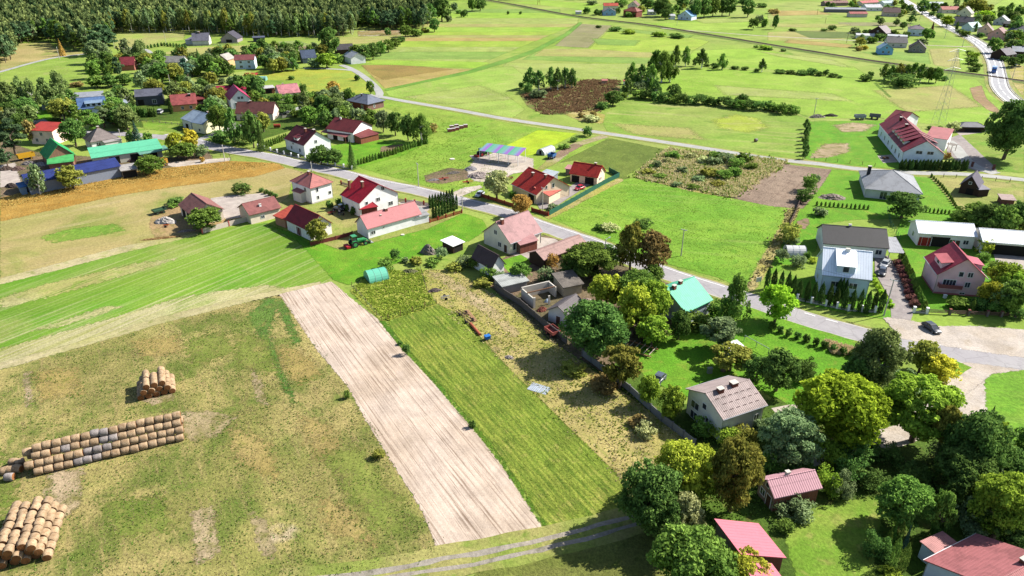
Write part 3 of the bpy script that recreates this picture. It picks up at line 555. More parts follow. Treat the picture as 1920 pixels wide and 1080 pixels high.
def paint(c, rough=.6, spec=.3, metal=0, name="painted"):
    k = ("c", c, rough, metal)
    if k not in _mc:
        t = NT(name); g = t.n("ShaderNodeTexCoord").outputs["Object"]
        _mc[k] = t.fin(t.val(t.mix(t.ramp(t.noise(g, 1.5, 4), .4, .8), G(*c), tuple(x * .85 for x in G(*c)[:3])), t.noise(g, 9, 3), .92, 1.06), rough, spec, metal)
    return _mc[k]
M_glass = NT("window_glass").fin((.03, .035, .045), .08, .6); M_frame = paint((300, 300, 298)); M_frameb = paint((110, 80, 62))
M_dark_in = NT("painted_dark_inside").fin((.015, .014, .013), .9, .1); M_brickch = brick((176, 98, 78)); M_metal = NT("galvanised_metal").fin((.35, .36, .38), .4, .4, .6)  # near-black colour stands in for the shade inside openings
M_conc = plaster((186, 180, 170)); M_wood = paint((150, 110, 80), .8, .15); M_darkwood = paint((92, 72, 60), .8, .15); M_tyre = NT("tyre_rubber").fin((.015, .015, .016), .85, .2)

# ------------------------------------------------------------ houses
LAND = []                                     # landmarks for the wording of labels: (phrase, u, v)
def rect(A, B, C, h):
    a, b = P(*A, h), P(*B, h); x = (b - a); L = x.length; x.normalize(); y = Vector((-x.y, x.x, 0)); sw = False
    if isinstance(C, (int, float)): D = abs(C); neg = C < 0
    else: d = (P(*C, h) - a).dot(y); D = abs(d); neg = d < 0
    if neg: a, b = b, a; x = -x; y = -y; sw = True
    c = a + x * L / 2 + y * D / 2; c.z = 0
    return c, math.atan2(x.y, x.x), L, D, sw
class House: pass
def wall_mesh(L, D, h, rise, kind, ov):
    m = MB(); hx, hy = L / 2 - ov, D / 2 - ov; slope = rise / (D / 2) if D else 0
    g = h + slope * (D / 2 - hy * 0) - .02 if False else h
    if kind == 'gable':
        e = h + slope * ov - .03                                   # wall top under the roof at the outer wall line
        prof = [(-hy, 0), (hy, 0), (hy, e), (0, h + rise - .05), (-hy, e)]
        vs = [(-hx, y, z) for y, z in prof] + [(hx, y, z) for y, z in prof]
        m.add(vs, [(0, 1, 2, 3, 4), (9, 8, 7, 6, 5), (0, 5, 6, 1), (1, 6, 7, 2), (2, 7, 8, 3), (3, 8, 9, 4), (4, 9, 5, 0)])
    elif kind == 'shed':
        e0 = h + rise * ov / D - .03; e1 = h + rise - rise * ov / D - .03
        vs = [(-hx, -hy, 0), (hx, -hy, 0), (hx, hy, 0), (-hx, hy, 0), (-hx, -hy, e0), (hx, -hy, e0), (hx, hy, e1), (-hx, hy, e1)]
        m.add(vs, [(0, 3, 2, 1), (4, 5, 6, 7), (0, 1, 5, 4), (1, 2, 6, 5), (2, 3, 7, 6), (3, 0, 4, 7)])
    else: m.box(-hx, hx, -hy, hy, 0, h - .02)
    return m
def roof_mesh(L, D, h, rise, kind, th=.16):
    m = MB(); x, y = L / 2, D / 2
    if kind == 'gable':
        m.slab([(-x, -y, h), (x, -y, h), (x, -.0, h + rise), (-x, -.0, h + rise)], th)
        m.slab([(-x, .0, h + rise), (x, .0, h + rise), (x, y, h), (-x, y, h)], th)
        m.box(-x, x, -.09, .09, h + rise - .03, h + rise + .05)
    elif kind == 'shed': m.slab([(-x, -y, h), (x, -y, h), (x, y, h + rise), (-x, y, h + rise)], th)
    elif kind == 'hip':
        r = max(0.1, x - y)
        v = [(-x, -y, h), (x, -y, h), (x, y, h), (-x, y, h), (-r, 0, h + rise), (r, 0, h + rise), (-x, -y, h - th), (x, -y, h - th), (x, y, h - th), (-x, y, h - th)]
        m.add(v, [(0, 1, 5, 4), (1, 2, 5), (2, 3, 4, 5), (3, 0, 4), (6, 7, 1, 0), (7, 8, 2, 1), (8, 9, 3, 2), (9, 6, 0, 3), (9, 8, 7, 6)])
        for a, b in (((-x, -y, h), (-r, 0, h + rise)), ((x, -y, h), (r, 0, h + rise)), ((x, y, h), (r, 0, h + rise)), ((-x, y, h), (-r, 0, h + rise)), ((-r, 0, h + rise), (r, 0, h + rise))):
            m.tube(a, b, .09, n=5)
    else: m.slab([(-x, -y, h), (x, -y, h), (x, y, h), (-x, y, h)], th)
    return m
def window(H, side, t, z, w=1.1, h=1.3, frame=None, door=False, dark=False, name=None, mat=None):
    if H.sw: t = 1 - t; side = {1: 3, 3: 1}.get(side, side)
    hx, hy = H.L / 2 - H.ov, H.D / 2 - H.ov
    if H.ridge == 'y' : pass
    if side == 0: p = (-hx + 2 * hx * t, -hy, z); a = 0
    elif side == 1: p = (hx, -hy + 2 * hy * t, z); a = math.pi / 2
    elif side == 2: p = (hx - 2 * hx * t, hy, z); a = math.pi
    else: p = (-hx, hy - 2 * hy * t, z); a = -math.pi / 2
    f = MB(); b = .09 if w < 1.6 else .11
    f.box(-w / 2 - b, w / 2 + b, -.07, .05, -b, 0).box(-w / 2 - b, w / 2 + b, -.07, .05, h, h + b).box(-w / 2 - b, -w / 2, -.07, .05, 0, h).box(w / 2, w / 2 + b, -.07, .05, 0, h)
    if w > .9 and not door and not dark: f.box(-.035, .035, -.06, .05, 0, h)
    if w > 1.9 and not dark: f.box(-w / 4 - .03, -w / 4 + .03, -.06, .05, 0, h).box(w / 4 - .03, w / 4 + .03, -.06, .05, 0, h)
    nm = name or ("door" if door else "opening" if dark else "window")
    o = f.build(nm, frame or (H.frame if not dark else M_darkwood), H.root); o.location = p; o.rotation_euler = (0, 0, a)
    q = MB().box(-w / 2, w / 2, -.035, .03, 0, h).build("door_leaf" if door else "dark_panel" if dark else "pane", mat or (M_frameb if door else M_dark_in if dark else M_glass), o)  # openings get a flat flush panel, their inner shade painted near-black
    return o
def house(name, label, cat, A, B, C, he, rise, wall, roof, kind='gable', ridge='x', ov=.4, wins=(), doors=(), darks=(), chim=(), short=None, frame=None, group=None, plinth=None, gutter=False, th=.16, posts=False):
    c, rz, L, D, sw = rect(A, B, C, he)
    H = House(); H.L, H.D, H.ov, H.he, H.rise, H.ridge, H.sw, H.kind = L, D, ov, he, rise, ridge, sw, kind; H.frame = frame or M_frame
    H.root = empty(name, c, rz, label, cat, group)
    l2, d2 = (L, D) if ridge == 'x' else (D, L)
    rot = 0 if ridge == 'x' else math.pi / 2
    if posts:
        for sx in (-1, 1):
            for sy in (-1, 1):
                MB().box(sx * (L / 2 - .3) - .08, sx * (L / 2 - .3) + .08, sy * (D / 2 - .3) - .08, sy * (D / 2 - .3) + .08, 0, he + (rise * (.5 + .5 * sy) if kind == 'shed' else 0) - .05).build("post", M_metal if posts is True else posts, H.root)
    else:
        w = wall_mesh(l2, d2, he, rise, kind, ov).build("wall", wall, H.root); w.rotation_euler = (0, 0, rot)
        if plinth: MB().box(-L / 2 + ov - .04, L / 2 - ov + .04, -D / 2 + ov - .04, D / 2 - ov + .04, 0, .45).build("plinth", plinth, H.root)
    r = roof_mesh(l2, d2, he, rise, kind, th).build("roof", roof, H.root); r.rotation_euler = (0, 0, rot); H.roof = r
    if gutter and kind in ('gable', 'hip'):
        for s in (-1, 1):
            y = s * (d2 / 2 + .06); g = MB().tube((-l2 / 2, y, he - .1), (l2 / 2, y, he - .1), .08, n=6).build("gutter", M_metal, H.root); g.rotation_euler = (0, 0, rot)
            for e in (-1, 1):
                dx, dy = e * (l2 / 2 - ov), s * (d2 / 2 - ov + .06)
                dp = MB().tube((dx, dy, 0), (dx, dy, he - .1), .06, n=6).build("downpipe", M_metal, H.root); dp.rotation_euler = (0, 0, rot)
    for wn_ in wins: window(H, *wn_)
    for d in doors: window(H, d[0], d[1], .05, d[2] if len(d) > 2 else 1, d[3] if len(d) > 3 else 2.05, door=True, mat=d[4] if len(d) > 4 else None)
    for d in darks: window(H, d[0], d[1], d[2] if len(d) > 4 else .05, *(d[-2:]), dark=True)
    for ch in chim:                                   # (position along the ridge -1..1, across -1..1, height above the ridge, size, material)
        s, q, hh = ch[:3]; cs = ch[3] if len(ch) > 3 else .35; cm = ch[4] if len(ch) > 4 else M_brickch
        if sw: s, q = -s, -q
        m = MB().box(-cs, cs, -cs * .8, cs * .8, he * .8, he + rise + hh)
        o = m.build("chimney", cm, H.root); o.matrix_local = Matrix.Rotation(rot, 4, 'Z') @ Matrix.Translation((s * l2 / 2, q * d2 / 2, 0))
        cpn = MB().box(-cs - .08, cs + .08, -cs * .8 - .08, cs * .8 + .08, he + rise + hh, he + rise + hh + .1).build("chimney_cap", M_conc, o)
    if label:
        u, v, _ = proj((c.x, c.y, he * .6)); 
        if short: LAND.append((short, u, v))
    return H
def dormer(H, side, s, w, depth=2.4, hgt=1.35, zoff=.32, mat=None, wall=None, wn=1, slope=.25, gab=False):
    """side -1/+1: which slope (in the roof's own frame); s: centre along the ridge -1..1"""
    l2, d2 = (H.L, H.D) if H.ridge == 'x' else (H.D, H.L); rot = 0 if H.ridge == 'x' else math.pi / 2
    if H.sw: s = -s; side = -side
    k = H.rise / (d2 / 2); yb = d2 / 2 * (1 - zoff)                  # front plane distance from the ridge
    z0 = H.he + k * (d2 / 2 - yb); z1 = z0 + hgt; x0 = s * l2 / 2
    yt = max(0.15, d2 / 2 - (z1 + slope * 1 - H.he) / k)             # where the dormer roof meets the slope
    e = Matrix.Rotation(rot, 4, 'Z') @ Matrix.Rotation(0 if side < 0 else math.pi, 4, 'Z')
    if side > 0: x0 = -x0
    m = MB(); m.add([(x0 - w / 2, -yb, z0), (x0 + w / 2, -yb, z0), (x0 + w / 2, -yb, z1), (x0 - w / 2, -yb, z1),
                     (x0 - w / 2, -yt, z1 - .05), (x0 + w / 2, -yt, z1 - .05), (x0 - w / 2, -yt, z0), (x0 + w / 2, -yt, z0)],
                    [(0, 1, 2, 3), (3, 2, 5, 4), (0, 3, 4, 6), (1, 7, 5, 2)])
    o = m.build("dormer", wall or plaster((225, 222, 218)), H.root); o.matrix_local = e
    zt = z1 + slope * (yb - yt)
    if slope >= .4: yt = .3; zt = H.he + H.rise
    r = MB().slab([(x0 - w / 2 - .25, -yb - .35, z1 - .05), (x0 + w / 2 + .25, -yb - .35, z1 - .05), (x0 + w / 2 + .25, -max(.1, yt * .6), min(zt + .1, H.he + H.rise - .05)), (x0 - w / 2 - .25, -max(.1, yt * .6), min(zt + .1, H.he + H.rise - .05))], .12).build("dormer_roof", mat or H.roof.data.materials[0], o)
    for i in range(wn):
        wx = x0 + (i - (wn - 1) / 2) * (w / wn); ww = min(1.2, w / wn * .6)
        f = MB().box(wx - ww / 2 - .08, wx + ww / 2 + .08, -yb - .06, -yb + .02, z0 + .25, z1 - .12).build("window_frame", M_frame, o)
        MB().box(wx - ww / 2, wx + ww / 2, -yb - .08, -yb + .01, z0 + .33, z1 - .2).build("pane", M_glass, o)
def porch(H, A, B, C, he, rise, roof, kind='shed', ridge='x', post=None, name="porch_roof", wall=None):
    c, rz, L, D, sw = rect(A, B, C, he)
    M = Matrix.Translation(c) @ Matrix.Rotation(rz, 4, 'Z'); inv = H.root.matrix_basis.inverted() if False else (Matrix.Translation(H.root.location) @ Matrix.Rotation(H.root.rotation_euler.z, 4, 'Z')).inverted()
    l2, d2 = (L, D) if ridge == 'x' else (D, L); rr = Matrix.Rotation(0 if ridge == 'x' else math.pi / 2, 4, 'Z')
    o = roof_mesh(l2, d2, he, rise, kind, .12).build(name, roof, H.root); o.matrix_local = inv @ M @ rr
    if wall:
        w = wall_mesh(l2, d2, he, rise, kind, .25).build("annex_wall", wall, H.root); w.matrix_local = inv @ M @ rr
    else:
        for sx in (-1, 1):
            q = MB().box(sx * (L / 2 - .2) - .08, sx * (L / 2 - .2) + .08, -D / 2 + .12, -D / 2 + .28, 0, he - .06).build("post", post or M_wood, H.root); q.matrix_local = inv @ M
    return L, D

W = plaster
white = (236, 236, 236); cream = (226, 218, 200); bluew = (206, 220, 238); greyw = (206, 204, 200)
# ---- row along the street, left half
h = house("farm_barn", "maroon gabled barn beside the pale concrete yard, bush before it", "barn", (333, 384), (361, 406), (429, 398), 3.2, 2.7, W((224, 206, 186)), roofm((172, 118, 112), "corr"), darks=((0, .25, 2.4, 2.4), (0, .6, 2.4, 2.4)), short="maroon barn by the yard")
h = house("farm_shed", "low brown-roofed outbuilding with white chimney between yard and meadow", "outbuilding", (467, 404), (528, 389), (452, 387), 2.9, 2.3, W((226, 210, 190)), roofm((172, 108, 104), "tile"), chim=((-.1, -.5, -.6, .3, W(white)),), wins=((0, .4, 1, 1, .8),), short="low brown outbuilding")
h = house("lean_to_shed", "small orange-red roofed shed joined to the dark red barn", "shed", (511, 404), (533, 412), (545, 391), 2.7, 1.3, W((176, 130, 104)), roofm((214, 96, 76), "tile"), kind='shed', short=None)
h = house("farm_barn", "dark red roofed barn with white garage doors and a tree at its corner", "barn", (533, 411), (579, 433), (641, 426), 3.1, 3.4, W((232, 226, 220)), roofm((176, 48, 60), "seam"),
          doors=((0, .2, 2.4, 2.2, M_frame), (0, .52, 2.2, 2.3, paint((120, 44, 44))), (0, .82, 2.2, 2.2, M_frame)), wins=((1, .6, 1, .9, .6),), short="dark red barn")
h = house("hip_roof_house", "square white house with rusty pink pyramid roof and side porch", "house", (543, 339), (581, 353.5), (628, 342), 5.2, 2.8, W(white), roofm((206, 130, 124), "seam"), kind='hip', ov=.5,
          wins=((1, .3, 1.1, .7, 1), (1, .3, 3.4, .7, 1.2), (1, .88, 1.6, .9, .9), (0, .7, 3.3, 1, 1.2)), chim=((0, -.12, .5, .4),), plinth=W((190, 184, 178)), short="pyramid-roofed white house", gutter=True)
porch(h, (546, 357), (563, 363), (574, 353), 3.2, .8, roofm((206, 130, 124), "seam"), wall=W(greyw))
h = house("gable_house", "white two-storey house with steep crimson roof beside the street", "house", (637, 365), (673, 382), (742, 358.5), 4.4, 4.3, W(white), roofm((206, 34, 58), "tile"),
          wins=((1, .62, 6.4, 1, 1.1), (1, .48, 3.5, 1.2, 1), (1, .8, 1.2, 1.4, 1.1), (1, .18, 3.3, .8, .9), (0, .3, 1.2, 1, 1.1), (0, .6, 1.2, 1, 1.1)), chim=((.1, -.35, .1, .4, M_brickch), (-.75, -.6, -.2, .35)), short="white house with crimson roof", gutter=True)
porch(h, (674, 393), (709, 387), (678, 386), 2.5, 1.3, roofm((206, 34, 58), "tile"), kind='hip', wall=brick((176, 90, 80)))
h = house("long_outbuilding", "long low white outbuilding with pale pink tile roof and small windows", "outbuilding", (688.5, 430), (791, 401), (666, 416.5), 3.0, 2.9, W(white), roofm((226, 146, 148), "tile", .06),
          wins=((0, .07, 1.0, .6, .9), (0, .11, 1.0, .6, .9), (0, .29, 1.9, .5, .35)), chim=((-.35, -.35, -.9, .18, roofm((170, 40, 50), "seam")), (-.1, -.1, .2, .4)), short="long pink-roofed outbuilding")
porch(h, (777, 409), (806, 402), (770, 397), 2.3, .7, roofm((190, 190, 190), "corr"), wall=W(white))
h = house("gable_house", "cream house with dusty pink roof at the centre beside the paved yard", "house", (957, 457), (1018, 434), (911, 432), 3.3, 4.4, W((232, 222, 202)), roofm((208, 158, 158), "tile"),
          wins=((3, .6, 1, 1.1, 1.2), (3, .45, 4, 1, 1.1), (0, .12, 1, .9, 2)), doors=((3, .82, 1.1, 2.1),), chim=((-.75, -.15, .5, .4),), short="cream centre house", gutter=True)
porch(h, (975, 460), (1010, 450), (968, 449), 2.7, 1.3, roofm((206, 150, 150), "tile"), wall=brick((176, 96, 76)))
h = house("gable_house", "red tiled house with chimney pair beside the green mesh fence", "house", (958, 345), (1005, 366), (1040, 337), 3.1, 4.3, W((228, 206, 176)), roofm((222, 66, 54), "tile"),
          wins=((1, .5, 4.1, .9, 1.2), (1, .3, 4.1, .6, 1)), darks=((0, .8, 2.6, 2.3),), chim=((-.25, -.28, -.3, .4), (.55, -.15, .2, .4)), short="red tiled house", gutter=True)
porch(h, (1030, 368), (1058, 353), (1015, 354), 2.7, 1.8, roofm((226, 118, 102), "tile"), wall=W((228, 206, 176)))
h = house("garage_house", "low red tiled garage house behind the silver car", "garage", (1066.5, 325), (1121, 333.5), (1145, 322.5), 2.8, 3.0, W((236, 208, 180)), roofm((220, 66, 54), "tile"),
          darks=((0, .2, 2.4, 2.1), (0, .72, 2.8, 2.2)), wins=((1, .5, 1.1, .6, .9), (1, .3, 1.1, .6, .9), (1, .5, 3.4, .5, .8)), chim=((.5, .05, .5, .35),), short="red tiled garage")
h = house("gable_house", "white house with dark maroon roof and cross gable by the pillared fence", "house", (532, 260), (569, 273.5), (606, 256.5), 4.0, 4.2, W(white), roofm((120, 48, 56), "tile"),
          wins=((1, .45, 3.9, 1, 1.1), (1, .25, 1.2, 1, 1.2), (1, .62, 1.2, .7, 1), (0, .3, .9, 1, 1.2), (0, .75, .9, 1.1, 1.3), (0, .42, 2.9, 1, .9)), chim=((.2, -.2, .3, .4), (.75, 0, .4, .45, paint((70, 50, 50)))), short="maroon-roofed white house", gutter=True)
dormer(h, -1, .05, 2.6, hgt=1.2, zoff=.15, wn=1)
h = house("barn_house", "white gabled house wrapped by deep maroon porch roofs on posts", "house", (610, 241), (662, 249), (702, 236), 4.0, 3.2, W(white), roofm((128, 54, 58), "tile"), chim=((-.5, -.1, .4, .3, W(greyw)),), darks=((0, .3, 2, 2.1), (0, .7, 2, 2.1)), short="wide maroon porch house")
porch(h, (601, 247), (647, 257.5), (615, 238), 2.6, 1.2, roofm((176, 112, 110), "tile"))
porch(h, (676, 259), (711, 250.5), (663, 249), 2.5, 1.2, roofm((150, 76, 76), "tile"), wall=brick((196, 120, 84)))
h = house("hip_roof_house", "brick bungalow with slate-blue hip roof at the lane junction", "house", (648, 188), (689, 196), (720, 187.5), 3.1, 2.9, brick((186, 100, 80)), roofm((132, 140, 160), "seam"), kind='hip', ov=.6,
          wins=((0, .2, .8, 1.2, 1.3), (0, .72, .6, 1.2, 1.6), (1, .4, 1, 1, 1.2)), chim=((-.1, -.25, .2, .3, paint((60, 62, 70))),), short="blue-grey hip bungalow")
h = house("gable_house", "cottage with faded pink roof behind a clipped hedge", "house", (524, 177), (564, 172.5), 9, 2.9, 3.6, W((226, 214, 206)), roofm((232, 152, 160), "seam", .2), chim=((-.3, .2, .3),), short="faded pink cottage")
h = house("flat_shed", "flat white-roofed brick annex left of the faded pink cottage", "annex", (495, 166), (516, 164), 6, 2.8, .3, brick((176, 110, 80)), roofm((226, 224, 222), "seam"), kind='shed', darks=((0, .4, 2.6, 2),))
h = house("gable_house", "white house with magenta gable roof in the left village", "house", (421, 177), (430, 188), (468, 182), 4.2, 4.3, W(white), roofm((208, 56, 112), "seam"), wins=((1, .45, 4.2, 1, 1.1), (1, .62, 4.2, 1, 1.1), (1, .3, .9, 1.4, 1.8), (1, .62, 1.1, .9, 1.2)), short="magenta-roofed house")
h = house("outbuilding", "long low magenta-roofed building behind the magenta-roofed house", "outbuilding", (405, 171), (462, 167), 7, 2.9, 1.8, W(cream), roofm((186, 52, 84), "seam"))
h = house("gable_house", "orange-walled house with dusty red roof and one skylight", "house", (321, 198), (370, 194), 9, 3.0, 3.9, W((222, 160, 110)), roofm((188, 98, 96), "seam"), wins=((0, .4, .9, 1, 1.2), (0, .75, .9, 1, 1.2)), chim=((.5, -.2, -.1, .5, paint((80, 40, 44))),), short="orange-walled house")
h = house("outbuilding", "small maroon-roofed garage right of the orange-walled house", "garage", (369, 187), (384, 185), 8, 2.8, 1.2, brick((176, 70, 60)), roofm((150, 76, 76), "seam"), kind='shed', darks=((0, .5, 2.4, 2),))
h = house("modern_barn_house", "dark slate modern barn house with skylights in left village", "house", (252, 182), (304, 178.5), 9, 4.2, 2.6, paint((98, 102, 112)), roofm((120, 122, 138), "seam"), wins=((0, .68, .6, 1.6, 1.9),), darks=((0, .18, 2.4, 2.6),), ov=.1, short="dark slate house")
h = house("gable_house", "blue-roofed house with a dormer and a long grey rear roof", "house", (146, 205), (200, 200), 10, 2.9, 3.8, W(bluew), roofm((106, 140, 194), "seam"), wins=((0, .4, 1, 1.2, 1.2),), short="blue-roofed dormer house")
dormer(h, -1, .15, 6.5, hgt=1.6, zoff=.12, wn=3, wall=W(bluew), mat=roofm((150, 176, 204), "seam"))
h = house("outbuilding", "pale grey flat roof stretched behind the blue-roofed dormer house", "outbuilding", (136, 184), (192, 180), 8, 3.4, 1, W(greyw), roofm((176, 180, 190), "seam"), kind='shed')
h = house("outbuilding", "light grey roofed outbuilding right of the blue dormer house", "outbuilding", (216, 200), (243, 196), 9, 2.8, 2, W(greyw), roofm((172, 184, 200), "seam"))
h = house("gable_house", "pale yellow house with silver-blue metal roof and white gable", "house", (356.5, 229), (380, 233.5), (392, 216), 4.0, 3.0, W((232, 226, 186)), roofm((156, 178, 204), "seam"), wins=((0, .6, .8, .9, 1), (1, .5, 3.6, .8, 1)), short="silver-blue roofed house", chim=((-.1, .1, .4),))
h = house("gable_house", "silver-blue gabled wing left of the pale yellow house", "house", (338, 222), (356, 228), (377, 208), 3.8, 2.6, W((214, 214, 206)), roofm((170, 190, 212), "seam"), darks=((0, .5, 2, 2),))
h = house("hip_roof_house", "old white cottage with weathered grey hip roof near street bend", "house", (154, 259), (169, 267), (229, 260.5), 3.1, 4.0, W((234, 230, 228)), roofm((170, 156, 152), "slate"), kind='hip', ov=.5,
          wins=((0, .3, 1, .9, 1.4), (0, .75, 1, .9, 1.4), (1, .25, 1, 1.3, 1.3)), chim=((0, 0, .3, .45),), short="grey hip-roofed cottage")
porch(h, (196, 268), (229, 262), (192, 262), 2.6, .6, roofm((196, 190, 186), "corr"), wall=W(greyw))
h = house("gable_house", "peach-walled house with thin red roof edge behind left pines", "house", (50, 244), (97, 246), 8, 5.4, 1.4, W((240, 212, 192)), roofm((206, 76, 66), "tile"), kind='shed', wins=((0, .5, 3.4, 1, 1.2), (0, .25, 1, 1, 1.2), (0, .7, 1, 1, 1.2)), short="peach-walled house")
h = house("farm_barn", "green gabled barn with brick gable in the machinery yard", "barn", (74, 286), (88, 300), (150, 297), 3.0, 4.6, brick((206, 150, 120)), roofm((64, 190, 110), "corr"), short="green gabled barn")
h = house("farm_shed", "low green-roofed shed at the foot of the green gabled barn", "shed", (88, 308), (139, 302), 7, 2.4, 1.6, brick((196, 140, 110)), roofm((96, 206, 120), "corr"), kind='shed')
h = house("farm_barn", "long mint-green roofed barn behind the dark blue barn", "barn", (171, 297), (305, 278), 10, 3.2, 1.4, W((190, 186, 170)), roofm((120, 226, 180), "corr", .08), kind='shed', darks=((0, .3, 3, 2.4), (0, .6, 3, 2.4), (0, .85, 3, 2.4)), short="long mint barn")
h = house("farm_barn", "long dark blue roofed barn with corrugated grey walls beside golden crop", "barn", (50, 345), (227, 311), 10, 3.8, 1.8, paint((176, 186, 206)), roofm((58, 74, 146), "corr"), short="long dark blue barn")
h = house("flat_shed", "open shed with grey-white sheet roof right of dark blue barn", "shed", (226, 321), (258, 316), 6, 2.8, .5, W((150, 140, 126)), roofm((206, 200, 196), "corr"), kind='shed', darks=((0, .5, 4, 2.2),))
h = house("cabin", "blue painted cabin at the left end of the dark blue barn", "cabin", (35, 352), (51, 349), 5, 2.6, .3, paint((150, 180, 214)), roofm((84, 146, 214), "corr"), kind='shed')
h = house("flat_shed", "mint sheet lean-to roof at the right end of mint barn", "shed", (262, 290), (318, 280), 5, 2.8, .5, M_darkwood, roofm((130, 190, 170), "corr"), kind='shed', posts=M_wood)
# ---- far left, by the wood
house("gable_house", "white two-storey house with flat maroon roof, edge of left village", "house", (438, 113), (477, 112), 9, 5.2, 2.4, W((214, 230, 246)), roofm((156, 90, 92), "tile"), wins=((0, .3, 3.4, 1.2, 1.1), (0, .72, 3.4, 1.2, 1.1), (0, .3, .8, 1.5, 1.2), (0, .72, .8, 1.2, 1.2)), short="boxy white house")
h = house("gable_house", "grey-roofed villa with two gables against the far wood", "house", (359, 77), (392, 76), 12, 3.2, 4.6, W(greyw), roofm((140, 140, 158), "slate"), chim=((-.2, 0, .8, .7),), short="grey villa by the wood")
porch(h, (346, 75), (366, 75), (348, 68), 3, 2, roofm((140, 140, 158), "slate"), kind='hip', wall=W(greyw))
house("gable_house", "dark gabled house right of the grey villa by the wood", "house", (412, 73), (445, 73), 12, 2.6, 4.5, W((150, 140, 140)), roofm((96, 92, 108), "slate"), darks=((0, .5, 4, 2),), ridge='y')
house("flat_shed", "dark flat shed before the wood, right of dark gabled house", "shed", (473, 71), (497, 70), 7, 3, .3, paint((70, 76, 100)), roofm((110, 116, 140), "corr"), kind='shed')
house("gable_house", "small house with plain red roof among left village trees", "house", (224, 123), (252, 122), 8, 3, 4.2, W((170, 110, 96)), roofm((168, 68, 78), "tile"), short="small red-roofed house")
house("gable_house", "low house with pale grey roof among left village trees", "house", (303, 117), (343, 117), 9, 2.8, 3, W(greyw), roofm((190, 188, 184), "slate"), short="low pale grey house")
house("gable_house", "ochre gabled cottage with white roof edge left of boxy white house", "house", (402, 112), (426, 113), 9, 4, 3, W((206, 166, 120)), roofm((206, 200, 190), "seam"), ridge='y')
house("open_shed", "small red-roofed shelter on the allotment below the boxy white house", "shelter", (454, 143), (478, 143), 6, 2.4, .8, M_wood, roofm((206, 66, 62), "seam"), kind='shed', posts=M_wood)
house("brick_shed", "small rust-red brick shed on the village meadow", "shed", (273, 158), (289, 158), 4, 2.6, .3, brick((190, 84, 70)), roofm((200, 140, 130), "corr"), kind='shed')
house("gable_house", "brown roofed house half hidden left of the maroon-roofed white house", "house", (440, 213), (512, 213), 10, 3, 4, W((206, 190, 180)), roofm((128, 80, 76), "tile"), short="half-hidden brown-roofed house", chim=((-.3, 0, .4),))
house("gable_house", "small dark blue-roofed house beside tall dark tree", "house", (566, 110), (594, 108), 8, 3, 4.4, W((120, 130, 150)), roofm((96, 116, 150), "slate"), short="dark blue-roofed cottage")
house("gable_house", "dark roofed barn behind the tall dark village tree", "barn", (630, 94), (664, 92), 9, 3, 3, M_darkwood, roofm((96, 92, 98), "corr"), short="dark village barn")
house("gable_house", "white roofed house right of the tall dark village tree", "house", (642, 104), (657, 110), 10, 3.4, 3, W(white), roofm((214, 218, 224), "seam"), ridge='x')
# ---- right half
h = house("guest_house", "large white guest house with crimson dormered roof by the side road", "guest house", (1693, 285), (1773, 290), (1661, 233), 4.6, 4.4, W((234, 240, 248)), roofm((150, 44, 62), "seam"), ridge='y',
          wins=((0, .38, 4.2, 1.9, 1), (0, .66, 4.2, 1.9, 1), (0, .32, .8, 1, 1.2), (0, .62, .8, 1, 1.2)) + tuple((3, t, 1.2, 1.2, 1.5) for t in (.12, .28, .44, .6, .74, .88)), chim=((.1, .25, .2, .5, paint((110, 40, 50))), (.62, .2, .4, .5, paint((110, 40, 50)))), short="crimson guest house", gutter=True)
for s in (-.62, -.42, -.22, -.02, .2): dormer(h, 1, s, 2.4, hgt=1.2, zoff=.22, wn=1, slope=.4)
for s in (-.62, -.4, -.18): dormer(h, -1, s, 2.4, hgt=1.2, zoff=.22, wn=1, slope=.4)
h2 = porch(h, (1735, 256), (1778, 262), (1738, 241), 4.4, 1.2, roofm((208, 124, 124), "seam"), wall=W(white), name="wing_roof")
h = house("gable_house", "crimson gabled wing behind the guest house, facing left", "house", (1658, 226), (1690, 232), (1676, 211), 4.8, 3.2, W((226, 226, 230)), roofm((140, 40, 56), "seam"), ridge='x', short=None)
h = house("hip_roof_house", "new bungalow with big grey hip roof and dark glass door", "house", (1621, 353.5), (1731, 364), (1609, 320), 3.0, 3.9, W((206, 206, 204)), roofm((172, 176, 184), "tile"), kind='hip', ov=.6,
          wins=((0, .34, .1, 1.9, 2.2),), chim=((-.75, .3, -.2, .5, paint((60, 62, 70))),), short="grey hip bungalow", gutter=True)
h = house("log_cabin", "small dark wooden cabin with purple-grey gable roof", "cabin", (1798, 347), (1836, 354), (1797, 333), 2.6, 3.4, M_darkwood, roofm((92, 84, 108), "seam"), ridge='y', wins=((0, .5, 3.4, .7, .7),), darks=((0, .6, 2, 2),), short="dark wooden cabin")
porch(h, (1836, 356), (1858, 355), (1834, 345), 2.4, .5, roofm((150, 146, 160), "seam"), wall=M_darkwood)
h = house("brick_shed", "little brick oven shed with faded roof in the cabin garden", "shed", (1878, 374), (1907, 376), 4, 1.7, .5, brick((170, 110, 96)), roofm((196, 168, 160), "tile"), kind='shed')
h = house("long_house", "long white farmhouse with charcoal roof behind the silver house", "house", (1543.5, 456.5), (1668, 466), 11, 3.0, 3.1, W((226, 228, 230)), roofm((92, 90, 92), "slate", .05), wins=((0, .88, 1, 1.4, 1.2), (0, .7, 1.2, .8, .8), (0, .3, 1.2, 1.6, .8)), chim=((-.12, .05, .4, .3, W(white)),), short="charcoal-roofed farmhouse")
porch(h, (1667, 473), (1697, 475), (1668, 450), 2.6, .9, roofm((190, 192, 198), "seam"), name="carport_roof", post=M_metal)
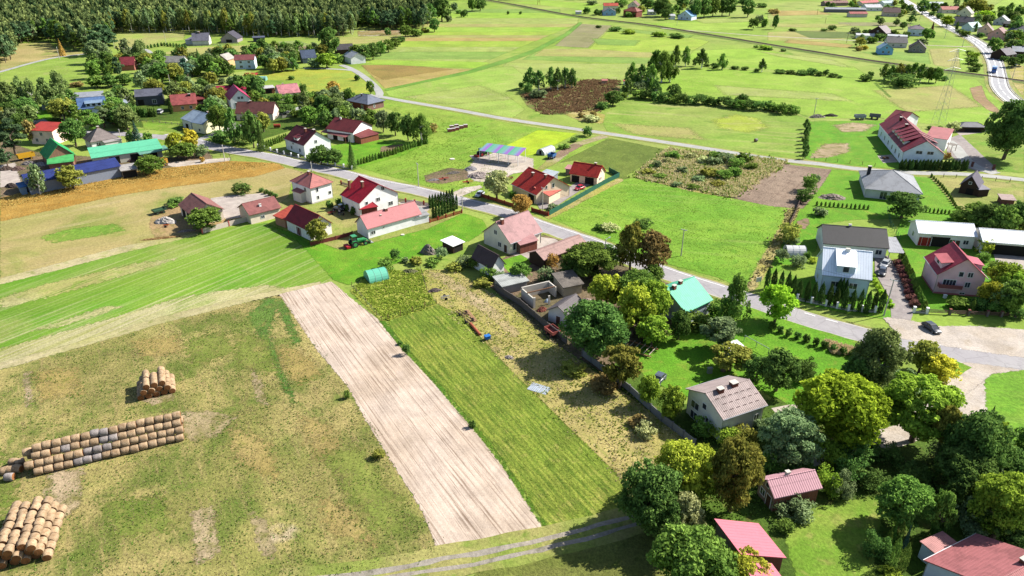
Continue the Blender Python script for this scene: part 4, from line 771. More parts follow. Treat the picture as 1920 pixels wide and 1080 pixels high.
h = house("gable_house", "tall pale blue house with shiny silver roof and wide dormer", "house", (1541, 515), (1635.5, 525), 10.5, 5.0, 4.6, W((198, 212, 230)), roofm((310, 318, 330), "seam", .05),
          wins=((0, .3, 2.3, 1.9, 1.2), (0, .68, 2.2, 1.6, 1.3), (3, .4, 1.2, 1, 1.2), (0, .3, .3, .8, .5)), chim=((.0, -.1, .3, .4, W(white)),), short="silver-roofed house", gutter=True, ov=.35)
dormer(h, -1, -.07, 3.8, hgt=1.9, zoff=.13, wn=1, wall=W((206, 218, 234)), mat=roofm((340, 342, 346), "seam", .03), slope=.45)
h = house("gable_house", "pink house with raspberry roof, balcony and side stairs", "house", (1757, 515), (1853, 523), (1742, 482), 4.9, 4.4, W((228, 186, 192)), roofm((196, 66, 88), "seam"), ridge='y',
          wins=((0, .48, 4.7, .9, 1.1), (0, .68, 4.7, 1.0, 1.1), (0, .28, 2.4, 2.6, 1.3), (0, .68, 2.2, 1.0, 1.2), (0, .62, .4, 1, .4)), short="pink house", plinth=W((186, 110, 110)), gutter=True, ov=.5)
dormer(h, 1, -.2, 4.8, hgt=1.5, zoff=.2, wn=1, wall=W((228, 186, 192)), mat=roofm((216, 110, 118), "seam"), slope=.2)
dormer(h, -1, -.1, 4, hgt=1.5, zoff=.15, wn=1, wall=W((228, 186, 192)), mat=roofm((206, 84, 110), "seam"), slope=.2)
bal = MB(); y0 = -h.D / 2 + h.ov; bal.box(-h.L / 2 + .9, .4, y0 - 1.3, y0, 1.9, 2.05); bal.build("balcony", plaster((206, 160, 160)), h.root)
ra = MB().box(-h.L / 2 + .9, .4, y0 - 1.3, y0 - 1.22, 2.05, 2.95).box(-h.L / 2 + .9, -h.L / 2 + .98, y0 - 1.3, y0, 2.05, 2.95); ra.build("balcony_rail", paint((176, 100, 100)), h.root)
stm = MB()
for i in range(9): stm.box(h.L / 2 - h.ov + .05, h.L / 2 - h.ov + 1.25, y0 + .3 + i * .3, y0 + .6 + i * .3, 0, .2 * (i + 1))
stm.build("stairs", paint((206, 120, 110)), h.root)
h = house("farm_barn", "white barn with ribbed silver roof, red door and open bay", "barn", (1722, 437), (1834, 444.5), 8.5, 3.6, 2.0, W((226, 224, 220)), roofm((290, 296, 306), "seam", .05), doors=((0, .13, 3, 2.4, paint((190, 50, 44))), (0, .72, 1, 2.1, M_frameb)), wins=((0, .62, 1.2, 1.3, 1), (0, .86, 1.2, 1.2, 1.1), (3, .5, 1.2, 1, 1.2)), darks=((0, .4, 4.4, 2.6),), short="white barn with red door")
h = house("farm_barn", "open-fronted barn with white sheet roof at the right edge", "barn", (1843, 453), (1960, 462), 9, 3.4, 2.0, W((236, 236, 236)), roofm((300, 304, 310), "corr", .05), darks=((0, .45, 8, 2.6),), short="open white barn")
h = house("pavilion", "dark pavilion with grey hip roof beside the guest house path", "pavilion", (1800, 238), (1852, 239), 6, 2.2, 1.4, M_darkwood, roofm((140, 140, 150), "slate"), kind='hip', darks=((0, .5, 6, 1.4),), short="dark pavilion")
# ---- bottom right
h = house("gable_house", "tall grey house with dusty mauve roof among the lower trees", "house", (1355.5, 787), (1439.5, 759), (1264.5, 735), 4.9, 2.1, W((214, 214, 206)), roofm((208, 188, 184), "corr"),
          wins=((3, .48, 3.6, .9, 1.0), (3, .22, 2.2, 1.9, 1.3), (3, .6, 1.6, .6, .9), (3, .22, .1, 1.6, 1.4), (0, .86, 2, 1, 1.2)), chim=((-.42, -.1, .45, .5), (.25, -.02, .5, .6)), short="mauve-roofed grey house", gutter=True, ov=.45)
MB().box(-.45, .45, -.3, .3, .4, 1.3).build("heat_pump", M_frame, h.root).location = (-h.L / 2 + .1, -.5, 0)
for row in range(3):
    for k in range(6):
        x = -h.L / 2 + 1 + k * (h.L - 2) / 5.5 + (row % 2) * .7; y = -h.D / 2 + 1.1 + row * 1.1; z = h.he + h.rise * (1 - abs(y) / (h.D / 2)) + .03
        MB().box(x, x + .7, y - .04, y + .04, z, z + .07).build("snow_guard", paint((120, 90, 90)), h.root)
h = house("gable_house", "small brick and stone cottage with pink ribbed roof near lawn", "cottage", (1452, 935), (1543, 915), (1412, 897), 2.9, 1.5, brick((186, 110, 84), (200, 190, 176)), roofm((236, 182, 192), "corr", .05), wins=((3, .5, 3.0, .7, .9), (3, .3, .9, 1, 1.1)), doors=((3, .7, 1, 2),), chim=((-.1, .15, .4, .28, W(greyw)),), short="pink ribbed cottage", ov=.35)
h = house("long_barn", "long rose-pink roofed barn under the lower trees", "barn", (1422, 981), (1475, 1046), -7.2, 2.7, 2.9, brick((170, 90, 76)), roofm((240, 132, 150), "seam", .07), kind='shed', short="rose-pink barn", ov=.3)
h = house("long_barn", "narrower rose-pink roof continuing the barn below the frame edge", "barn", (1447, 1056), (1510, 1140), -5.0, 3.3, 2.1, brick((170, 90, 76)), roofm((240, 132, 150), "seam", .07), kind='shed', ov=.3)
h = house("hip_roof_house", "blue-grey house with salmon roof in the bottom right corner", "house", (1732, 1050), (1831, 1000), -15, 3.3, 3.3, W((186, 198, 214)), roofm((204, 126, 128), "tile"), ridge='x', chim=((.45, .05, .3, .55), (.3, -.5, .1, .5, brick((206, 130, 120)))), short="salmon-roofed corner house", gutter=True)
porch(h, (1754, 1038), (1797, 1018), (1719, 1017), 2.8, .4, roofm((220, 156, 152), "tile"), kind='flat', wall=W((186, 198, 214)), name="annex_roof")
# ---- farm in the middle
h = house("tiled_barn", "dark tiled barn with white gable below the cream centre house", "barn", (883, 483), (922, 505), (957, 500), 2.6, 3.0, W(white), roofm((104, 84, 88), "tile"), short="dark tiled barn")
h = house("garage", "long pink-brown roofed garage beside the parked white estate car", "garage", (1020, 488), (1102, 456), 6, 2.7, 1.5, M_darkwood, roofm((206, 168, 160), "corr"), short="pink-brown garage")
h = house("flat_shed", "small pale grey roofed hut below the dark tiled barn", "hut", (941, 538), (993, 526), 5, 2.3, .5, W((150, 146, 140)), roofm((206, 210, 206), "corr"), kind='shed', short="pale grey hut")
h = house("tiled_shed", "old shed with dark ribbed tile roof in the farmyard", "shed", (1067, 596), (1101, 571), (1031, 576), 2.7, 1.8, W((206, 206, 206)), roofm((122, 114, 118), "tile"), doors=((3, .5, 1, 1.9),), short="dark ribbed shed")
h = house("ruined_shed", "mossy grey roofed lean-to behind the roofless brick walls", "shed", (1056, 540), (1096, 532), 6, 2.6, 1, W((170, 160, 140)), roofm((150, 140, 130), "slate", .3), kind='shed', short="mossy lean-to")
h = house("gable_house", "house with turquoise metal roof and two chimneys hidden by trees", "house", (1286, 587), (1337.5, 562), (1240, 538), 3.4, 3.5, W((150, 160, 170)), roofm((112, 226, 186), "seam", .08), chim=((-.05, -.02, .5, .4), (-.6, -.1, .4, .4)), short="turquoise-roofed house")
h = house("flat_shed", "wooden shelter with pale sheet roof below the tall yellow-green trees", "shelter", (1209, 626), (1246, 622), 4, 2.1, .4, M_wood, roofm((186, 196, 204), "corr"), kind='shed', darks=((0, .5, 4, 1.3),))
h = house("flat_shed", "little white shed with flat white roof in the orchard lawn", "shed", (1372, 660), (1400, 652), (1360, 645), 2.3, .3, W(greyw), roofm((300, 298, 296), "seam"), kind='shed', short="little white orchard shed")
h = house("flat_shed", "tilted white sheet-roofed shelter near dark tiled barn", "shelter", (849, 462), (872, 453), (834, 449), 2.3, .3, M_darkwood, roofm((310, 310, 310), "seam"), kind='shed', darks=((0, .5, 2.6, 1.8),), short="white sheet shelter")
h = house("flat_shed", "pale blue-grey metal garage between the two red tiled houses", "garage", (1036, 331), (1049, 322), (1022, 320), 2.6, .3, paint((176, 190, 196)), roofm((196, 208, 214), "seam"), kind='shed')
h = house("flat_shed", "small pink-roofed shed behind the red tiled garage", "shed", (1058, 316), (1075, 318), 4, 2.2, .3, W((150, 130, 120)), roofm((214, 150, 150), "seam"), kind='shed')
# roofless walls
e = empty("roofless_outbuilding", P(1015, 562), math.atan2(*(P(1045, 548) - P(995, 560)).to_2d().yx), "roofless grey block walls of a ruined outbuilding in the farmyard", "ruin"); LAND.append(("roofless block walls", 1015, 555))
for (x0, x1, y0, y1, zt) in ((-3.6, 3.6, 2.6, 2.9, 2.7), (-3.6, -3.3, -2.6, 2.6, 2.4), (3.3, 3.6, -.5, 2.6, 2.6), (-3.6, -3.1, -2.9, -2.6, 2.6), (0.2, .6, -2.9, -2.6, 2.2)):
    MB().box(x0, x1, y0, y1, 0, zt).build("wall", M_conc, e)
MB().box(-3.7, 3.7, -.1, .1, 2.45, 2.65).build("beam", M_wood, e)
# ---- far houses beyond the railway
far = [
 ("blue gabled house right behind the railway meadow", (1648, 92), (1677, 93), 10, 3.4, 3.2, W((130, 180, 222)), roofm((150, 190, 220), "seam"), 'y', 'gable', "blue gabled house"),
 ("grey ruined-looking house with slate roof behind blue gabled house", (1664, 80), (1703, 81), 10, 3.2, 3.6, W(greyw), roofm((128, 124, 130), "slate"), 'x', 'gable', "slate house past the railway"),
 ("black-roofed barn right of the blue gabled house", (1704, 90), (1738, 92), 11, 2.6, 4.2, W((150, 140, 130)), roofm((74, 64, 72), "corr"), 'y', 'gable', "black-roofed barn"),
 ("house with striped dark red gable roof and white edge", (1628, 59), (1662, 63), 10, 3, 4.6, M_darkwood, roofm((120, 96, 110), "seam"), 'y', 'gable', "striped dark gable house"),
 ("white house with pale brown hip roof left of the highway", (1706, 54), (1737, 55), 9, 5, 2.4, W((220, 228, 240)), roofm((150, 130, 146), "tile"), 'x', 'hip', "white hip house by highway"),
 ("low white-roofed shed row beside the white hip house", (1664, 67), (1702, 69), 6, 2.6, .6, W(white), roofm((226, 232, 238), "corr"), 'x', 'shed', None),
 ("white flat-roofed shed left of the striped gable house", (1606, 66), (1632, 67), 8, 2.6, .6, W(white), roofm((236, 238, 240), "corr"), 'x', 'shed', None),
 ("big dark brown-roofed house left of the highway top", (1656, 23), (1689, 24), 12, 3.6, 4, W((196, 180, 170)), roofm((110, 76, 76), "tile"), 'x', 'gable', "big brown-roofed house"),
 ("long white-roofed building left of the big brown-roofed house", (1625, 14), (1656, 14), 14, 3.4, 2.4, W(white), roofm((232, 232, 236), "seam"), 'x', 'gable', "long white far building"),
 ("low house with red roof below the long white far building", (1594, 26), (1628, 26), 8, 3, 1.6, W((214, 200, 190)), roofm((196, 96, 92), "tile"), 'x', 'gable', "low red far house"),
 ("long greenhouse row with grey glass roof near the top edge", (1548, 17), (1625, 18), 8, 3, 1.4, paint((150, 150, 160)), roofm((186, 192, 200), "seam"), 'x', 'gable', "far greenhouse row"),
 ("row of brown roofed sheds at the top edge", (1548, 6), (1592, 5), 9, 3, 2, W((150, 130, 120)), roofm((150, 96, 86), "tile"), 'x', 'gable', None),
 ("red roofed house touching the top edge left of brown-roofed house", (1617, 6), (1650, 4), 9, 3, 2, W(cream), roofm((206, 80, 84), "tile"), 'x', 'gable', None),
 ("pale blue roofed house touching the top edge by the highway", (1658, 6), (1680, 5), 9, 3.4, 2, W(white), roofm((196, 220, 240), "seam"), 'x', 'gable', None),
 ("white-blue metal roofed house at top edge right of highway", (1742, 10), (1772, 10), 10, 3.4, 3, W(white), roofm((216, 230, 240), "seam"), 'x', 'gable', "white-blue roof at top"),
 ("long red-tiled house right of the highway", (1767, 18), (1801, 18), 10, 3.4, 2.6, W((226, 214, 200)), roofm((196, 84, 70), "tile"), 'x', 'gable', "long red-tiled far house"),
 ("cream steep-gabled house right of the long red-tiled house", (1793, 24), (1822, 26), 10, 3.6, 5.4, W((232, 222, 196)), roofm((190, 180, 176), "tile"), 'y', 'gable', "cream steep gable house"),
 ("grey slate-roofed farmhouse right of the highway", (1788, 41), (1826, 43), 10, 3, 4, W((150, 150, 156)), roofm((110, 108, 122), "slate"), 'x', 'gable', "grey slate farmhouse"),
 ("mint-roofed house beside the beige steep gable", (1823, 52), (1842, 50), 9, 3.4, 3.4, W((190, 214, 206)), roofm((150, 200, 196), "seam"), 'x', 'gable', "mint-roofed house"),
 ("beige house with steep taupe gable right of the mint-roofed house", (1832, 56), (1862, 58), 10, 4, 4.6, W((226, 196, 174)), roofm((160, 130, 130), "tile"), 'y', 'gable', "beige taupe gable"),
 ("pink gabled house with three windows right of highway", (1852, 63), (1886, 66), 10, 4, 4.4, W((224, 172, 160)), roofm((150, 84, 90), "tile"), 'y', 'gable', "pink gabled far house"),
 ("grey-white house with long grey roof above the pink gabled one", (1862, 38), (1890, 40), 10, 3.4, 3.8, W(greyw), roofm((170, 176, 184), "seam"), 'y', 'gable', "grey-white far house"),
 ("low dark slate barn at right above the pink gabled house", (1880, 44), (1905, 46), 9, 2.8, 1.8, M_darkwood, roofm((96, 100, 106), "slate"), 'x', 'gable', None),
 ("dark barn with silver-grey roof at right edge below the highway houses", (1888, 104), (1907, 101), 10, 3, 3.4, M_darkwood, roofm((110, 104, 120), "corr"), 'x', 'gable', "dark barn at right edge"),
 ("silver-roofed barn filling the right edge by the highway bend", (1898, 96), (1936, 98), 10, 4, 2.6, M_darkwood, roofm((190, 196, 208), "seam"), 'x', 'gable', None),
 ("dark grey gable at the right edge below the bright far field", (1912, 62), (1950, 60), 12, 4, 4, W((150, 150, 160)), roofm((120, 124, 136), "slate"), 'y', 'gable', None),
 ("blue wooden house with pale roof behind the railway", (1130, 22), (1156, 22), 9, 3.4, 3.2, W((150, 184, 220)), roofm((150, 140, 150), "seam"), 'y', 'gable', "blue house behind railway"),
 ("house with bright orange-red roof behind the blue railway house", (1132, 11), (1160, 11), 9, 4.4, 2.4, W(cream), roofm((226, 100, 76), "tile"), 'x', 'gable', "orange-red far roof"),
 ("square red brick house with brown pyramid roof past the railway", (1168, 20), (1194, 22), 11, 5, 3.2, brick((190, 100, 80)), roofm((176, 96, 84), "tile"), 'x', 'hip', "square brick far house"),
 ("brown gabled house behind the square red brick house", (1176, 10), (1196, 11), 9, 4, 4, W((214, 200, 186)), roofm((140, 96, 86), "tile"), 'y', 'gable', None),
 ("small white-roofed shed left of the railway village trees", (1079, 22), (1091, 22), 5, 2.4, .8, W(greyw), roofm((230, 230, 230), "seam"), 'x', 'gable', None),
 ("white flat building right of the square brick house", (1216, 22), (1232, 22), 10, 3, 1.4, W((214, 220, 226)), roofm((232, 236, 240), "seam"), 'x', 'gable', "white flat far building"),
 ("white garage left of the blue-edged gabled house", (1256, 30), (1267, 30), 8, 3, 1.4, W(white), roofm((230, 232, 236), "seam"), 'x', 'gable', None),
 ("blue-roofed white gabled house past the railway", (1270, 29), (1297, 31), 12, 3.4, 4.4, W((206, 216, 232)), roofm((110, 176, 224), "seam"), 'y', 'gable', "blue-roofed far gable"),
 ("small pink-roofed hut in the fallow field", (1128, 151), (1140, 151), 3, 2, .5, W((186, 150, 130)), roofm((230, 150, 140), "seam"), 'x', 'gable', "pink field hut"),
 ("tiny white and red hut under the field trees", (1169, 152), (1176, 152), 3, 2, .5, W(white), roofm((230, 130, 120), "seam"), 'x', 'gable', None),
]
for lab, A, B, D, he, ri, wm, rm, rdg, kd, sh_ in far:
    big = D > 8
    ws = ((0, .3, 1, 1.1, 1.2), (0, .7, 1, 1.1, 1.2)) + (((0, .5, he + .4, 1, 1.1),) if rdg == 'y' else ()) if big else ()
    house("far_house" if big else "far_shed", lab, "house" if big else "shed", A, B, D, he, ri, wm, rm, kind=kd, ridge=rdg, wins=ws, short=sh_, chim=((.2, .05, .5),) if big and kd != 'shed' else ())
for lab, A, B, D, col in (("mint plastic tunnel greenhouse beside the overgrown garden plot", (694, 533), (730, 525), (678, 519), (130, 230, 196)),
                          ("white tunnel greenhouse with open end beside the lime mustard field", (1021, 292), (1042, 284), (1012, 286), (226, 232, 228)),
                          ("pale mint plastic tunnel between the two silver-roofed barns", (1862, 412), (1894, 420), 5, (206, 240, 232)),
                          ("white plastic garden tunnel with bushes left of the silver-roofed house", (1476, 483), (1512, 484), 4.5, (238, 240, 240)),
                          ("small translucent tunnel among birches at the far left", (80, 207), (94, 206), 4, (206, 214, 214)),
                          ("pale turquoise tunnel left of the faded pink cottage", (483, 152), (498, 152), 4, (150, 214, 200)),
                          ("long plastic tunnel beside the striped gable house far right", (1610, 69), (1640, 70), 5, (220, 226, 232))):
    c, rz, L, D_, sw = rect(A, B, D, 0.0)
    r = empty("tunnel_greenhouse", c, rz, lab, "greenhouse")
    n = 12; pr = [(math.cos(math.pi * i / n) * D_ / 2, math.sin(math.pi * i / n) * min(2.3, D_ * .55)) for i in range(n + 1)]
    m = MB(); vs = [(-L / 2, y, z) for y, z in pr] + [(L / 2, y, z) for y, z in pr]; k = n + 1
    m.add(vs, [(i, i + 1, i + 1 + k, i + k) for i in range(n)] + [tuple(range(k)), tuple(reversed(range(k, 2 * k)))])
    t = NT("greenhouse_film"); t.fin(t.val(t.mix(0.0, G(*col), G(*col)), t.noise(t.n("ShaderNodeTexCoord").outputs["Object"], 1.5, 4, .7), .8, 1.12), .35, .4)
    m.build("film", t.m, r)
    hp = MB()
    for j in range(max(3, int(L / 1.4)) + 1):
        x = -L / 2 + L * j / max(3, int(L / 1.4))
        for i in range(n): hp.tube((x, pr[i][0] * 1.01, pr[i][1] * 1.01), (x, pr[i + 1][0] * 1.01, pr[i + 1][1] * 1.01), .035, n=4, cap=False)
    hp.build("hoops", M_metal if col[0] > 180 else paint((190, 240, 220)), r)
    d_ = MB().box(-L / 2 - .04, -L / 2 - .01, -.5, .5, .1, 1.6).build("door", M_dark_in if col[0] > 220 else paint((170, 230, 210)), r)  # white tunnels: near-black panel paints the dark inside of the open end
    u, v, _ = proj(c); LAND.append((lab.split(" greenhouse")[0].replace("with open end", "")[:28].strip() if False else "tunnel greenhouse", u, v)) if lab.startswith("mint") else None
# striped canopy over the tractor
c, rz, L, D_, sw = rect((897, 280), (972, 290), (905, 270), 4.2)
r = empty("field_canopy", c, rz, "open canopy on posts with green and violet striped roof", "canopy"); LAND.append(("striped canopy", 935, 285))
t = NT("striped_sheeting"); g = t.n("ShaderNodeTexCoord").outputs["Object"]; sx = t.n("ShaderNodeSeparateXYZ"); t.l(g, sx.inputs[0])
cr = t.n("ShaderNodeValToRGB"); cr.color_ramp.interpolation = 'CONSTANT'; t.l(t.math('FRACT', t.math('MULTIPLY', sx.outputs[0], 1 / 4.4)), cr.inputs[0])
for i, (p_, q) in enumerate(((0, (130, 200, 170)), (.3, (150, 176, 206)), (.5, (172, 130, 214)), (.8, (110, 196, 160)))):
    el = cr.color_ramp.elements[i] if i < 2 else cr.color_ramp.elements.new(p_); el.position = p_; el.color = G(*q)
t.fin(cr.outputs[0], .6, .2)
MB().slab([(-L / 2, -D_ / 2, 3.8), (L / 2, -D_ / 2, 3.8), (L / 2, D_ / 2, 4.8), (-L / 2, D_ / 2, 4.8)], .08).build("roof", t.m, r)
for sy, zt in ((-1, 3.75), (1, 4.7)):
    for j in range(5):
        x = (-.48 + .24 * j) * L; MB().box(x - .07, x + .07, sy * D_ * .46 - .07, sy * D_ * .46 + .07, 0, zt).build("post", M_frame, r)
# ------------------------------------------------------------ foliage
def leafmat(name, c, c2, trans=.28, var=.25):
    m = bpy.data.materials.new(name); m.use_nodes = True; t = m.node_tree; t.nodes.clear()
    out = t.nodes.new("ShaderNodeOutputMaterial"); mix = t.nodes.new("ShaderNodeMixShader"); d = t.nodes.new("ShaderNodeBsdfDiffuse"); tr = t.nodes.new("ShaderNodeBsdfTranslucent")
    at = t.nodes.new("ShaderNodeAttribute"); at.attribute_name = "tone"
    oi = t.nodes.new("ShaderNodeObjectInfo"); mx = t.nodes.new("ShaderNodeMix"); mx.data_type = 'RGBA'
    mx.inputs[6].default_value = c + (1,); mx.inputs[7].default_value = c2 + (1,)
    t.links.new(at.outputs["Fac"], mx.inputs[0])
    hs = t.nodes.new("ShaderNodeHueSaturation"); t.links.new(mx.outputs[2], hs.inputs["Color"])
    a = t.nodes.new("ShaderNodeMapRange"); a.inputs[3].default_value = 1 - var; a.inputs[4].default_value = 1 + var; t.links.new(oi.outputs["Random"], a.inputs[0]); t.links.new(a.outputs[0], hs.inputs["Value"])
    b = t.nodes.new("ShaderNodeMapRange"); b.inputs[3].default_value = .485; b.inputs[4].default_value = .515; t.links.new(oi.outputs["Random"], b.inputs[0]); t.links.new(b.outputs[0], hs.inputs["Hue"])
    t.links.new(hs.outputs[0], d.inputs[0]); t.links.new(hs.outputs[0], tr.inputs[0]); mix.inputs[0].default_value = trans
    t.links.new(d.outputs[0], mix.inputs[1]); t.links.new(tr.outputs[0], mix.inputs[2]); t.links.new(mix.outputs[0], out.inputs[0]); return m
LC = {"dark": ((.038, .08, .02), (.10, .17, .038)), "mid": ((.045, .095, .018), (.14, .22, .04)), "bright": ((.08, .135, .016), (.22, .3, .035)), "lime": ((.11, .19, .015), (.27, .39, .03)),
      "yellow": ((.22, .21, .025), (.42, .36, .04)), "ygreen": ((.11, .15, .016), (.33, .35, .04)), "olive": ((.10, .12, .022), (.23, .23, .045)), "brown": ((.11, .09, .03), (.27, .21, .07)),
      "orange": ((.19, .12, .03), (.36, .22, .06)), "grey": ((.055, .09, .035), (.19, .25, .11)), "pine": ((.030, .062, .03), (.085, .14, .06)), "blue": ((.035, .075, .05), (.09, .16, .11)),
      "birch": ((.07, .11, .035), (.18, .24, .075)), "plum": ((.07, .035, .03), (.16, .07, .06)), "pale": ((.17, .19, .07), (.38, .4, .18)), "thuja": ((.022, .05, .014), (.06, .105, .024))}
LM = {k: leafmat("foliage_" + k, *(tuple(x * m_ for x in c) for c, m_ in zip(v, (1.1, 1.42))), .34) for k, v in LC.items()}
LWORD = {"dark": "dark green", "mid": "mid green", "bright": "bright green", "lime": "lime green", "yellow": "yellow", "ygreen": "yellow-green", "olive": "olive green", "brown": "brownish", "orange": "rusty orange",
         "grey": "grey-green", "pine": "deep blue-green", "blue": "blue-grey", "birch": "soft grey-green", "plum": "plum red", "pale": "pale green", "thuja": "very dark green"}
t = NT("bark"); g = t.n("ShaderNodeTexCoord").outputs["Object"]; M_bark = t.fin(t.mix(t.noise(g, 3, 4, .7), (.05, .035, .025, 1), (.16, .12, .09, 1)), .95, .1)
t = NT("birch_bark"); g = t.n("ShaderNodeTexCoord").outputs["Object"]; M_birch = t.fin(t.mix(t.ramp(t.noise(g, 4, 4, .7), .45, .65), (.55, .53, .48, 1), (.08, .07, .06, 1)), .9, .2)

def leaves(C, N, size, r, jitter=.55, tone=None, asp=.62):
    """quads at C facing roughly N"""
    n = len(C); N = N + r.normal(0, jitter, N.shape); N /= np.linalg.norm(N, axis=1, keepdims=True) + 1e-9
    A = np.cross(N, r.normal(0, 1, N.shape)); A /= np.linalg.norm(A, axis=1, keepdims=True) + 1e-9; B = np.cross(N, A)
    s = (size * r.uniform(.6, 1.35, n))[:, None]
    V = np.stack([C - A * s - B * s * asp * .4, C + A * s * .15 - B * s * asp, C + A * s + B * s * asp * .3, C - A * s * .1 + B * s * asp], 1).reshape(-1, 3)
    Q = np.arange(4 * n).reshape(-1, 4)
    return V, Q
def leafmesh(name, C, N, size, r, jitter=.55, tone=None, asp=.62):
    V, Q = leaves(C, N, size, r, jitter, None, asp)
    me = npmesh(name, V, Q); me.materials.append(LM["mid"])
    at = me.attributes.new("tone", 'FLOAT', 'FACE'); tn = np.clip(tone if tone is not None else r.uniform(0, 1, len(C)), 0, 1).astype(np.float32); at.data.foreach_set("value", tn)
    return me
def sph(r, n):
    v = r.normal(0, 1, (n, 3)); return v / np.linalg.norm(v, axis=1, keepdims=True)
def crown(kind, seed, n, size):
    r = np.random.default_rng(seed); C = []; N = []; T = []
    if kind in ('round', 'oval', 'open', 'birch', 'bush'):
        nl = {'round': 56, 'oval': 50, 'open': 34, 'birch': 46, 'bush': 24}[kind]
        L = []
        for i in range(nl):
            z = r.uniform(-.8, .92) if kind != 'bush' else r.uniform(-.75, .7); a = r.uniform(0, 6.283)
            prof = math.sqrt(max(.02, 1 - abs(z) ** 2.2))
            if kind == 'oval': prof = math.sqrt(max(.02, 1 - (abs(z) ** 1.8))) * (1 - .25 * z)
            if kind == 'birch': prof = max(.12, (1 - abs(z + .25) / 1.3)) ** .55
            if kind == 'bush': prof = math.sqrt(max(.05, 1 - max(0, z) ** 2))
            rad = {'round': .27, 'oval': .26, 'open': .25, 'birch': .19, 'bush': .34}[kind] * r.uniform(.7, 1.3)
            rr = max(0, prof - rad * .75) * (r.uniform(.7, 1.22) if i % 4 else r.uniform(0, .6))
            if kind == 'open': rr = max(0, prof - rad * .5) * r.uniform(.45, 1.1)
            L.append((rr * math.cos(a), rr * math.sin(a), z * (1 - rad * .6), rad))
        for i in range({'birch': 10}.get(kind, 22)):
            d_ = sph(r, 1)[0]; d_[2] = abs(d_[2]) * r.choice([1, 1, -.6]); q = r.uniform(.82, 1.04) * (.6 if kind == 'birch' else 1); L.append((d_[0] * q, d_[1] * q, d_[2] * q, r.uniform(.1, .17)))
        nl = len(L); L = np.array(L); w = L[:, 3] ** 2; w /= w.sum()
        k = r.choice(nl, n, p=w); d = sph(r, n); d[:, 2] = np.abs(d[:, 2]) * np.where(r.uniform(0, 1, n) < .72, 1, -1)
        rad = L[k, 3] * r.uniform(.25, 1.25, n) ** .55
        sq = np.array([1, 1, {'birch': 1.5}.get(kind, .8)])
        C = L[k, :3] + d * rad[:, None] * sq; N = d * .8 + C * .35 + np.array([0, 0, .35]); base = r.uniform(0, 1, nl)
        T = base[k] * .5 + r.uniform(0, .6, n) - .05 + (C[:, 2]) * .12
    elif kind == 'pine':
        nl = 26; L = []
        for i in range(nl):
            z = r.uniform(-.7, .95); a = r.uniform(0, 6.283); prof = max(.15, 1 - abs(z - (-.05)) ** 1.6); rr = prof * r.uniform(.35, .85)
            L.append((rr * math.cos(a), rr * math.sin(a), z, .3 * r.uniform(.7, 1.2)))
        L = np.array(L); k = r.integers(0, nl, n); d = sph(r, n); d[:, 2] = np.abs(d[:, 2]) * .5 - .1
        C = L[k, :3] + d * (L[k, 3] * r.uniform(.4, 1.1, n))[:, None]; N = d + np.array([0, 0, .8]); base = r.uniform(0, 1, nl); T = base[k] * .4 + r.uniform(0, .6, n)
    elif kind == 'spruce':
        z = 1 - 2 * r.uniform(0, 1, n) ** .62; a = r.uniform(0, 6.283, n); tier = .72 + .28 * np.abs(((z * 9 + np.sin(a * 5) * .35) % 1.0))
        arm = .8 + .2 * np.cos(a * 9 + np.floor(z * 9) * 2.1); rr = (1 - z) / 2 * tier * arm * r.uniform(.45, 1.05, n) ** .5
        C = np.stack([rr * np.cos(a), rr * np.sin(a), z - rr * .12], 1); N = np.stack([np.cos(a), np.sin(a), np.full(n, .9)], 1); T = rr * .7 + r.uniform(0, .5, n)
    else:                                                     # thuja: a dense column
        z = r.uniform(-1, 1, n); a = r.uniform(0, 6.283, n); prof = np.clip(1 - np.maximum(0, (z - .0) / 1.0) ** 2.0, .03, 1) * (1 - .12 * np.maximum(0, -z))
        rr = prof * (.86 + .14 * np.sin(a * 6 + z * 5)) * r.uniform(.72, 1.05, n); C = np.stack([rr * np.cos(a), rr * np.sin(a), z], 1)
        N = np.stack([np.cos(a), np.sin(a), np.full(n, .4)], 1); T = r.uniform(0, 1, n)
    return leafmesh("crown_" + kind, np.asarray(C), np.asarray(N), size, r, {'thuja': .5, 'spruce': .5}.get(kind, 1.15), np.asarray(T))
def trunkmesh(seed, limbs=5, openk=False):
    """unit tree: base z=0, crown centre z=1; crown radius 1"""
    r = random.Random(seed); m = MB(); pts = [Vector((0, 0, 0))]
    for i in range(4): pts.append(pts[-1] + Vector((r.uniform(-.05, .05), r.uniform(-.05, .05), .25)))
    for i in range(4): m.tube(pts[i], pts[i + 1], .09 - .015 * i, .075 - .015 * i, 7, cap=False)
    for k in range(limbs):
        a = k * 2.4 + r.uniform(-.3, .3); s = pts[1].lerp(pts[4], r.uniform(.35, 1)); e = s + Vector((math.cos(a) * r.uniform(.35, .7), math.sin(a) * r.uniform(.35, .7), r.uniform(.12, .4)))
        md = s.lerp(e, .5) + Vector((0, 0, -.04)); m.tube(s, md, .035, .025, 5, False); m.tube(md, e, .025, .01, 5, False)
        for q in range(2):
            e2 = md + Vector((math.cos(a + 1 - 2 * q) * .35, math.sin(a + 1 - 2 * q) * .35, r.uniform(.1, .3))); m.tube(md, e2, .018, .006, 4, False)
    return m.mesh("trunk")
NSEED = {}
PROTO = {}
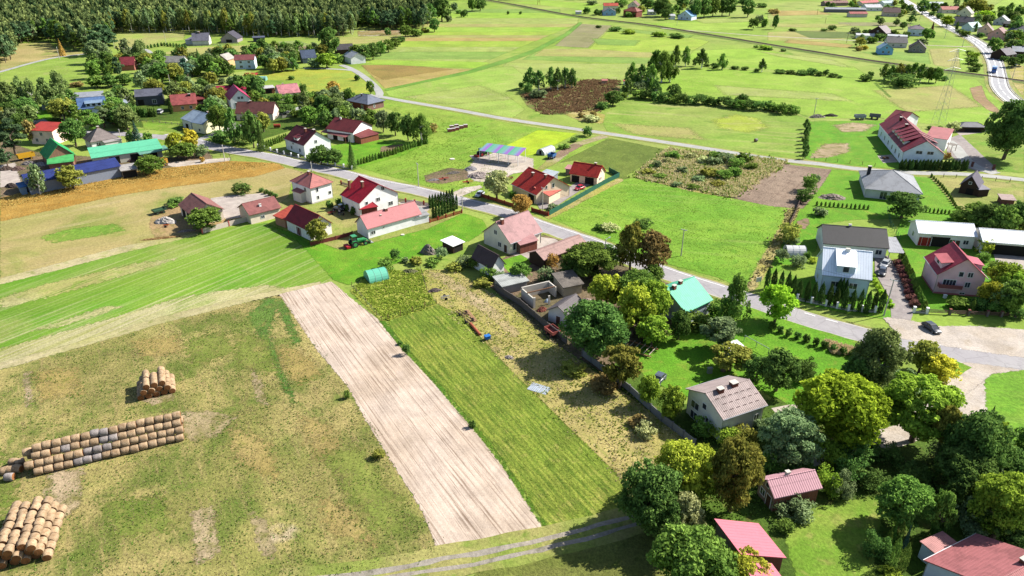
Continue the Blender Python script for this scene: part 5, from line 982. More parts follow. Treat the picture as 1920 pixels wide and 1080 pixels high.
def proto(kind, tier, i):
    k = (kind, tier, i)
    if k not in PROTO:
        n = {0: {'thuja': 1500, 'spruce': 3500, 'bush': 2600}.get(kind, 15000), 1: {'thuja': 1100, 'bush': 1100, 'spruce': 1500}.get(kind, 4200), 2: {'thuja': 420, 'bush': 420}.get(kind, 1000), 3: 260}[tier]
        sz = {0: .05, 1: .082, 2: .15, 3: .25}[tier] * {'thuja': 1.5, 'spruce': .85, 'pine': 1.0, 'bush': 1.35, 'birch': .82}.get(kind, 1)
        PROTO[k] = crown(kind, 100 + i * 17 + tier * 3 + sum(map(ord, kind)), n, sz)
    return PROTO[k]
TRUNKS = [trunkmesh(5 + i) for i in range(4)]
for tm in TRUNKS: tm.materials.append(M_bark)
TREES = []      # (root, kindword, colourkey, u, v, height, group)
KW = {'round': "broadleaf tree", 'oval': "upright tree", 'open': "open-crowned tree", 'birch': "birch", 'pine': "pine", 'spruce': "spruce", 'thuja': "thuja", 'bush': "bush"}
NAME = {'round': "broadleaf_tree", 'oval': "upright_tree", 'open': "open_crown_tree", 'birch': "birch_tree", 'pine': "pine_tree", 'spruce': "spruce_tree", 'thuja': "thuja", 'bush': "bush"}
TF = {'round': .07, 'oval': .06, 'open': .2, 'birch': .07, 'pine': .14, 'spruce': .04, 'thuja': 0, 'bush': 0}
tcount = [0]
def tree(cx, cy, w, h, kind='round', col='mid', label=None, group=None, trunk=True):
    if kind == 'birch' and w < 30: w *= 1.28
    z = 4.0
    for _ in range(6):
        c = P(cx, cy, z); sc = proj(c)[2]; r = w / 2 / sc; dep = math.atan2(CAMH - z, math.hypot(c.x, c.y)) 
        q = (h / 2 / sc) ** 2 - (r * math.sin(dep)) ** 2
        rz = math.sqrt(max(q, 0)) / math.cos(dep); rz = min(max(rz, r * (.42 if kind == 'bush' else .6)), r * 5)
        H = 2 * rz / (1 - TF[kind]); z = H - rz if kind != 'bush' else rz * .8
    tier = 0 if w > 75 or (kind in ('thuja', 'bush', 'spruce') and h > 45) else 1 if w > 34 or (kind in ('thuja', 'spruce', 'bush') and h > 20) else 2
    i = tcount[0] % 3; tcount[0] += 1
    me = proto(kind, tier, i); rz0 = R() * 6.283
    if kind in ('thuja', 'bush'):
        o = link(NAME[kind], me); o.location = (c.x, c.y, z if kind == 'bush' else rz); o.scale = (r, r, rz); o.rotation_euler = (0, 0, rz0); slotmat(o, LM[col]); tag(o); root = o
    else:
        root = empty(NAME[kind], (c.x, c.y, 0))
        o = link("crown", me, root); o.location = (0, 0, z); o.scale = (r, r, rz); o.rotation_euler = (0, 0, rz0); slotmat(o, LM[col])
        tk = link("trunk", TRUNKS[i], root); q = r * (.55 if kind == 'spruce' else 1); tk.scale = (q, q, z); tk.rotation_euler = (0, 0, rz0)
        if kind == 'birch': slotmat(tk, M_birch)
    if label: root["label"] = label; root["category"] = KW[kind].split()[-1]; 
    if group: root["group"] = group
    TREES.append((root, kind, col, cx, cy, z + rz, group, label is not None))
    return root
# ---- big trees, bottom right
for a in ((1290, 885, 115, 122, 'round', 'ygreen'), (1380, 891, 94, 138, 'round', 'olive'), (1222, 930, 118, 130, 'round', 'dark'), (1284, 965, 70, 86, 'birch', 'pale'), (1296, 1062, 148, 150, 'round', 'mid'),
          (1395, 1075, 96, 90, 'round', 'ygreen'), (1488, 945, 76, 60, 'bush', 'grey'), (1472, 985, 34, 30, 'bush', 'mid'), (1552, 900, 50, 60, 'bush', 'bright'), (1580, 908, 46, 60, 'bush', 'grey'),
          (1697, 945, 96, 100, 'round', 'mid'), (1768, 962, 44, 90, 'oval', 'mid'), (1815, 962, 54, 66, 'bush', 'grey'), (1885, 950, 110, 130, 'round', 'bright'), (1645, 1022, 48, 60, 'bush', 'dark'),
          (1668, 1078, 44, 30, 'bush', 'bright'), (1578, 768, 160, 146, 'round', 'lime'), (1650, 668, 112, 118, 'birch', 'birch'), (1612, 700, 60, 70, 'round', 'dark'),
          (1732, 668, 60, 62, 'round', 'olive'), (1766, 692, 66, 56, 'round', 'yellow'), (1700, 715, 56, 50, 'bush', 'grey'), (1462, 695, 70, 78, 'round', 'dark'), (1507, 692, 52, 52, 'bush', 'dark'), (1485, 820, 102, 106, 'round', 'grey'), (1560, 850, 70, 60, 'bush', 'bright'),
          (1835, 835, 110, 130, 'round', 'dark'), (1868, 812, 40, 60, 'oval', 'bright'), (1815, 890, 110, 100, 'round', 'dark'), (1662, 852, 58, 52, 'bush', 'dark'), (1900, 880, 80, 80, 'round', 'dark'), (1862, 772, 16, 26, 'spruce', 'dark'), (1730, 762, 138, 118, 'open', 'bright'), (1775, 800, 50, 90, 'open', 'olive'), (1765, 850, 50, 50, 'bush', 'grey'), (1720, 890, 60, 44, 'bush', 'dark'), (1640, 900, 60, 50, 'bush', 'dark'), (1610, 850, 60, 60, 'bush', 'dark'), (1500, 880, 60, 40, 'bush', 'dark'), (1450, 870, 50, 50, 'bush', 'mid'), (1850, 960, 60, 70, 'round', 'dark'), (1790, 930, 50, 60, 'round', 'dark'), (1260, 1010, 60, 70, 'round', 'dark'), (1905, 940, 60, 80, 'round', 'bright'), (1940, 830, 60, 80, 'round', 'mid'), (1845, 900, 70, 70, 'round', 'grey'),
          (1905, 1010, 60, 70, 'round', 'dark'), (1730, 905, 50, 50, 'bush', 'dark'), (1600, 880, 60, 60, 'bush', 'dark'), (1830, 1000, 46, 40, 'bush', 'grey'),
          (1666, 1012, 14, 46, 'thuja', 'mid'), (1675, 1006, 12, 40, 'thuja', 'mid'), (1688, 1002, 17, 52, 'thuja', 'mid'), (1681, 1034, 17, 58, 'thuja', 'mid'), (1698, 1044, 18, 56, 'thuja', 'mid'), (1702, 1006, 18, 44, 'spruce', 'blue'),
          (1115, 615, 116, 108, 'round', 'dark'), (1165, 682, 72, 74, 'open', 'olive'), (1217, 732, 40, 54, 'round', 'bright'), (1258, 755, 50, 62, 'round', 'bright'), (1316, 800, 38, 42, 'bush', 'mid'), (1360, 815, 50, 46, 'bush', 'bright'), (1396, 818, 46, 44, 'bush', 'olive'), (1430, 800, 34, 36, 'bush', 'grey'),
          (1352, 622, 68, 56, 'open', 'grey'), (1372, 668, 72, 42, 'open', 'olive'), (1420, 690, 52, 50, 'round', 'dark'), (1225, 472, 60, 78, 'round', 'brown'), (1184, 462, 54, 88, 'oval', 'olive'), (1206, 420, 36, 24, 'bush', 'dark'),
          (1108, 488, 98, 68, 'round', 'mid'), (1075, 500, 50, 44, 'round', 'dark'), (1137, 545, 64, 68, 'round', 'ygreen'), (1195, 545, 76, 80, 'round', 'mid'), (1190, 580, 70, 90, 'round', 'ygreen'), (1226, 566, 60, 84, 'round', 'bright'), (1225, 620, 60, 60, 'round', 'bright'), (1225, 515, 40, 36, 'round', 'mid'), (1275, 608, 36, 56, 'oval', 'dark'),
          (1382, 563, 62, 90, 'birch', 'mid'), (1350, 582, 44, 42, 'bush', 'mid'), (1300, 602, 54, 44, 'bush', 'mid'), (1330, 610, 30, 26, 'bush', 'olive'), (1079, 600, 44, 30, 'bush', 'dark'), (1023, 515, 32, 34, 'bush', 'grey'), (1037, 490, 26, 32, 'bush', 'orange'), (985, 503, 22, 15, 'bush', 'dark'),
          (1145, 470, 32, 26, 'bush', 'dark'), (1459, 568, 62, 70, 'round', 'lime'), (1481, 438, 46, 44, 'bush', 'olive'), (1486, 452, 28, 20, 'bush', 'grey'), (1464, 480, 26, 30, 'bush', 'grey'), (1497, 490, 30, 26, 'bush', 'grey'), (1514, 478, 14, 16, 'bush', 'mid'), (1524, 488, 14, 12, 'bush', 'ygreen'),
          (1850, 462, 34, 32, 'bush', 'ygreen'), (1902, 555, 50, 66, 'round', 'mid'), (1880, 525, 40, 30, 'bush', 'grey'), (1868, 500, 34, 24, 'bush', 'mid'), (1843, 482, 24, 22, 'bush', 'mid'), (1860, 540, 17, 38, 'spruce', 'mid'), (1801, 570, 42, 26, 'bush', 'mid'), (1836, 570, 36, 28, 'bush', 'dark'), (1866, 576, 30, 26, 'bush', 'mid'), (1905, 600 - 15, 34, 26, 'bush', 'dark'),
          (1825, 573, 8, 26, 'thuja', 'mid'), (1696, 384, 66, 48, 'round', 'dark'), (1828, 404, 74, 36, 'round', 'mid'), (1800, 405, 34, 26, 'bush', 'mid'), (1870, 402, 30, 22, 'bush', 'grey'), (1518, 344, 32, 36, 'bush', 'mid'), (1512, 366, 34, 30, 'bush', 'dark'), (1538, 397, 26, 20, 'bush', 'grey'), (1530, 334, 18, 16, 'bush', 'grey'),
          (1900, 240, 78, 104, 'round', 'dark'), (1790, 238, 26, 22, 'bush', 'pale'), (1778, 292, 12, 14, 'bush', 'orange'), (1600, 540, 24, 34, 'bush', 'mid'), (1142, 427, 36, 20, 'bush', 'pale'), (1124, 425, 18, 14, 'bush', 'mid'), (977, 383, 38, 40, 'round', 'orange'), (932, 345, 46, 52, 'round', 'pale'), (1037, 388, 22, 14, 'bush', 'grey'),
          (962, 364, 14, 14, 'bush', 'mid'), (1051, 342, 8, 12, 'bush', 'dark'), (1101, 247, 21, 21, 'bush', 'dark'), (1057, 275, 22, 10, 'bush', 'mid'), (1076, 262, 14, 10, 'bush', 'dark'), (595, 431, 40, 42, 'round', 'olive'), (658, 288, 27, 52, 'spruce', 'dark'), (600, 290, 34, 34, 'round', 'dark'), (626, 294, 34, 30, 'round', 'dark'), (584, 296, 22, 20, 'bush', 'dark'),
          (742, 478, 20, 26, 'bush', 'dark'), (722, 497, 32, 28, 'bush', 'mid'), (760, 487, 14, 12, 'bush', 'grey'), (826, 474, 24, 26, 'bush', 'grey'), (812, 492, 26, 16, 'bush', 'mid'), (870, 490, 34, 26, 'bush', 'grey'), (893, 492, 30, 26, 'bush', 'mid'), (850, 500, 30, 20, 'bush', 'olive'), (915, 512, 32, 30, 'bush', 'mid'), (938, 520, 30, 24, 'bush', 'grey'), (905, 530, 34, 20, 'bush', 'olive'),
          (780, 490, 24, 18, 'bush', 'olive'), (762, 655, 15, 24, 'bush', 'dark'), (750, 643, 10, 10, 'bush', 'dark'), (884, 796, 13, 16, 'bush', 'dark'), (650, 740, 11, 18, 'bush', 'mid'), (710, 852, 24, 22, 'bush', 'olive'), (1212, 805, 40, 34, 'bush', 'pale'), (1200, 792, 40, 26, 'bush', 'brown'), (1130, 720, 60, 30, 'bush', 'brown'), (1075, 690, 50, 30, 'bush', 'olive')): tree(*a)
# ---- centre and left village
for a in ((487, 255, 27, 52, 'spruce', 'dark'), (492, 228, 30, 34, 'round', 'olive'), (571, 197, 32, 46, 'birch', 'birch'), (605, 206, 30, 26, 'birch', 'grey'), (630, 202, 40, 40, 'birch', 'birch'), (650, 208, 30, 34, 'birch', 'birch'), (532, 205, 40, 22, 'bush', 'dark'), (555, 212, 22, 16, 'bush', 'mid'), (604, 228, 20, 22, 'bush', 'grey'),
          (672, 217, 30, 28, 'round', 'grey'), (695, 222, 30, 34, 'round', 'mid'), (717, 226, 28, 38, 'round', 'grey'), (740, 230, 30, 42, 'round', 'dark'), (764, 238, 30, 44, 'round', 'dark'), (790, 240, 42, 50, 'birch', 'mid'), (812, 240, 16, 20, 'bush', 'brown'), (452, 354, 32, 26, 'bush', 'dark'), (385, 409, 62, 42, 'round', 'mid'), (330, 377, 30, 18, 'bush', 'dark'), (324, 385, 20, 12, 'bush', 'mid'),
          (378, 283, 26, 26, 'bush', 'grey'), (379, 299, 9, 13, 'bush', 'orange'), (355, 262, 34, 40, 'round', 'yellow'), (328, 270, 30, 44, 'round', 'ygreen'), (343, 282, 46, 30, 'round', 'mid'), (282, 308, 48, 34, 'round', 'mid'), (67, 335, 34, 54, 'birch', 'grey'), (84, 344, 22, 24, 'bush', 'grey'), (131, 331, 48, 42, 'round', 'olive'),
          (408, 222, 36, 52, 'round', 'mid'), (435, 236, 30, 60, 'birch', 'dark'), (470, 240, 34, 66, 'oval', 'dark'), (415, 256, 44, 26, 'bush', 'dark'), (455, 262, 40, 24, 'bush', 'dark'), (402, 181, 32, 30, 'round', 'olive'), (415, 192, 8, 18, 'thuja', 'mid'), (319, 200, 8, 26, 'thuja', 'thuja'), (247, 190, 14, 20, 'spruce', 'dark'), (33, 224, 25, 36, 'spruce', 'blue'),
          (18, 252, 60, 60, 'pine', 'pine'), (55, 245, 24, 42, 'oval', 'brown'), (135, 246, 42, 50, 'round', 'dark'), (168, 226, 50, 42, 'pine', 'mid'), (190, 216, 40, 36, 'pine', 'grey'), (208, 212, 38, 38, 'oval', 'mid'), (225, 218, 30, 34, 'round', 'mid'), (246, 213, 28, 38, 'pine', 'dark'), (254, 248, 32, 44, 'spruce', 'blue'), (244, 258, 18, 26, 'thuja', 'dark'), (276, 256, 18, 18, 'bush', 'mid'),
          (115, 203, 44, 40, 'round', 'olive'), (135, 200, 22, 20, 'bush', 'mid'), (12, 182, 40, 60, 'birch', 'birch'), (37, 176, 32, 62, 'birch', 'birch'), (60, 180, 28, 56, 'birch', 'birch'), (82, 172, 30, 50, 'birch', 'birch'), (108, 160, 36, 50, 'birch', 'birch'), (50, 196, 26, 30, 'bush', 'mid'), (95, 192, 26, 28, 'bush', 'bright'), (8, 262 + 30, 30, 30, 'pine', 'pine'),
          (190, 70, 52, 48, 'pine', 'pine'), (182, 95, 44, 40, 'birch', 'grey'), (113, 88, 18, 30, 'spruce', 'orange'), (236, 92, 26, 34, 'birch', 'grey'), (262, 95, 28, 40, 'birch', 'birch'), (225, 110, 22, 22, 'bush', 'olive'), (173, 130, 28, 30, 'round', 'mid'), (197, 127, 22, 32, 'spruce', 'dark'), (220, 124, 24, 36, 'pine', 'pine'),
          (180, 152, 34, 20, 'round', 'mid'), (205, 152, 32, 20, 'round', 'dark'), (232, 148, 28, 20, 'round', 'dark'), (262, 150, 22, 32, 'oval', 'grey'), (145, 158, 24, 12, 'bush', 'brown'), (300, 136, 38, 38, 'round', 'dark'), (325, 136, 36, 34, 'round', 'olive'), (278, 134, 26, 26, 'round', 'grey'), (348, 125, 30, 34, 'pine', 'blue'), (340, 148, 22, 22, 'bush', 'dark'),
          (372, 110, 22, 36, 'spruce', 'dark'), (388, 120, 30, 36, 'round', 'dark'), (410, 122, 26, 28, 'round', 'mid'), (430, 128, 22, 16, 'bush', 'mid'), (300, 105, 22, 22, 'round', 'dark'), (338, 96, 22, 14, 'bush', 'mid'), (461, 92, 19, 14, 'bush', 'dark'), (487, 98, 20, 20, 'round', 'dark'), (395, 147, 24, 24, 'round', 'olive'), (460, 153, 30, 16, 'bush', 'mid'), (415, 152, 16, 14, 'bush', 'grey'),
          (495, 115, 24, 24, 'round', 'dark'), (512, 113, 24, 26, 'round', 'dark'), (530, 113, 24, 26, 'round', 'dark'), (546, 110, 22, 26, 'round', 'dark'), (560, 105, 18, 18, 'bush', 'mid'), (590, 118, 26, 20, 'bush', 'grey'), (612, 112, 34, 26, 'round', 'bright'), (632, 110, 20, 20, 'bush', 'mid'), (616, 76, 34, 48, 'round', 'dark'), (646, 108, 16, 16, 'bush', 'dark'),
          (667, 98, 26, 26, 'round', 'mid'), (684, 98, 24, 28, 'round', 'dark'), (698, 95, 24, 28, 'round', 'dark'), (713, 90, 22, 24, 'round', 'mid'), (728, 85, 22, 22, 'round', 'mid'), (740, 80, 20, 18, 'round', 'mid'), (752, 74, 16, 12, 'bush', 'dark'), (670, 146, 10, 12, 'bush', 'thuja'), (694, 163, 15, 23, 'round', 'mid'), (624, 163, 24, 22, 'round', 'orange'), (547, 146, 12, 8, 'bush', 'dark'),
          (520, 184, 20, 22, 'bush', 'mid'), (540, 186, 22, 22, 'bush', 'mid'), (560, 184, 22, 20, 'bush', 'dark'), (578, 180, 22, 16, 'bush', 'mid'), (592, 178, 18, 16, 'bush', 'dark'), (568, 166, 14, 20, 'bush', 'dark'), (484, 166, 22, 30, 'round', 'dark'), (496, 186, 20, 20, 'bush', 'dark'), (504, 206, 30, 18, 'bush', 'mid'), (478, 215, 18, 14, 'bush', 'dark'),
          (726, 59, 12, 15, 'bush', 'dark'), (760, 57, 24, 20, 'round', 'mid'), (780, 61, 22, 16, 'bush', 'mid'), (796, 57, 16, 10, 'bush', 'olive'), (814, 46, 19, 23, 'round', 'dark'), (828, 17, 32, 38, 'round', 'dark'), (805, 24, 26, 32, 'round', 'dark'), (842, 35, 12, 14, 'bush', 'grey'), (870, 25, 13, 16, 'bush', 'dark'), (885, 8, 18, 22, 'round', 'mid'), (852, 12, 14, 16, 'bush', 'grey'), (900, 8, 22, 20, 'round', 'dark'), (860, 22, 12, 8, 'bush', 'mid'), (953, 24, 5, 7, 'bush', 'dark'), (976, 24, 5, 7, 'bush', 'dark')): tree(*a)
# ---- trees in the fields, the hedge, the railway village, the far right
for a in ((993, 146, 20, 36, 'birch', 'dark'), (1011, 150, 20, 34, 'birch', 'dark'), (1033, 146, 17, 36, 'birch', 'dark'), (1046, 148, 18, 38, 'birch', 'dark'), (1060, 145, 17, 34, 'birch', 'dark'), (1073, 146, 16, 32, 'birch', 'dark'), (990, 166, 20, 22, 'bush', 'dark'), (1010, 176, 32, 20, 'bush', 'grey'), (978, 160, 12, 14, 'bush', 'dark'),
          (1185, 140, 20, 42, 'birch', 'mid'), (1204, 143, 22, 42, 'birch', 'dark'), (1221, 145, 22, 44, 'birch', 'mid'), (1229, 120, 26, 48, 'birch', 'mid'), (1243, 124, 28, 52, 'birch', 'mid'), (1258, 127, 22, 44, 'birch', 'mid'), (1214, 160, 24, 26, 'bush', 'grey'), (1178, 164, 18, 30, 'birch', 'dark'), (1198, 164, 28, 24, 'bush', 'grey'), (1230, 166, 17, 32, 'birch', 'dark'),
          (1150, 183, 32, 26, 'round', 'dark'), (1168, 180, 18, 16, 'bush', 'mid'), (1130, 198, 22, 16, 'bush', 'dark'), (1112, 213, 12, 12, 'bush', 'brown'), (1108, 222, 30, 14, 'bush', 'pale'), (1090, 216, 14, 10, 'bush', 'brown'),
          (1269, 104, 16, 36, 'birch', 'mid'), (1287, 105, 15, 32, 'birch', 'mid'), (1317, 109, 19, 32, 'birch', 'dark'), (1302, 116, 8, 14, 'birch', 'dark'), (1355, 115, 16, 26, 'birch', 'mid'), (1341, 123, 17, 11, 'bush', 'dark'), (1379, 127, 16, 7, 'bush', 'dark'), (1397, 128, 14, 8, 'bush', 'dark'), (1430, 122, 12, 22, 'birch', 'dark'), (1420, 131, 11, 6, 'bush', 'dark'), (1325, 122, 12, 6, 'bush', 'dark'),
          (1455, 40, 12, 25, 'oval', 'dark'), (1404, 14, 22, 30, 'round', 'dark'), (1412, 45, 20, 24, 'bush', 'dark'), (1434, 43, 11, 18, 'bush', 'mid'), (1424, 36, 16, 16, 'bush', 'grey'), (1428, 10, 20, 8, 'bush', 'dark'), (1243, 13, 36, 30, 'round', 'dark'), (1249, 26, 18, 18, 'round', 'dark'), (1215, 6, 26, 16, 'round', 'dark'), (1305, 16, 22, 32, 'round', 'dark'), (1322, 14, 22, 32, 'round', 'dark'), (1338, 12, 22, 32, 'round', 'mid'), (1356, 12, 22, 30, 'round', 'dark'), (1370, 10, 22, 32, 'round', 'dark'), (1280, 5, 22, 20, 'round', 'dark'), (1394, 4, 20, 10, 'round', 'dark'),
          (1101, 20, 13, 14, 'bush', 'dark'), (1124, 23, 17, 10, 'bush', 'dark'), (1142, 23, 14, 12, 'bush', 'mid'), (1158, 20, 10, 12, 'bush', 'dark'), (1110, 5, 20, 10, 'bush', 'grey'), (1180, 27, 22, 12, 'bush', 'mid'), (1202, 18, 16, 16, 'round', 'olive'), (1168, 6, 18, 12, 'round', 'mid'), (1300, 25, 14, 12, 'bush', 'mid'), (1273, 29, 10, 8, 'bush', 'dark'),
          (1560, 52, 16, 10, 'bush', 'dark'), (1562, 16, 20, 8, 'bush', 'dark'), (1450, 21, 20, 10, 'bush', 'brown'), (1612, 80, 18, 22, 'bush', 'olive'), (1610, 91, 14, 10, 'bush', 'brown'), (1652, 70, 24, 15, 'bush', 'dark'), (1636, 75, 20, 14, 'bush', 'mid'), (1620, 89, 18, 9, 'bush', 'yellow'), (1602, 57, 18, 12, 'bush', 'grey'), (1740, 63, 22, 19, 'round', 'mid'), (1749, 50, 10, 18, 'spruce', 'plum'), (1751, 66, 5, 10, 'thuja', 'dark'), (1700, 64, 14, 10, 'bush', 'dark'), (1680, 67, 10, 8, 'bush', 'mid'),
          (1732, 12, 22, 24, 'round', 'dark'), (1752, 14, 18, 18, 'round', 'dark'), (1777, 39, 22, 18, 'round', 'lime'), (1762, 30, 14, 12, 'bush', 'dark'), (1748, 26, 12, 10, 'bush', 'dark'), (1830, 10, 38, 22, 'round', 'olive'), (1846, 29, 30, 18, 'round', 'lime'), (1866, 84, 24, 26, 'round', 'mid'), (1898, 66, 28, 18, 'round', 'bright'), (1908, 52, 22, 26, 'round', 'dark'), (1830, 51, 7, 16, 'thuja', 'dark'), (1795, 48, 6, 14, 'thuja', 'dark'), (1810, 63, 22, 12, 'bush', 'mid'), (1911, 19, 14, 10, 'bush', 'dark'), (1878, 17, 14, 12, 'bush', 'mid'), (1840, 66, 14, 10, 'bush', 'dark'), (1800, 58, 14, 8, 'bush', 'dark'),
          (1826, 104, 22, 14, 'bush', 'bright'), (1822, 114, 22, 14, 'bush', 'mid'), (1830, 122, 20, 12, 'bush', 'mid'), (1818, 99, 14, 10, 'bush', 'mid'), (1826, 130, 20, 8, 'bush', 'dark'), (1900, 116, 22, 18, 'round', 'dark'), (1914, 112, 20, 20, 'round', 'dark'), (1884, 110, 16, 10, 'bush', 'dark'),
          (1660, 134, 16, 26, 'birch', 'mid'), (1673, 136, 16, 26, 'birch', 'mid'), (1686, 135, 18, 30, 'birch', 'olive'), (1700, 136, 18, 28, 'birch', 'mid'), (1714, 134, 18, 30, 'birch', 'mid'), (1729, 136, 16, 30, 'birch', 'mid'), (1745, 139, 18, 26, 'round', 'mid'), (1758, 140, 20, 26, 'round', 'mid'), (1770, 147, 14, 10, 'bush', 'dark'), (1623, 146, 22, 14, 'bush', 'dark'), (1632, 141, 12, 16, 'bush', 'dark'), (1690, 150, 60, 8, 'bush', 'dark'),
          (1506, 136, 24, 10, 'bush', 'dark'), (1522, 134, 20, 14, 'bush', 'dark'), (1535, 138, 16, 10, 'bush', 'dark'), (1549, 136, 10, 14, 'bush', 'dark'), (1562, 141, 18, 9, 'bush', 'dark'), (1575, 144, 10, 6, 'bush', 'dark'), (1462, 134, 20, 7, 'bush', 'dark'), (1482, 135, 20, 8, 'bush', 'dark'),
          (1487, 56, 14, 5, 'bush', 'dark'), (1545, 56, 12, 5, 'bush', 'dark'), (1745, 240, 14, 8, 'bush', 'dark'), (1763, 240, 10, 8, 'bush', 'dark'), (1840, 245, 12, 6, 'bush', 'mid'), (1855, 246, 8, 6, 'bush', 'dark')): tree(*a)
for k in range(19):                                                       # the long dark hedge line between the meadows
    f = k / 18; tree(1200 + 285 * f + U(-3, 3), 178 + 26 * f + U(-2, 2), U(22, 32), U(17, 24), 'bush', random.choice(['dark', 'mid', 'dark']))
tree(1263, 172, 26, 28, 'round', 'dark'); tree(1392, 188, 26, 22, 'round', 'dark')
for k in range(9): tree(1515 + U(-3, 3) - k * .6, 232 + k * 7, 9, 18, 'birch', 'dark')
for k in range(14):                                                       # shrubs along the railway bank
    f = R(); p = P(1100 + 420 * f, 47 + 56 * f); u, v, s = proj(p); tree(u + U(-4, 4), v + U(-3, 2), U(9, 24), U(3, 6), 'bush', random.choice(['mid', 'dark', 'bright']))
weeds = [(1262, 290, 30, 16), (1232, 308, 18, 16), (1250, 300, 14, 12), (1216, 322, 26, 12), (1340, 290, 24, 14), (1360, 296, 34, 22), (1382, 306, 34, 22), (1398, 296, 30, 20), (1340, 302, 28, 18), (1320, 300, 24, 16), (1330, 325, 34, 20), (1356, 328, 30, 22), (1310, 335, 24, 14), (1378, 322, 26, 20), (1410, 312, 22, 16), (1280, 318, 22, 14), (1296, 292, 20, 12), (1345, 344, 26, 12), (1300, 350, 22, 10), (1270, 345, 20, 10), (1238, 330, 24, 12), (1222, 312, 14, 10)]
for i, (a, b, c_, d) in enumerate(weeds): tree(a, b, c_, d, 'bush', ['mid', 'grey', 'pale', 'olive', 'mid', 'grey', 'mid'][i % 7])
# ---- gardens between the village houses
ROADS = [[P(*p) for p in q] for q in (main, side, hwy, west, rail, [(330, 262), (420, 245), (535, 212), (600, 190), (700, 178)], [(600, 191), (640, 185), (700, 180)], [(570, 128), (672, 134)])]
def clear(p, dr=5, db=9):
    for q in ROADS:
        for i in range(len(q) - 1):
            a, b = q[i], q[i + 1]; d = b - a; t_ = max(0, min(1, (p - a).dot(d) / d.length_squared))
            if (a + d * t_ - p).length < dr: return False
    return all((o.location - p).length > db for o in TOP if o.type == 'EMPTY' and o.get("category") in ("house", "barn", "garage", "shed", "outbuilding", "cabin", "guest house"))
def infill(poly, n, w, h, cols, seed, kinds=('round', 'oval', 'round', 'birch')):
    r = random.Random(seed); k = 0; us = [p[0] for p in poly]; vs = [p[1] for p in poly]; c = 0
    while k < n and c < n * 30:
        c += 1; u, v = r.uniform(min(us), max(us)), r.uniform(min(vs), max(vs)); ins = False
        for i in range(len(poly)):
            (ax, ay), (bx, by) = poly[i], poly[(i + 1) % len(poly)]
            if (ay > v) != (by > v) and u < (bx - ax) * (v - ay) / (by - ay) + ax: ins = not ins
        if not ins or not clear(P(u, v)): continue
        s = r.uniform(.7, 1.25) * (v + 140) / 300
        if any(abs(u - q[1]) < w * s * .5 + 17 * (q[2] + 140) / 300 and -4 < v - q[2] < h * s + 16 * (q[2] + 140) / 300 for q in LAND): continue
        kd = r.choice(kinds); tree(u, v - h * s * .4, w * s, h * s * (.6 if kd == 'bush' else 1), kd, r.choice(cols)); k += 1
GC = ['dark', 'mid', 'dark', 'grey', 'olive', 'mid', 'birch']
infill([(0, 215), (130, 185), (255, 180), (400, 165), (480, 160), (520, 200), (480, 240), (400, 240), (300, 225), (230, 240), (120, 232), (0, 262)], 70, 26, 28, GC, 1)
infill([(165, 120), (300, 112), (440, 100), (560, 92), (650, 100), (560, 128), (470, 140), (330, 142), (200, 150)], 85, 24, 26, GC, 2)
infill([(530, 190), (640, 185), (720, 215), (660, 235), (560, 235), (500, 225)], 16, 24, 28, GC, 3)
infill([(1735, 10), (1800, 5), (1920, 20), (1920, 110), (1880, 100), (1830, 75), (1770, 40)], 70, 20, 22, GC, 4)
infill([(1540, 0), (1700, 2), (1720, 30), (1700, 60), (1560, 20)], 30, 18, 18, GC, 5)
infill([(1090, 5), (1300, 0), (1300, 30), (1200, 36), (1120, 28)], 34, 18, 18, GC, 6)
infill([(1600, 60), (1640, 60), (1745, 66), (1745, 92), (1610, 92)], 18, 16, 14, GC, 7)
infill([(1830, 430), (1920, 430), (1920, 590), (1860, 570), (1850, 500)], 12, 26, 26, GC + ['bright', 'ygreen'], 8, ('round',))
infill([(840, 470), (960, 500), (1000, 560), (930, 545), (860, 505)], 16, 22, 20, ['olive', 'grey', 'mid', 'pale'], 9, ('round', 'bush'))
# ---- rows of clipped conifers
def trow(pts, n, w, h, kind='thuja', col='thuja', group=None, gw=None, jit=.6):
    c = [P(*p) for p in pts]; tot = sum((c[i + 1] - c[i]).length for i in range(len(c) - 1)); acc = 0; out = []
    for k in range(n):
        d = tot * k / (n - 1); i = 0
        while i < len(c) - 2 and d > (c[i + 1] - c[i]).length: d -= (c[i + 1] - c[i]).length; i += 1
        p = c[i].lerp(c[i + 1], min(1, d / (c[i + 1] - c[i]).length)); u, v, s = proj(p)
        o = tree(u + U(-jit, jit), v - h / 2 * U(.95, 1.05), w * U(.9, 1.12), h * U(.88, 1.1), kind, col, None, group); out.append((u, v, o))
    return out
ROWS = []
def row(words, *a, **k): ROWS.append((words, trow(*a, group=words, **k)))
row("thujas in the front row by the red fence", [(812, 411), (856, 392)], 9, 6.5, 27, jit=.2)
row("thujas in the back row by the street", [(806, 391), (848, 378)], 9, 6.5, 25, jit=.2)
row("thujas along the front fence of the silver-roofed house", [(1440, 541), (1480, 552), (1500, 562), (1552, 573), (1570, 577), (1590, 581), (1625, 586), (1655, 585)], 17, 12, 40, jit=1)
row("thujas before the facade of the silver-roofed house", [(1573, 560), (1592, 557)], 4, 10, 38)
row("thujas before the white guest house gable", [(1690, 318), (1812, 319)], 19, 8, 19, jit=.8)
row("thujas behind the dark pavilion", [(1850, 240), (1876, 252)], 6, 8, 18, 'thuja', 'dark')
row("small conifers in the roadside planting", [(1448, 622), (1478, 632), (1520, 647), (1580, 668), (1600, 672)], 10, 13, 19, 'bush', 'dark')
row("young thujas beside the grey hip bungalow", [(1532, 386), (1628, 393)], 13, 4.5, 9, 'thuja', 'mid', jit=.3)
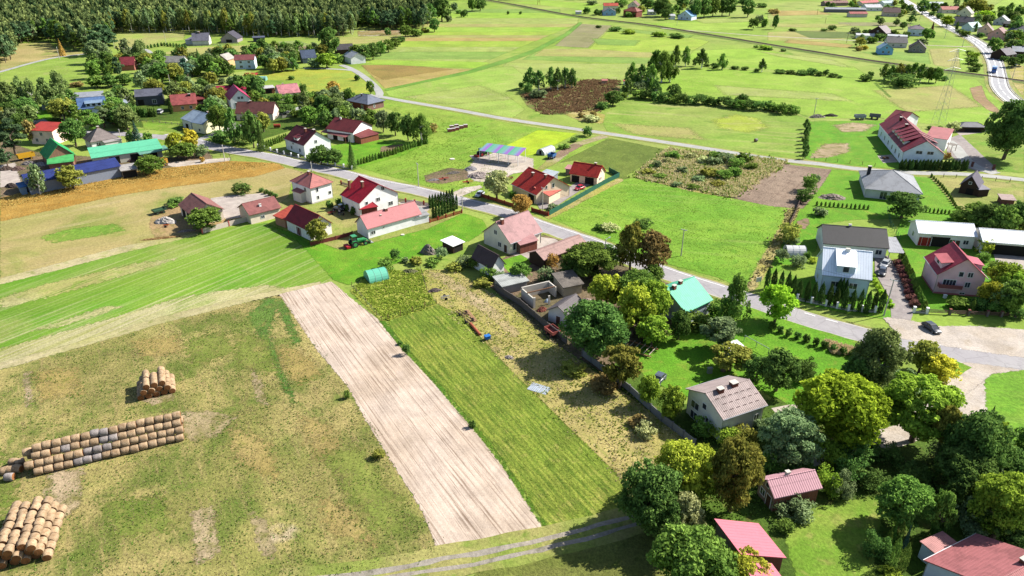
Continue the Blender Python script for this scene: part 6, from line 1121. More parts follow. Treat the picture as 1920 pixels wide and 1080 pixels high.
row("young thujas on the left of the cabin plot", [(1737, 398), (1780, 402)], 7, 4, 9, 'thuja', 'mid', jit=.3)
row("dark thujas by the pale mint tunnel", [(1885, 408), (1900, 413), (1916, 414), (1935, 416)], 4, 15, 24, 'thuja', 'dark')
row("hedge thujas beside the driveway", [(1691, 488), (1700, 510), (1712, 535), (1722, 560), (1734, 585)], 13, 12, 22, 'thuja', 'mid', jit=1)
row("reddish shrubs along the driveway", [(1686, 502), (1692, 520), (1700, 540), (1708, 556), (1716, 576)], 9, 19, 16, 'bush', 'plum', jit=2)
row("round clipped lime shrubs left of the driveway", [(1635, 522), (1641, 535), (1650, 548), (1660, 562), (1672, 578)], 8, 12, 11, 'bush', 'lime', jit=.6)
row("hedge thujas along the maroon porch house garden", [(672, 310), (700, 301), (740, 289), (780, 275), (800, 270)], 26, 6, 12, 'thuja', 'mid', jit=.3)
row("hedge thujas left of the maroon-roofed white house", [(492, 279), (536, 262)], 12, 6, 12, 'thuja', 'mid', jit=.3)
row("hedge thujas in front of the dark slate house", [(258, 219), (290, 219)], 9, 6, 16, 'thuja', 'dark', jit=.3)
row("thujas in the villa hedge by the wood", [(270, 92), (305, 86), (348, 90)], 14, 5, 7, 'thuja', 'dark', jit=.3)
row("hedge thujas between lawn and cabin plot", [(1747, 333), (1765, 350), (1782, 372), (1796, 395)], 16, 5, 7, 'thuja', 'mid', jit=.3)
row("round clipped shrubs by the square white house", [(490, 362), (502, 366), (516, 372)], 4, 10, 11, 'bush', 'dark')
row("shrubs in the yard of the crimson-roofed house", [(617, 392), (636, 388), (655, 400), (664, 404)], 5, 14, 18, 'bush', 'dark', jit=2)
# ---- the wood on the left skyline
r_ = random.Random(3)
FRONT = [(-70, 125), (0, 122), (28, 112), (30, 84), (90, 76), (150, 100), (205, 90), (212, 62), (345, 60), (420, 66), (500, 70), (560, 70), (640, 70), (668, 64), (672, 50), (712, 57), (790, 56), (806, 44), (820, 30), (846, 8)]
def front_v(u):
    for i in range(len(FRONT) - 1):
        (a, b), (c_, d) = FRONT[i], FRONT[i + 1]
        if a <= u <= c_: return b + (d - b) * (u - a) / max(1e-6, c_ - a)
    return -50
cells = []; seen = set()
back = [P(u, -2) for u in (-200, 960)]
xs0, xs1 = P(-250, 5).x, P(870, 5).x
y = 330.0
while y < 1020:
    x = -800.0
    while x < 0:
        px = x + r_.uniform(-2.4, 2.4); py = y + r_.uniform(-2.4, 2.4); u, v, s = proj((px, py, 0)); ut, vt, _ = proj((px, py, 14))
        if -60 < u < 850 and v < front_v(u) and vt > -12:
            if not (555 < u < 600 and v < 16) and not (1 < 0): cells.append((v - front_v(u), px, py, u, v))
        x += 5.6
    y += 5.6
cells.sort(key=lambda c: -c[4] if c[0] > -7 else 1000 - c[4])
front = [c for c in cells if c[0] > -7][:230]; fs = set(id(c) for c in front); rest = [c for c in cells if id(c) not in fs]
WOOD = []
for i, (dv, px, py, u, v) in enumerate(front):
    birchy = 210 < u < 668 and r_.random() < .75
    kind = 'birch' if birchy else 'pine'; h = r_.uniform(13, 18) if birchy else r_.uniform(11, 16); col = r_.choice(['birch', 'olive', 'birch', 'grey']) if birchy else r_.choice(['pine', 'pine', 'mid', 'grey'])
    me = proto(kind, 2, i % 3); root = empty("birch_tree" if birchy else "pine_tree", (px, py, 0)); rad = r_.uniform(2.8, 4.0) if birchy else r_.uniform(3.2, 4.6); rz = h * .42
    o = link("crown", me, root); o.location = (0, 0, h - rz); o.scale = (rad, rad, rz); o.rotation_euler = (0, 0, r_.uniform(0, 6.28)); slotmat(o, LM[col])
    tk = link("trunk", TRUNKS[i % 4], root); tk.scale = (2.2, 2.2, h - rz)
    if birchy: slotmat(tk, M_birch)
    root["group"] = "birches along the front of the wood" if birchy else "pines along the front of the wood"
    root["category"] = "tree"; root["label"] = None or (("tall pale-trunked birch" if birchy else "dark pine") + " in the front edge of the left wood")
    WOOD.append(root)
def mass(name, pts, label, kinds, cols, hr, rr, grp=None):
    """one mesh per foliage colour would split the mass: colours ride on the tone attribute of a single mesh"""
    Vs = []; Qs = []; Ts = []; off = 0
    base = []
    for kd in kinds:
        me = proto(kd, 3, 0); V = np.zeros(len(me.vertices) * 3, np.float32); me.vertices.foreach_get("co", V); T = np.zeros(len(me.polygons), np.float32); me.attributes["tone"].data.foreach_get("value", T); base.append((V.reshape(-1, 3), T))
    for (px, py) in pts:
        V, T = base[r_.randrange(len(base))]; a = r_.uniform(0, 6.28); h = r_.uniform(*hr); rad = r_.uniform(*rr); rz = h * .42
        c_, s_ = math.cos(a), math.sin(a); W_ = np.stack([(V[:, 0] * c_ - V[:, 1] * s_) * rad + px, (V[:, 0] * s_ + V[:, 1] * c_) * rad + py, V[:, 2] * rz + h - rz], 1)
        Vs.append(W_); Ts.append(np.clip(T * .4 + r_.uniform(-.25, .65), 0, 1)); off += 1
    V = np.concatenate(Vs); n = len(V) // 4; me = npmesh(name, V, np.arange(len(V)).reshape(-1, 4)); me.materials.append(cols)
    at = me.attributes.new("tone", 'FLOAT', 'FACE'); at.data.foreach_set("value", np.concatenate(Ts).astype(np.float32)); o = link(name, me)
    tag(o, label, "wood", None, "stuff"); return o
wl = leafmat("wood_foliage", (.03, .065, .025), (.24, .30, .10), .3, 0)
mass("wood", [(c[1], c[2]) for c in rest], "dense mixed pine and birch wood filling the top left skyline", ['birch', 'pine', 'pine'], wl, (9.5, 17.5), (3.0, 5.2))
print("WOOD", len(front), len(rest))
tops = []
for k in range(160):
    u = r_.uniform(620, 1960); v = r_.uniform(-9, 0) if u < 1500 or u > 1700 else r_.uniform(-9, -3)
    if 985 < u < 1080 or 1682 < u < 1730: continue
    p = P(u, v); tops.append((p.x, p.y))
mass("distant_trees", tops, "distant belt of dark trees just beyond the top edge", ['round', 'pine'], wl, (8, 13), (3.5, 5.5))
# ------------------------------------------------------------ straw bales
def balemat(name, c, c2):
    t = NT(name); g = t.n("ShaderNodeTexCoord").outputs["Object"]; oi = t.n("ShaderNodeObjectInfo").outputs["Random"]
    col = t.mix(t.ramp(t.noise(g, 2.5, 4, .7), .35, .7), G(*c), G(*c2)); col = t.val(col, t.noise(g, 14, 3, .8), .72, 1.2)
    col = t.val(col, oi, .82, 1.12); t.bump(t.noise(g, 9, 4, .8), 1, .06); return t.fin(col, .95, .1)
M_bale = balemat("straw", (226, 196, 160), (188, 154, 118)); M_baleo = balemat("weathered_straw", (196, 186, 182), (170, 158, 152)); M_balef = balemat("straw_end", (190, 130, 84), (160, 104, 62))
def bale_meshes(seed, rr=.63, ln=1.24):
    r = random.Random(seed); m = MB(); n = 20; prof = [(-.5, .84), (-.43, .96), (-.2, 1), (0, 1.015), (.22, 1), (.43, .96), (.5, .84)]; vs = []
    for s, q in prof:
        for i in range(n):
            a = 2 * math.pi * i / n; k = q * (1 + .022 * math.sin(3 * a + seed) + r.uniform(-.012, .012)); vs.append((s * ln, math.cos(a) * k * rr, math.sin(a) * k * rr * (.96 if math.sin(a) < 0 else 1)))
    fs = [(j * n + i, j * n + (i + 1) % n, (j + 1) * n + (i + 1) % n, (j + 1) * n + i) for j in range(len(prof) - 1) for i in range(n)]
    me = MB().add(vs, fs).mesh("bale_body"); me.materials.append(M_bale)
    for p in me.polygons: p.use_smooth = True
    e = []
    for sgn in (-1, 1):
        cs = [(sgn * (ln * .5 + .012), 0, 0)] + [(sgn * (ln * .5 - .0 + (.0 if k else .01)), math.cos(2 * math.pi * i / n) * rr * .84 * k2, math.sin(2 * math.pi * i / n) * rr * .84 * k2) for k, k2 in ((0, .5), (1, .995)) for i in range(n)]
        f = [(0, 1 + i, 1 + (i + 1) % n) for i in range(n)] + [(1 + i, 1 + n + i, 1 + n + (i + 1) % n, 1 + (i + 1) % n) for i in range(n)]
        em = MB().add(cs, f).mesh("bale_end"); em.materials.append(M_balef); e.append(em)
    return me, e
BM = [bale_meshes(i) for i in range(4)]
def bale(p, rz, label, group, old=False, tilt=0):
    me, e = BM[random.randrange(4)]; o = link("straw_bale", me); o.location = p; o.rotation_euler = (U(0, 6.28), tilt, rz + U(-.03, .03)); o.rotation_mode = 'XYZ'
    if old: slotmat(o, M_baleo)
    tag(o, label, "bale", group)
    for q in e: link("end_face", q, o)
    return o
TN = ["bottom", "second", "third", "top", "fifth"]
a = P(47, 900); b = P(346, 828); dx = (b - a); rz = math.atan2(dx.y, dx.x); dx.normalize(); nx = Vector((-dx.y, dx.x, 0)); L_ = (b - a).length; nb = int(L_ / 1.3); st = L_ / nb
lm_n = nb
for tier in range(4):
    lo = [1, 0, 0, 0][tier]
    for side in (0, 1):
        if side and tier == 3: continue
        for k in range(lo, nb):
            if (tier == 3 and k in (0,)) or (tier == 2 and k == 0 and not side): continue
            if side and not (k in (0, 1, nb - 1, nb - 2) or tier == 2): continue
            row_ = tier * .5 if not side else 3 - tier * .5
            p = a + dx * (st * (k + .5) + U(-.05, .05) + (.0 if tier % 2 == 0 else .25)) + nx * (.63 + row_ * 1.27 + U(-.12, .12)); p.z = .62 + tier * 1.02 + U(-.04, .05)
            old = 5 <= k - tier * .6 <= 8 and R() < .62 or R() < .008
            bale(p, rz, "%s, %s tier %s of the long stack" % ("straw bale" if not old else "greyed straw bale", TN[tier], ("front, " + (ordw_(k) if True else "")) if not side else "rear, " + ordw_(k)), "straw bales in the long stack", old)
for i, (u, v) in enumerate(((20, 900), (24, 886), (36, 884), (28, 872), (12, 888), (40, 872))):
    p = P(u, v); p.z = .62; o = bale(p, rz + U(-.8, .8), ["dark fallen bale at the lower left tip of the long stack", "fallen straw bale above the dark one at the long stack's left tip", "small pale fallen bale right of the long stack's left tip", "fallen straw bale nearest the long stack's left end", "fallen straw bale at the frame's left side by the long stack", "fallen straw bale tucked against the long stack's left end"][i], None, old=(i == 0))
# small pile: ends towards the camera
a = P(258, 754); b = P(322, 739); dx = (b - a).normalized(); nx = Vector((-dx.y, dx.x, 0)); rz = math.atan2(nx.y, nx.x)
for tier, n_ in enumerate((5, 4, 3)):
    for k in range(n_):
        for q in range(4):
            if tier == 0 and 0 < k < 4 and q in (1, 2): continue
            if tier == 1 and 0 < k < 3 and q in (1, 2): continue
            if tier == 2 and k == 1 and q == 3: continue
            p = a + dx * (.65 + (k + tier * .5) * 1.28) + nx * (.65 + q * 1.36 + U(-.16, .12)); p.z = .62 + tier * .98
            bale(p, rz, "straw bale in the small pile, %s tier, %s, %s" % (TN[tier] if tier < 2 else "top", ordw_(k), ["front", "second row back", "third row back", "rear"][q]), "straw bales in the small dark-faced pile")
# corner pile
a = P(-8, 1066); b = P(100, 1046); dx = (b - a).normalized(); nx = (P(118, 958) - P(92, 1042)); nx.z = 0; nx.normalize(); rz = math.atan2(nx.y, nx.x); sx_ = Vector((nx.y, -nx.x, 0))
for tier, n_ in enumerate((6, 5, 4)):
    for k in range(n_):
        for q in range(7):
            if tier < 2 and 0 < k < n_ - 1 and 0 < q < 6: continue
            p = b - sx_ * (.65 + (k + tier * .5) * 1.26) + nx * (.3 + q * 1.38 + U(-.16, .16) + (.6 if k % 2 else 0)) + sx_ * U(-.14, .14); p.z = .62 + tier * .98 + U(-.06, .06)
            bale(p, rz + U(-.16, .16), "straw bale in the corner pile, %s tier, %s row, %s" % (TN[tier] if tier < 2 else "top", ["first", "second", "third", "fourth", "fifth", "sixth", "seventh"][q], ordw_(n_ - 1 - k)), "straw bales in the lower left pile")
p = P(1417, 266); p.z = .7; bale(p, .4, "single pale wrapped bale alone on the meadow beyond the side road", None, old=True)
# ------------------------------------------------------------ vehicles
def carpaint(c, name="car_paint"):
    t = NT(name); t.fin(G(*c), .28, .5); t.b.inputs["Coat Weight"].default_value = .6; return t.m
def ring(mb, prof, w): return mb
def car(name, label, A, B, col, kind='hatch', L=4.3, w=1.78):
    """A rear, B front, both pixels on the ground"""
    a, b = P(*A), P(*B); c = (a + b) / 2; rz = math.atan2(b.y - a.y, b.x - a.x); r = empty(name, c, rz, label, "truck" if kind == 'truck' else "van" if kind == 'van' else "car"); h = w / 2; pm = carpaint(col)
    if kind == 'truck':
        MB().box(-L / 2, L / 2 - 1.9, -1.2, 1.2, .9, 3.2).build("cargo_body", pm, r); MB().prism([(L / 2 - 1.8, .5), (L / 2, .5), (L / 2, 1.6), (L / 2 - .35, 2.7), (L / 2 - 1.8, 2.7)], -1.15, 1.15).build("cab", pm, r)
        MB().box(L / 2 - .33, L / 2 - .1, -1.0, 1.0, 1.6, 2.4).build("windscreen", M_glass, r); MB().box(-L / 2, L / 2 - .2, -1, 1, .5, .85).build("chassis", paint((60, 60, 64)), r); xs = (-L * .3, -L * .12, L * .36); wr, ww = .48, 1.1
    else:
        top = 1.46 if kind == 'hatch' else 1.5 if kind == 'wagon' else 1.85
        rear = -.47 if kind in ('wagon', 'van') else -.42; rt = -.42 if kind in ('wagon', 'van') else -.3
        sec = [(-.5, .32, .62, 1.0), (-.49, .3, .9, .97)]
        # lower body: a lofted shell of cross sections along x: (x, half width, z bottom, z top)
        S_ = [(-.5, .80, .42, .72), (-.488, .92, .28, .92), (-.40, .98, .24, .97), (-.1, 1, .24, .95), (.18, 1, .24, .93), (.30, .98, .24, .88), (.42, .93, .26, .78), (.485, .84, .28, .66), (.5, .70, .36, .56)]
        vs = []; 
        for x, q, z0, z1 in S_:
            for y, z in ((-q * h, z0 + .1), (-q * h * 1.0, (z0 + z1) / 2), (-q * h * .95, z1 - .06), (-q * h * .8, z1), (q * h * .8, z1), (q * h * .95, z1 - .06), (q * h, (z0 + z1) / 2), (q * h, z0 + .1), (q * h * .85, z0), (-q * h * .85, z0)): vs.append((x * L, y, z))
        fs = [(j * 10 + i, j * 10 + (i + 1) % 10, (j + 1) * 10 + (i + 1) % 10, (j + 1) * 10 + i) for j in range(8) for i in range(10)] + [tuple(range(10)), tuple(range(80, 90))]
        bo = MB().add(vs, fs).build("body", pm, r)
        for p_ in bo.data.polygons: p_.use_smooth = True
        gx = [(rear, .84, .95), (rt, .74, top - .04), (.0, .72, top), (.10, .70, top - .06), (.27, .84, .92)]
        vs = [(x * L, s * q * h, z) for x, q, z in gx for s in (-1, 1)]
        MB().add(vs, [(0, 1, 3, 2), (6, 7, 9, 8), (0, 2, 4, 6, 8), (9, 7, 5, 3, 1)]).build("glasshouse", M_glass, r)
        rv = [(rt * L - .04, -.76 * h, top - .03), (.0, -.74 * h, top + .02), (.10 * L + .03, -.72 * h, top - .05)]
        q = [(x, s * y, z) for (x, y, z) in rv for s in (-1, 1)]
        MB().add([(x, y, z + .03) for x, y, z in q] + [(x, y, z - .04) for x, y, z in q], [(0, 1, 3, 2), (2, 3, 5, 4), (6, 8, 9, 7), (8, 10, 11, 9), (0, 2, 8, 6), (2, 4, 10, 8), (1, 7, 9, 3), (3, 9, 11, 5), (0, 6, 7, 1), (4, 5, 11, 10)]).build("roof_panel", pm, r)
        pl = MB()
        for s in (-1, 1):
            for x0, z0, x1, z1, y0, y1 in ((.27, .92, .10, top - .05, .84, .71), (-.12, .95, -.12, top - .02, .93, .74), (rear, .95, rt, top - .04, .85, .75)): pl.tube((x0 * L, s * y0 * h, z0), (x1 * L, s * y1 * h, z1), .045, n=5)
        pl.build("window_pillars", pm, r)
        for s in (-1, 1):
            MB().box(L * .455, L * .492, s * h * .6 - .17, s * h * .6 + .17, .56, .7).build("headlight", M_frame, r); MB().box(-L * .499, -L * .48, s * h * .72 - .12, s * h * .72 + .12, .66, .88).build("tail_light", paint((190, 30, 30)), r)
            MB().box(L * .2, L * .2 + .14, s * h * 1.03 - .1, s * h * 1.03 + .1, .92, 1.06).build("mirror", pm, r)
        xs = (-L * .31, L * .31); wr, ww = .33, h - .1
    for x in xs:
        for s in (-1, 1):
            o = MB().tube((0, -.11, 0), (0, .11, 0), wr, n=18).build("wheel", M_tyre, r); o.location = (x, s * ww, wr)
            MB().tube((0, -.13, 0), (0, .13, 0), wr * .6, n=12).build("rim", M_metal, o)
    LAND.append((label.split(" on ")[0].split(" parked")[0].split(" beside")[0], (A[0] + B[0]) / 2, (A[1] + B[1]) / 2)) if False else None
    return r
car("parked_car", "black hatchback parked on the pale gravel forecourt by the street", (1734, 611), (1757, 627), (44, 44, 52))
car("parked_car", "white estate car parked on the pink paving by the cream house", (1018, 479), (997, 488), (236, 238, 244), 'wagon', 4.5)
car("parked_car", "silver car under the red tiled garage", (1099, 343), (1080, 336), (206, 210, 218), L=4.2)
car("parked_car", "small red car on the driveway beside the green mesh fence", (1094, 353), (1079, 358), (220, 30, 50), L=3.6)
car("parked_car", "white car standing on the verge at the wooden fence by the street", (905, 364), (894, 371), (222, 230, 240), L=3.9)
car("parked_car", "silver car on the driveway nearest the charcoal-roofed farmhouse", (1662, 494), (1655, 503), (206, 208, 212), L=4.2)
car("parked_car", "dark blue-black car at the front on the driveway beside silver house", (1655, 507), (1651, 520), (36, 38, 52), L=4.2)
car("parked_car", "grey car under the small bright trees by the concrete wall", (1240, 709), (1228, 722), (96, 104, 116), L=4.0)
car("truck", "bright blue truck driving through the highway bend", (1863, 131), (1862, 141), (30, 120, 220), 'truck', 7.5)
car("parked_van", "white van beside the dark slate house garden", (297, 215), (306, 209), (226, 228, 230), 'van', 4.8)
def tractor(label, A, B, col, rim, s=1.0, loader=True, tool=None):
    a, b = P(*A), P(*B); c = (a + b) / 2; rz = math.atan2(b.y - a.y, b.x - a.x); r = empty("tractor", c, rz, label, "tractor"); r.scale = (s, s, s); pm = carpaint(col, "tractor_paint"); rm = paint(rim)
    MB().prism([(-.3, .9), (2.3, .9), (2.35, 1.35), (2.0, 1.65), (-.3, 1.75)], -.42, .42).build("bonnet", pm, r, .04); MB().box(-1.5, 2.0, -.3, .3, .6, .95).build("chassis", paint((70, 70, 70)), r)
    MB().prism([(-1.45, 1.2), (-.3, 1.2), (-.2, 1.9), (-.4, 2.75), (-1.3, 2.75)], -.7, .7).build("cab", M_glass, r); MB().box(-1.5, -.2, -.8, .8, 2.75, 2.92).build("cab_roof", pm, r, .05)
    f = MB()
    for x, y in ((-1.4, -.72), (-1.4, .72), (-.32, -.72), (-.32, .72)): f.tube((x, y, 1.2), (x * .96, y, 2.78), .05, n=5)
    f.build("cab_frame", paint((50, 50, 50)), r); MB().tube((1.3, .2, 1.6), (1.3, .2, 2.5), .05, n=6).build("exhaust", paint((60, 60, 60)), r)
    for sy in (-1, 1):
        MB().prism([(-1.9, 1.35), (-1.6, 1.75), (-.6, 1.75), (-.2, 1.3), (-.2, 1.2), (-.6, 1.62), (-1.6, 1.62), (-1.85, 1.25)], sy * .72 if sy > 0 else -1.15, sy * 1.15 if sy > 0 else -.72).build("mudguard", pm, r)
        for x, rad, wd in ((-1.05, .86, .5), (1.75, .6, .36)):
            o = MB().tube((0, -wd / 2, 0), (0, wd / 2, 0), rad, n=24).build("wheel", M_tyre, r); o.location = (x, sy * .95, rad); MB().tube((0, -wd / 2 - .02, 0), (0, wd / 2 + .02, 0), rad * .55, n=14).build("rim", rm, o)
    if loader:
        l = MB()
        for sy in (-.6, .6): l.tube((-.1, sy, 1.6), (2.0, sy, 1.5), .09, n=6).tube((2.0, sy, 1.5), (3.3, sy, .55), .09, n=6)
        l.build("loader_arm", pm, r); MB().prism([(3.1, .2), (4.0, .15), (3.3, .4), (3.2, .95)], -.95, .95).build("bucket", M_metal, r)
    if tool: MB().box(-3.3, -2.2, -1.1, 1.1, .25, .8).tube((-2.2, 0, .6), (-1.4, 0, .7), .08).build("rear_mower", paint(tool), r, .05)
    return r
tractor("green tractor with front loader and red rear mower on the grass", (653, 465), (688, 456), (60, 176, 100), (90, 190, 110), 1.05, True, (206, 40, 50)); LAND.append(("green tractor", 670, 458))
tractor("dark tractor with red rims under the left end of the striped canopy", (896, 294), (914, 290), (50, 90, 60), (190, 30, 40), 1.0, False, (206, 60, 40))
tractor("grey tractor in the yard behind the crimson-roofed house", (644, 398), (628, 395), (190, 190, 190), (226, 226, 226), .8, False)
# ------------------------------------------------------------ poles and pylon
def pole(label, u, vb, vt, lean=0, kind='wood', arm=True):
    b = P(u, vb); z = 1.0
    while proj((b.x, b.y, z))[1] > vt and z < 60: z += .1
    r = empty("power_pole" if kind != 'lamp' else "street_lamp", b, R(), label, "pole" if kind != 'lamp' else "street lamp")
    MB().tube((0, 0, 0), (lean, 0, z), .16, .1, 8).build("shaft", M_conc if kind != 'wood' else M_wood, r)
    if kind == 'lamp': MB().tube((0, 0, z - .2), (1.1, 0, z + .1), .05, n=6).build("arm", M_metal, r); MB().box(.9, 1.6, -.15, .15, z + .02, z + .16).build("lamp_head", M_metal, r)
    elif arm:
        MB().box(lean - .08, lean + .08, -.8, .8, z - .35, z - .22).build("crossarm", M_metal, r)
        for y in (-.7, 0, .7): MB().tube((lean, y, z - .22), (lean, y, z - .02), .05, n=6).build("insulator", M_frame, r)
    return r
for a in (("concrete power pole alone in the bright meadow right of street", 1277, 480, 430, 0, 'c'), ("power pole on the meadow near the striped canopy", 785, 350, 306, 0, 'c'), ("leaning power pole at the driveway of the silver-roofed house", 1657, 592, 525, .5, 'c'),
          ("power pole in front of the red tiled house", 1017, 400, 352, 0, 'c'), ("thin pole at the corner of the red fence by the street", 867, 395, 368, 0, 'c'), ("thin pole behind the pyramid-roofed white house", 585, 322, 304, 0, 'c'),
          ("pole beside the grey hip-roofed cottage", 228, 265, 243, 0, 'c'), ("street pole among the trees above the grey hip-roofed cottage", 239, 238, 212, 0, 'c'), ("pole at the street fork left of the old cottage", 121, 227, 214, 0, 'c'), ("white pole in front of the far left birches", 59, 220, 196, 0, 'c'),
          ("pole on the green beside the left field road", 112, 111, 88, 0, 'c'), ("pole beside the village trees above orange-walled house", 320, 162, 140, 0, 'c'), ("pole on the village street bend near golden strip", 422, 302, 272, 0, 'c'), ("tall pole at the meadow clearing edge by villa", 312, 84, 58, 0, 'c'), ("pole by the dark pines left of the clearing", 215, 90, 72, 0, 'c'),
          ("thin pole at the row of shrubs left of the guest house", 1526, 215, 184, 0, 'w', ), ("pole behind the dark pavilion", 1852, 230, 212, 0, 'w'), ("leaning wooden pole on the far green beside the railway", 1587, 80, 62, .6, 'wood'), ("pole on the far meadow below the greenhouse row", 1532, 28, 16, 0, 'wood'), ("second pole on the far meadow, right of the first", 1547, 44, 33, 0, 'wood'),
          ("pole with cables at the highway bend", 1804, 88, 68, 0, 'c'), ("pole on the highway left verge near white hip house", 1771, 72, 54, 0, 'c'), ("pole right of the highway bend by dark barn", 1826, 88, 78, 0, 'c'), ("pole at the right roadside below the truck", 1897, 150, 120, 0, 'c'), ("lone pole on the field below railway village", 1269, 48, 40, 0, 'c')): pole(*a)
pole("street lamp on the street between the garage and meadow", 1135, 465, 448, 0, 'lamp'); pole("street lamp in the green beside the car park", 1886, 288, 243, 0, 'lamp'); pole("lamp on the left side of the highway, upper part", 1706, 26, 12, 0, 'lamp'); pole("lamp on the right side of the highway, upper part", 1724, 38, 24, 0, 'lamp')
b = P(1758, 236); r = empty("lattice_pylon", b, .3, "tall steel lattice pylon on the meadow behind the guest house", "pylon"); m = MB(); H_ = 31
for k in range(12):
    z0, z1 = H_ * k / 12, H_ * (k + 1) / 12; w0, w1 = 1.9 - 1.6 * k / 12, 1.9 - 1.6 * (k + 1) / 12; cs = [(-1, -1), (1, -1), (1, 1), (-1, 1)]
    for i in range(4):
        a_, b_ = cs[i], cs[(i + 1) % 4]; m.tube((a_[0] * w0, a_[1] * w0, z0), (a_[0] * w1, a_[1] * w1, z1), .04, n=4, cap=False); m.tube((a_[0] * w0, a_[1] * w0, z0), (b_[0] * w1, b_[1] * w1, z1), .02, n=4, cap=False); m.tube((b_[0] * w0, b_[1] * w0, z0), (a_[0] * w1, a_[1] * w1, z1), .02, n=4, cap=False)
m.build("lattice", M_metal, r)
for z in (H_ - 1, H_ - 4.5, H_ - 8): MB().tube((-4.2, 0, z), (4.2, 0, z), .07, n=5).tube((-4.2, 0, z), (0, 0, z + 1), .05, n=4).tube((4.2, 0, z), (0, 0, z + 1), .05, n=4).build("crossarm", M_metal, r)
b = P(1010, 9); r = empty("lattice_mast", b, 0, "small rusty lattice mast beside the railway at the top edge", "mast"); MB().tube((-1.5, 0, 0), (-.4, 0, 9), .15, n=4).tube((1.5, 0, 0), (.4, 0, 9), .15, n=4).tube((-1.1, 0, 3), (1.1, 0, 3), .1, n=4).tube((-1.4, 0, 0.3), (.9, 0, 5), .08, n=4).build("lattice", M_balef, r)
# ------------------------------------------------------------ fences and walls
def fence(label, px, h, kind, mat, post=None, sp=2.5, pw=.12, ph=None, name="fence", base=None, pname="post"):
    c = [P(*p) for p in px]; r = empty(name, c[0], 0, label, "wall" if name.endswith("wall") else "fence"); o0 = c[0]; pm = MB()
    posts = []
    for i in range(len(c) - 1):
        a, b = c[i] - o0, c[i + 1] - o0; d = b - a; L = d.length; d.normalize(); n = Vector((-d.y, d.x, 0)); k = max(1, round(L / sp))
        for j in range(k + (1 if i == len(c) - 2 else 0)): posts.append((a + d * L * j / k, math.atan2(d.y, d.x)))
        if kind == 'solid': pm.slab([a - n * .06 + Vector((0, 0, h)), b - n * .06 + Vector((0, 0, h)), b + n * .06 + Vector((0, 0, h)), a + n * .06 + Vector((0, 0, h))], h)
        elif kind == 'rails':
            for z in (.35, .65, .95, 1.25):
                if z < h: pm.slab([a - n * .03 + Vector((0, 0, z + .12)), b - n * .03 + Vector((0, 0, z + .12)), b + n * .03 + Vector((0, 0, z + .12)), a + n * .03 + Vector((0, 0, z + .12))], .14)
        elif kind == 'pickets':
            m_ = int(L / .16)
            for j in range(m_):
                q = a + d * (L * (j + .5) / m_); pm.slab([q - d * .05 + Vector((0, 0, h)) - n * .015, q + d * .05 + Vector((0, 0, h)) - n * .015, q + d * .05 + n * .015 + Vector((0, 0, h)), q - d * .05 + n * .015 + Vector((0, 0, h))], h - .12)
            for z in (.4, h - .2): pm.slab([a + n * .02 + Vector((0, 0, z)), b + n * .02 + Vector((0, 0, z)), b + n * .06 + Vector((0, 0, z)), a + n * .06 + Vector((0, 0, z))], .06)
        elif kind == 'wire':
            for z in (.3, .7, h - .05): pm.tube(a + Vector((0, 0, z)), b + Vector((0, 0, z)), .012, n=3, cap=False)
        if base: pm2 = MB().slab([a - n * .12 + Vector((0, 0, base)), b - n * .12 + Vector((0, 0, base)), b + n * .12 + Vector((0, 0, base)), a + n * .12 + Vector((0, 0, base))], base).build("plinth", M_conc, r)
    pm.build({'solid': "panel", 'rails': "rails", 'pickets': "pickets", 'wire': "wires"}[kind], mat, r)
    ph = ph or h + .1; me = MB().box(-pw, pw, -pw, pw, 0, ph).box(-pw - .04, pw + .04, -pw - .04, pw + .04, ph, ph + .06).mesh("post"); me.materials.append(post or mat)
    for p, an in posts[:100]:
        o = link(pname, me, r); o.location = p; o.rotation_euler = (0, 0, an)
    return r
redw = paint((176, 56, 46), .7, .2, 0); greenm = paint((40, 120, 96)); Wp = plaster(white); greyp = paint((150, 150, 150))
fence("white-pillared fence before the thujas of the silver-roofed house", [(1494, 563), (1548, 574), (1590, 583), (1640, 586)], .8, 'rails', greyp, Wp, 3.0, .22, 1.5, base=.35, pname="pillar")
fence("short white-pillared gate wall at the driveway mouth", [(1713, 586), (1737, 588)], .9, 'rails', greyp, Wp, 2.6, .24, 1.4, base=.35, pname="pillar")
fence("brown board fence with brick pillars along the pink house garden", [(1738, 588), (1780, 590), (1850, 593), (1930, 596)], 1.1, 'rails', paint((140, 100, 90)), brick((190, 90, 80)), 3.2, .22, 1.35, pname="pillar")
fence("white-pillared street fence from the maroon-roofed white house to the spruce", [(484, 277), (520, 287), (560, 297), (600, 306), (660, 318)], 1.0, 'rails', paint((90, 80, 80)), Wp, 4.2, .2, 1.4, base=.3, pname="pillar")
fence("red picket fence with posts beside the front row of thujas", [(806, 418), (866, 400)], 1.0, 'pickets', redw, redw, 3, .14, 1.2)
fence("red-pillared fence along the street behind the crimson-roofed house", [(640, 346), (700, 363), (744, 377), (812, 387)], 1.0, 'pickets', paint((170, 140, 140)), redw, 3.4, .18, 1.3, pname="pillar")
fence("orange-brown board fence along the street at the pale tree", [(903, 369), (930, 378), (962, 388)], 1.1, 'solid', paint((190, 96, 60)), redw, 3, .12, 1.25)
fence("red-brown wooden fence along the front of the red tiled house", [(997, 396), (1028, 405)], 1.1, 'solid', paint((170, 70, 60)), redw, 3, .14, 1.2)
fence("long teal mesh fence along the driveway of the red tiled house", [(1030, 404), (1080, 376), (1130, 347), (1161, 332), (1142, 322)], 1.5, 'solid', greenm, greenm, 3, .06, 1.6)
fence("red-brown garden fence behind the green tractor", [(583, 461), (630, 450), (661, 441)], 1.1, 'solid', paint((150, 74, 66)), None, 3, .1, 1.2)
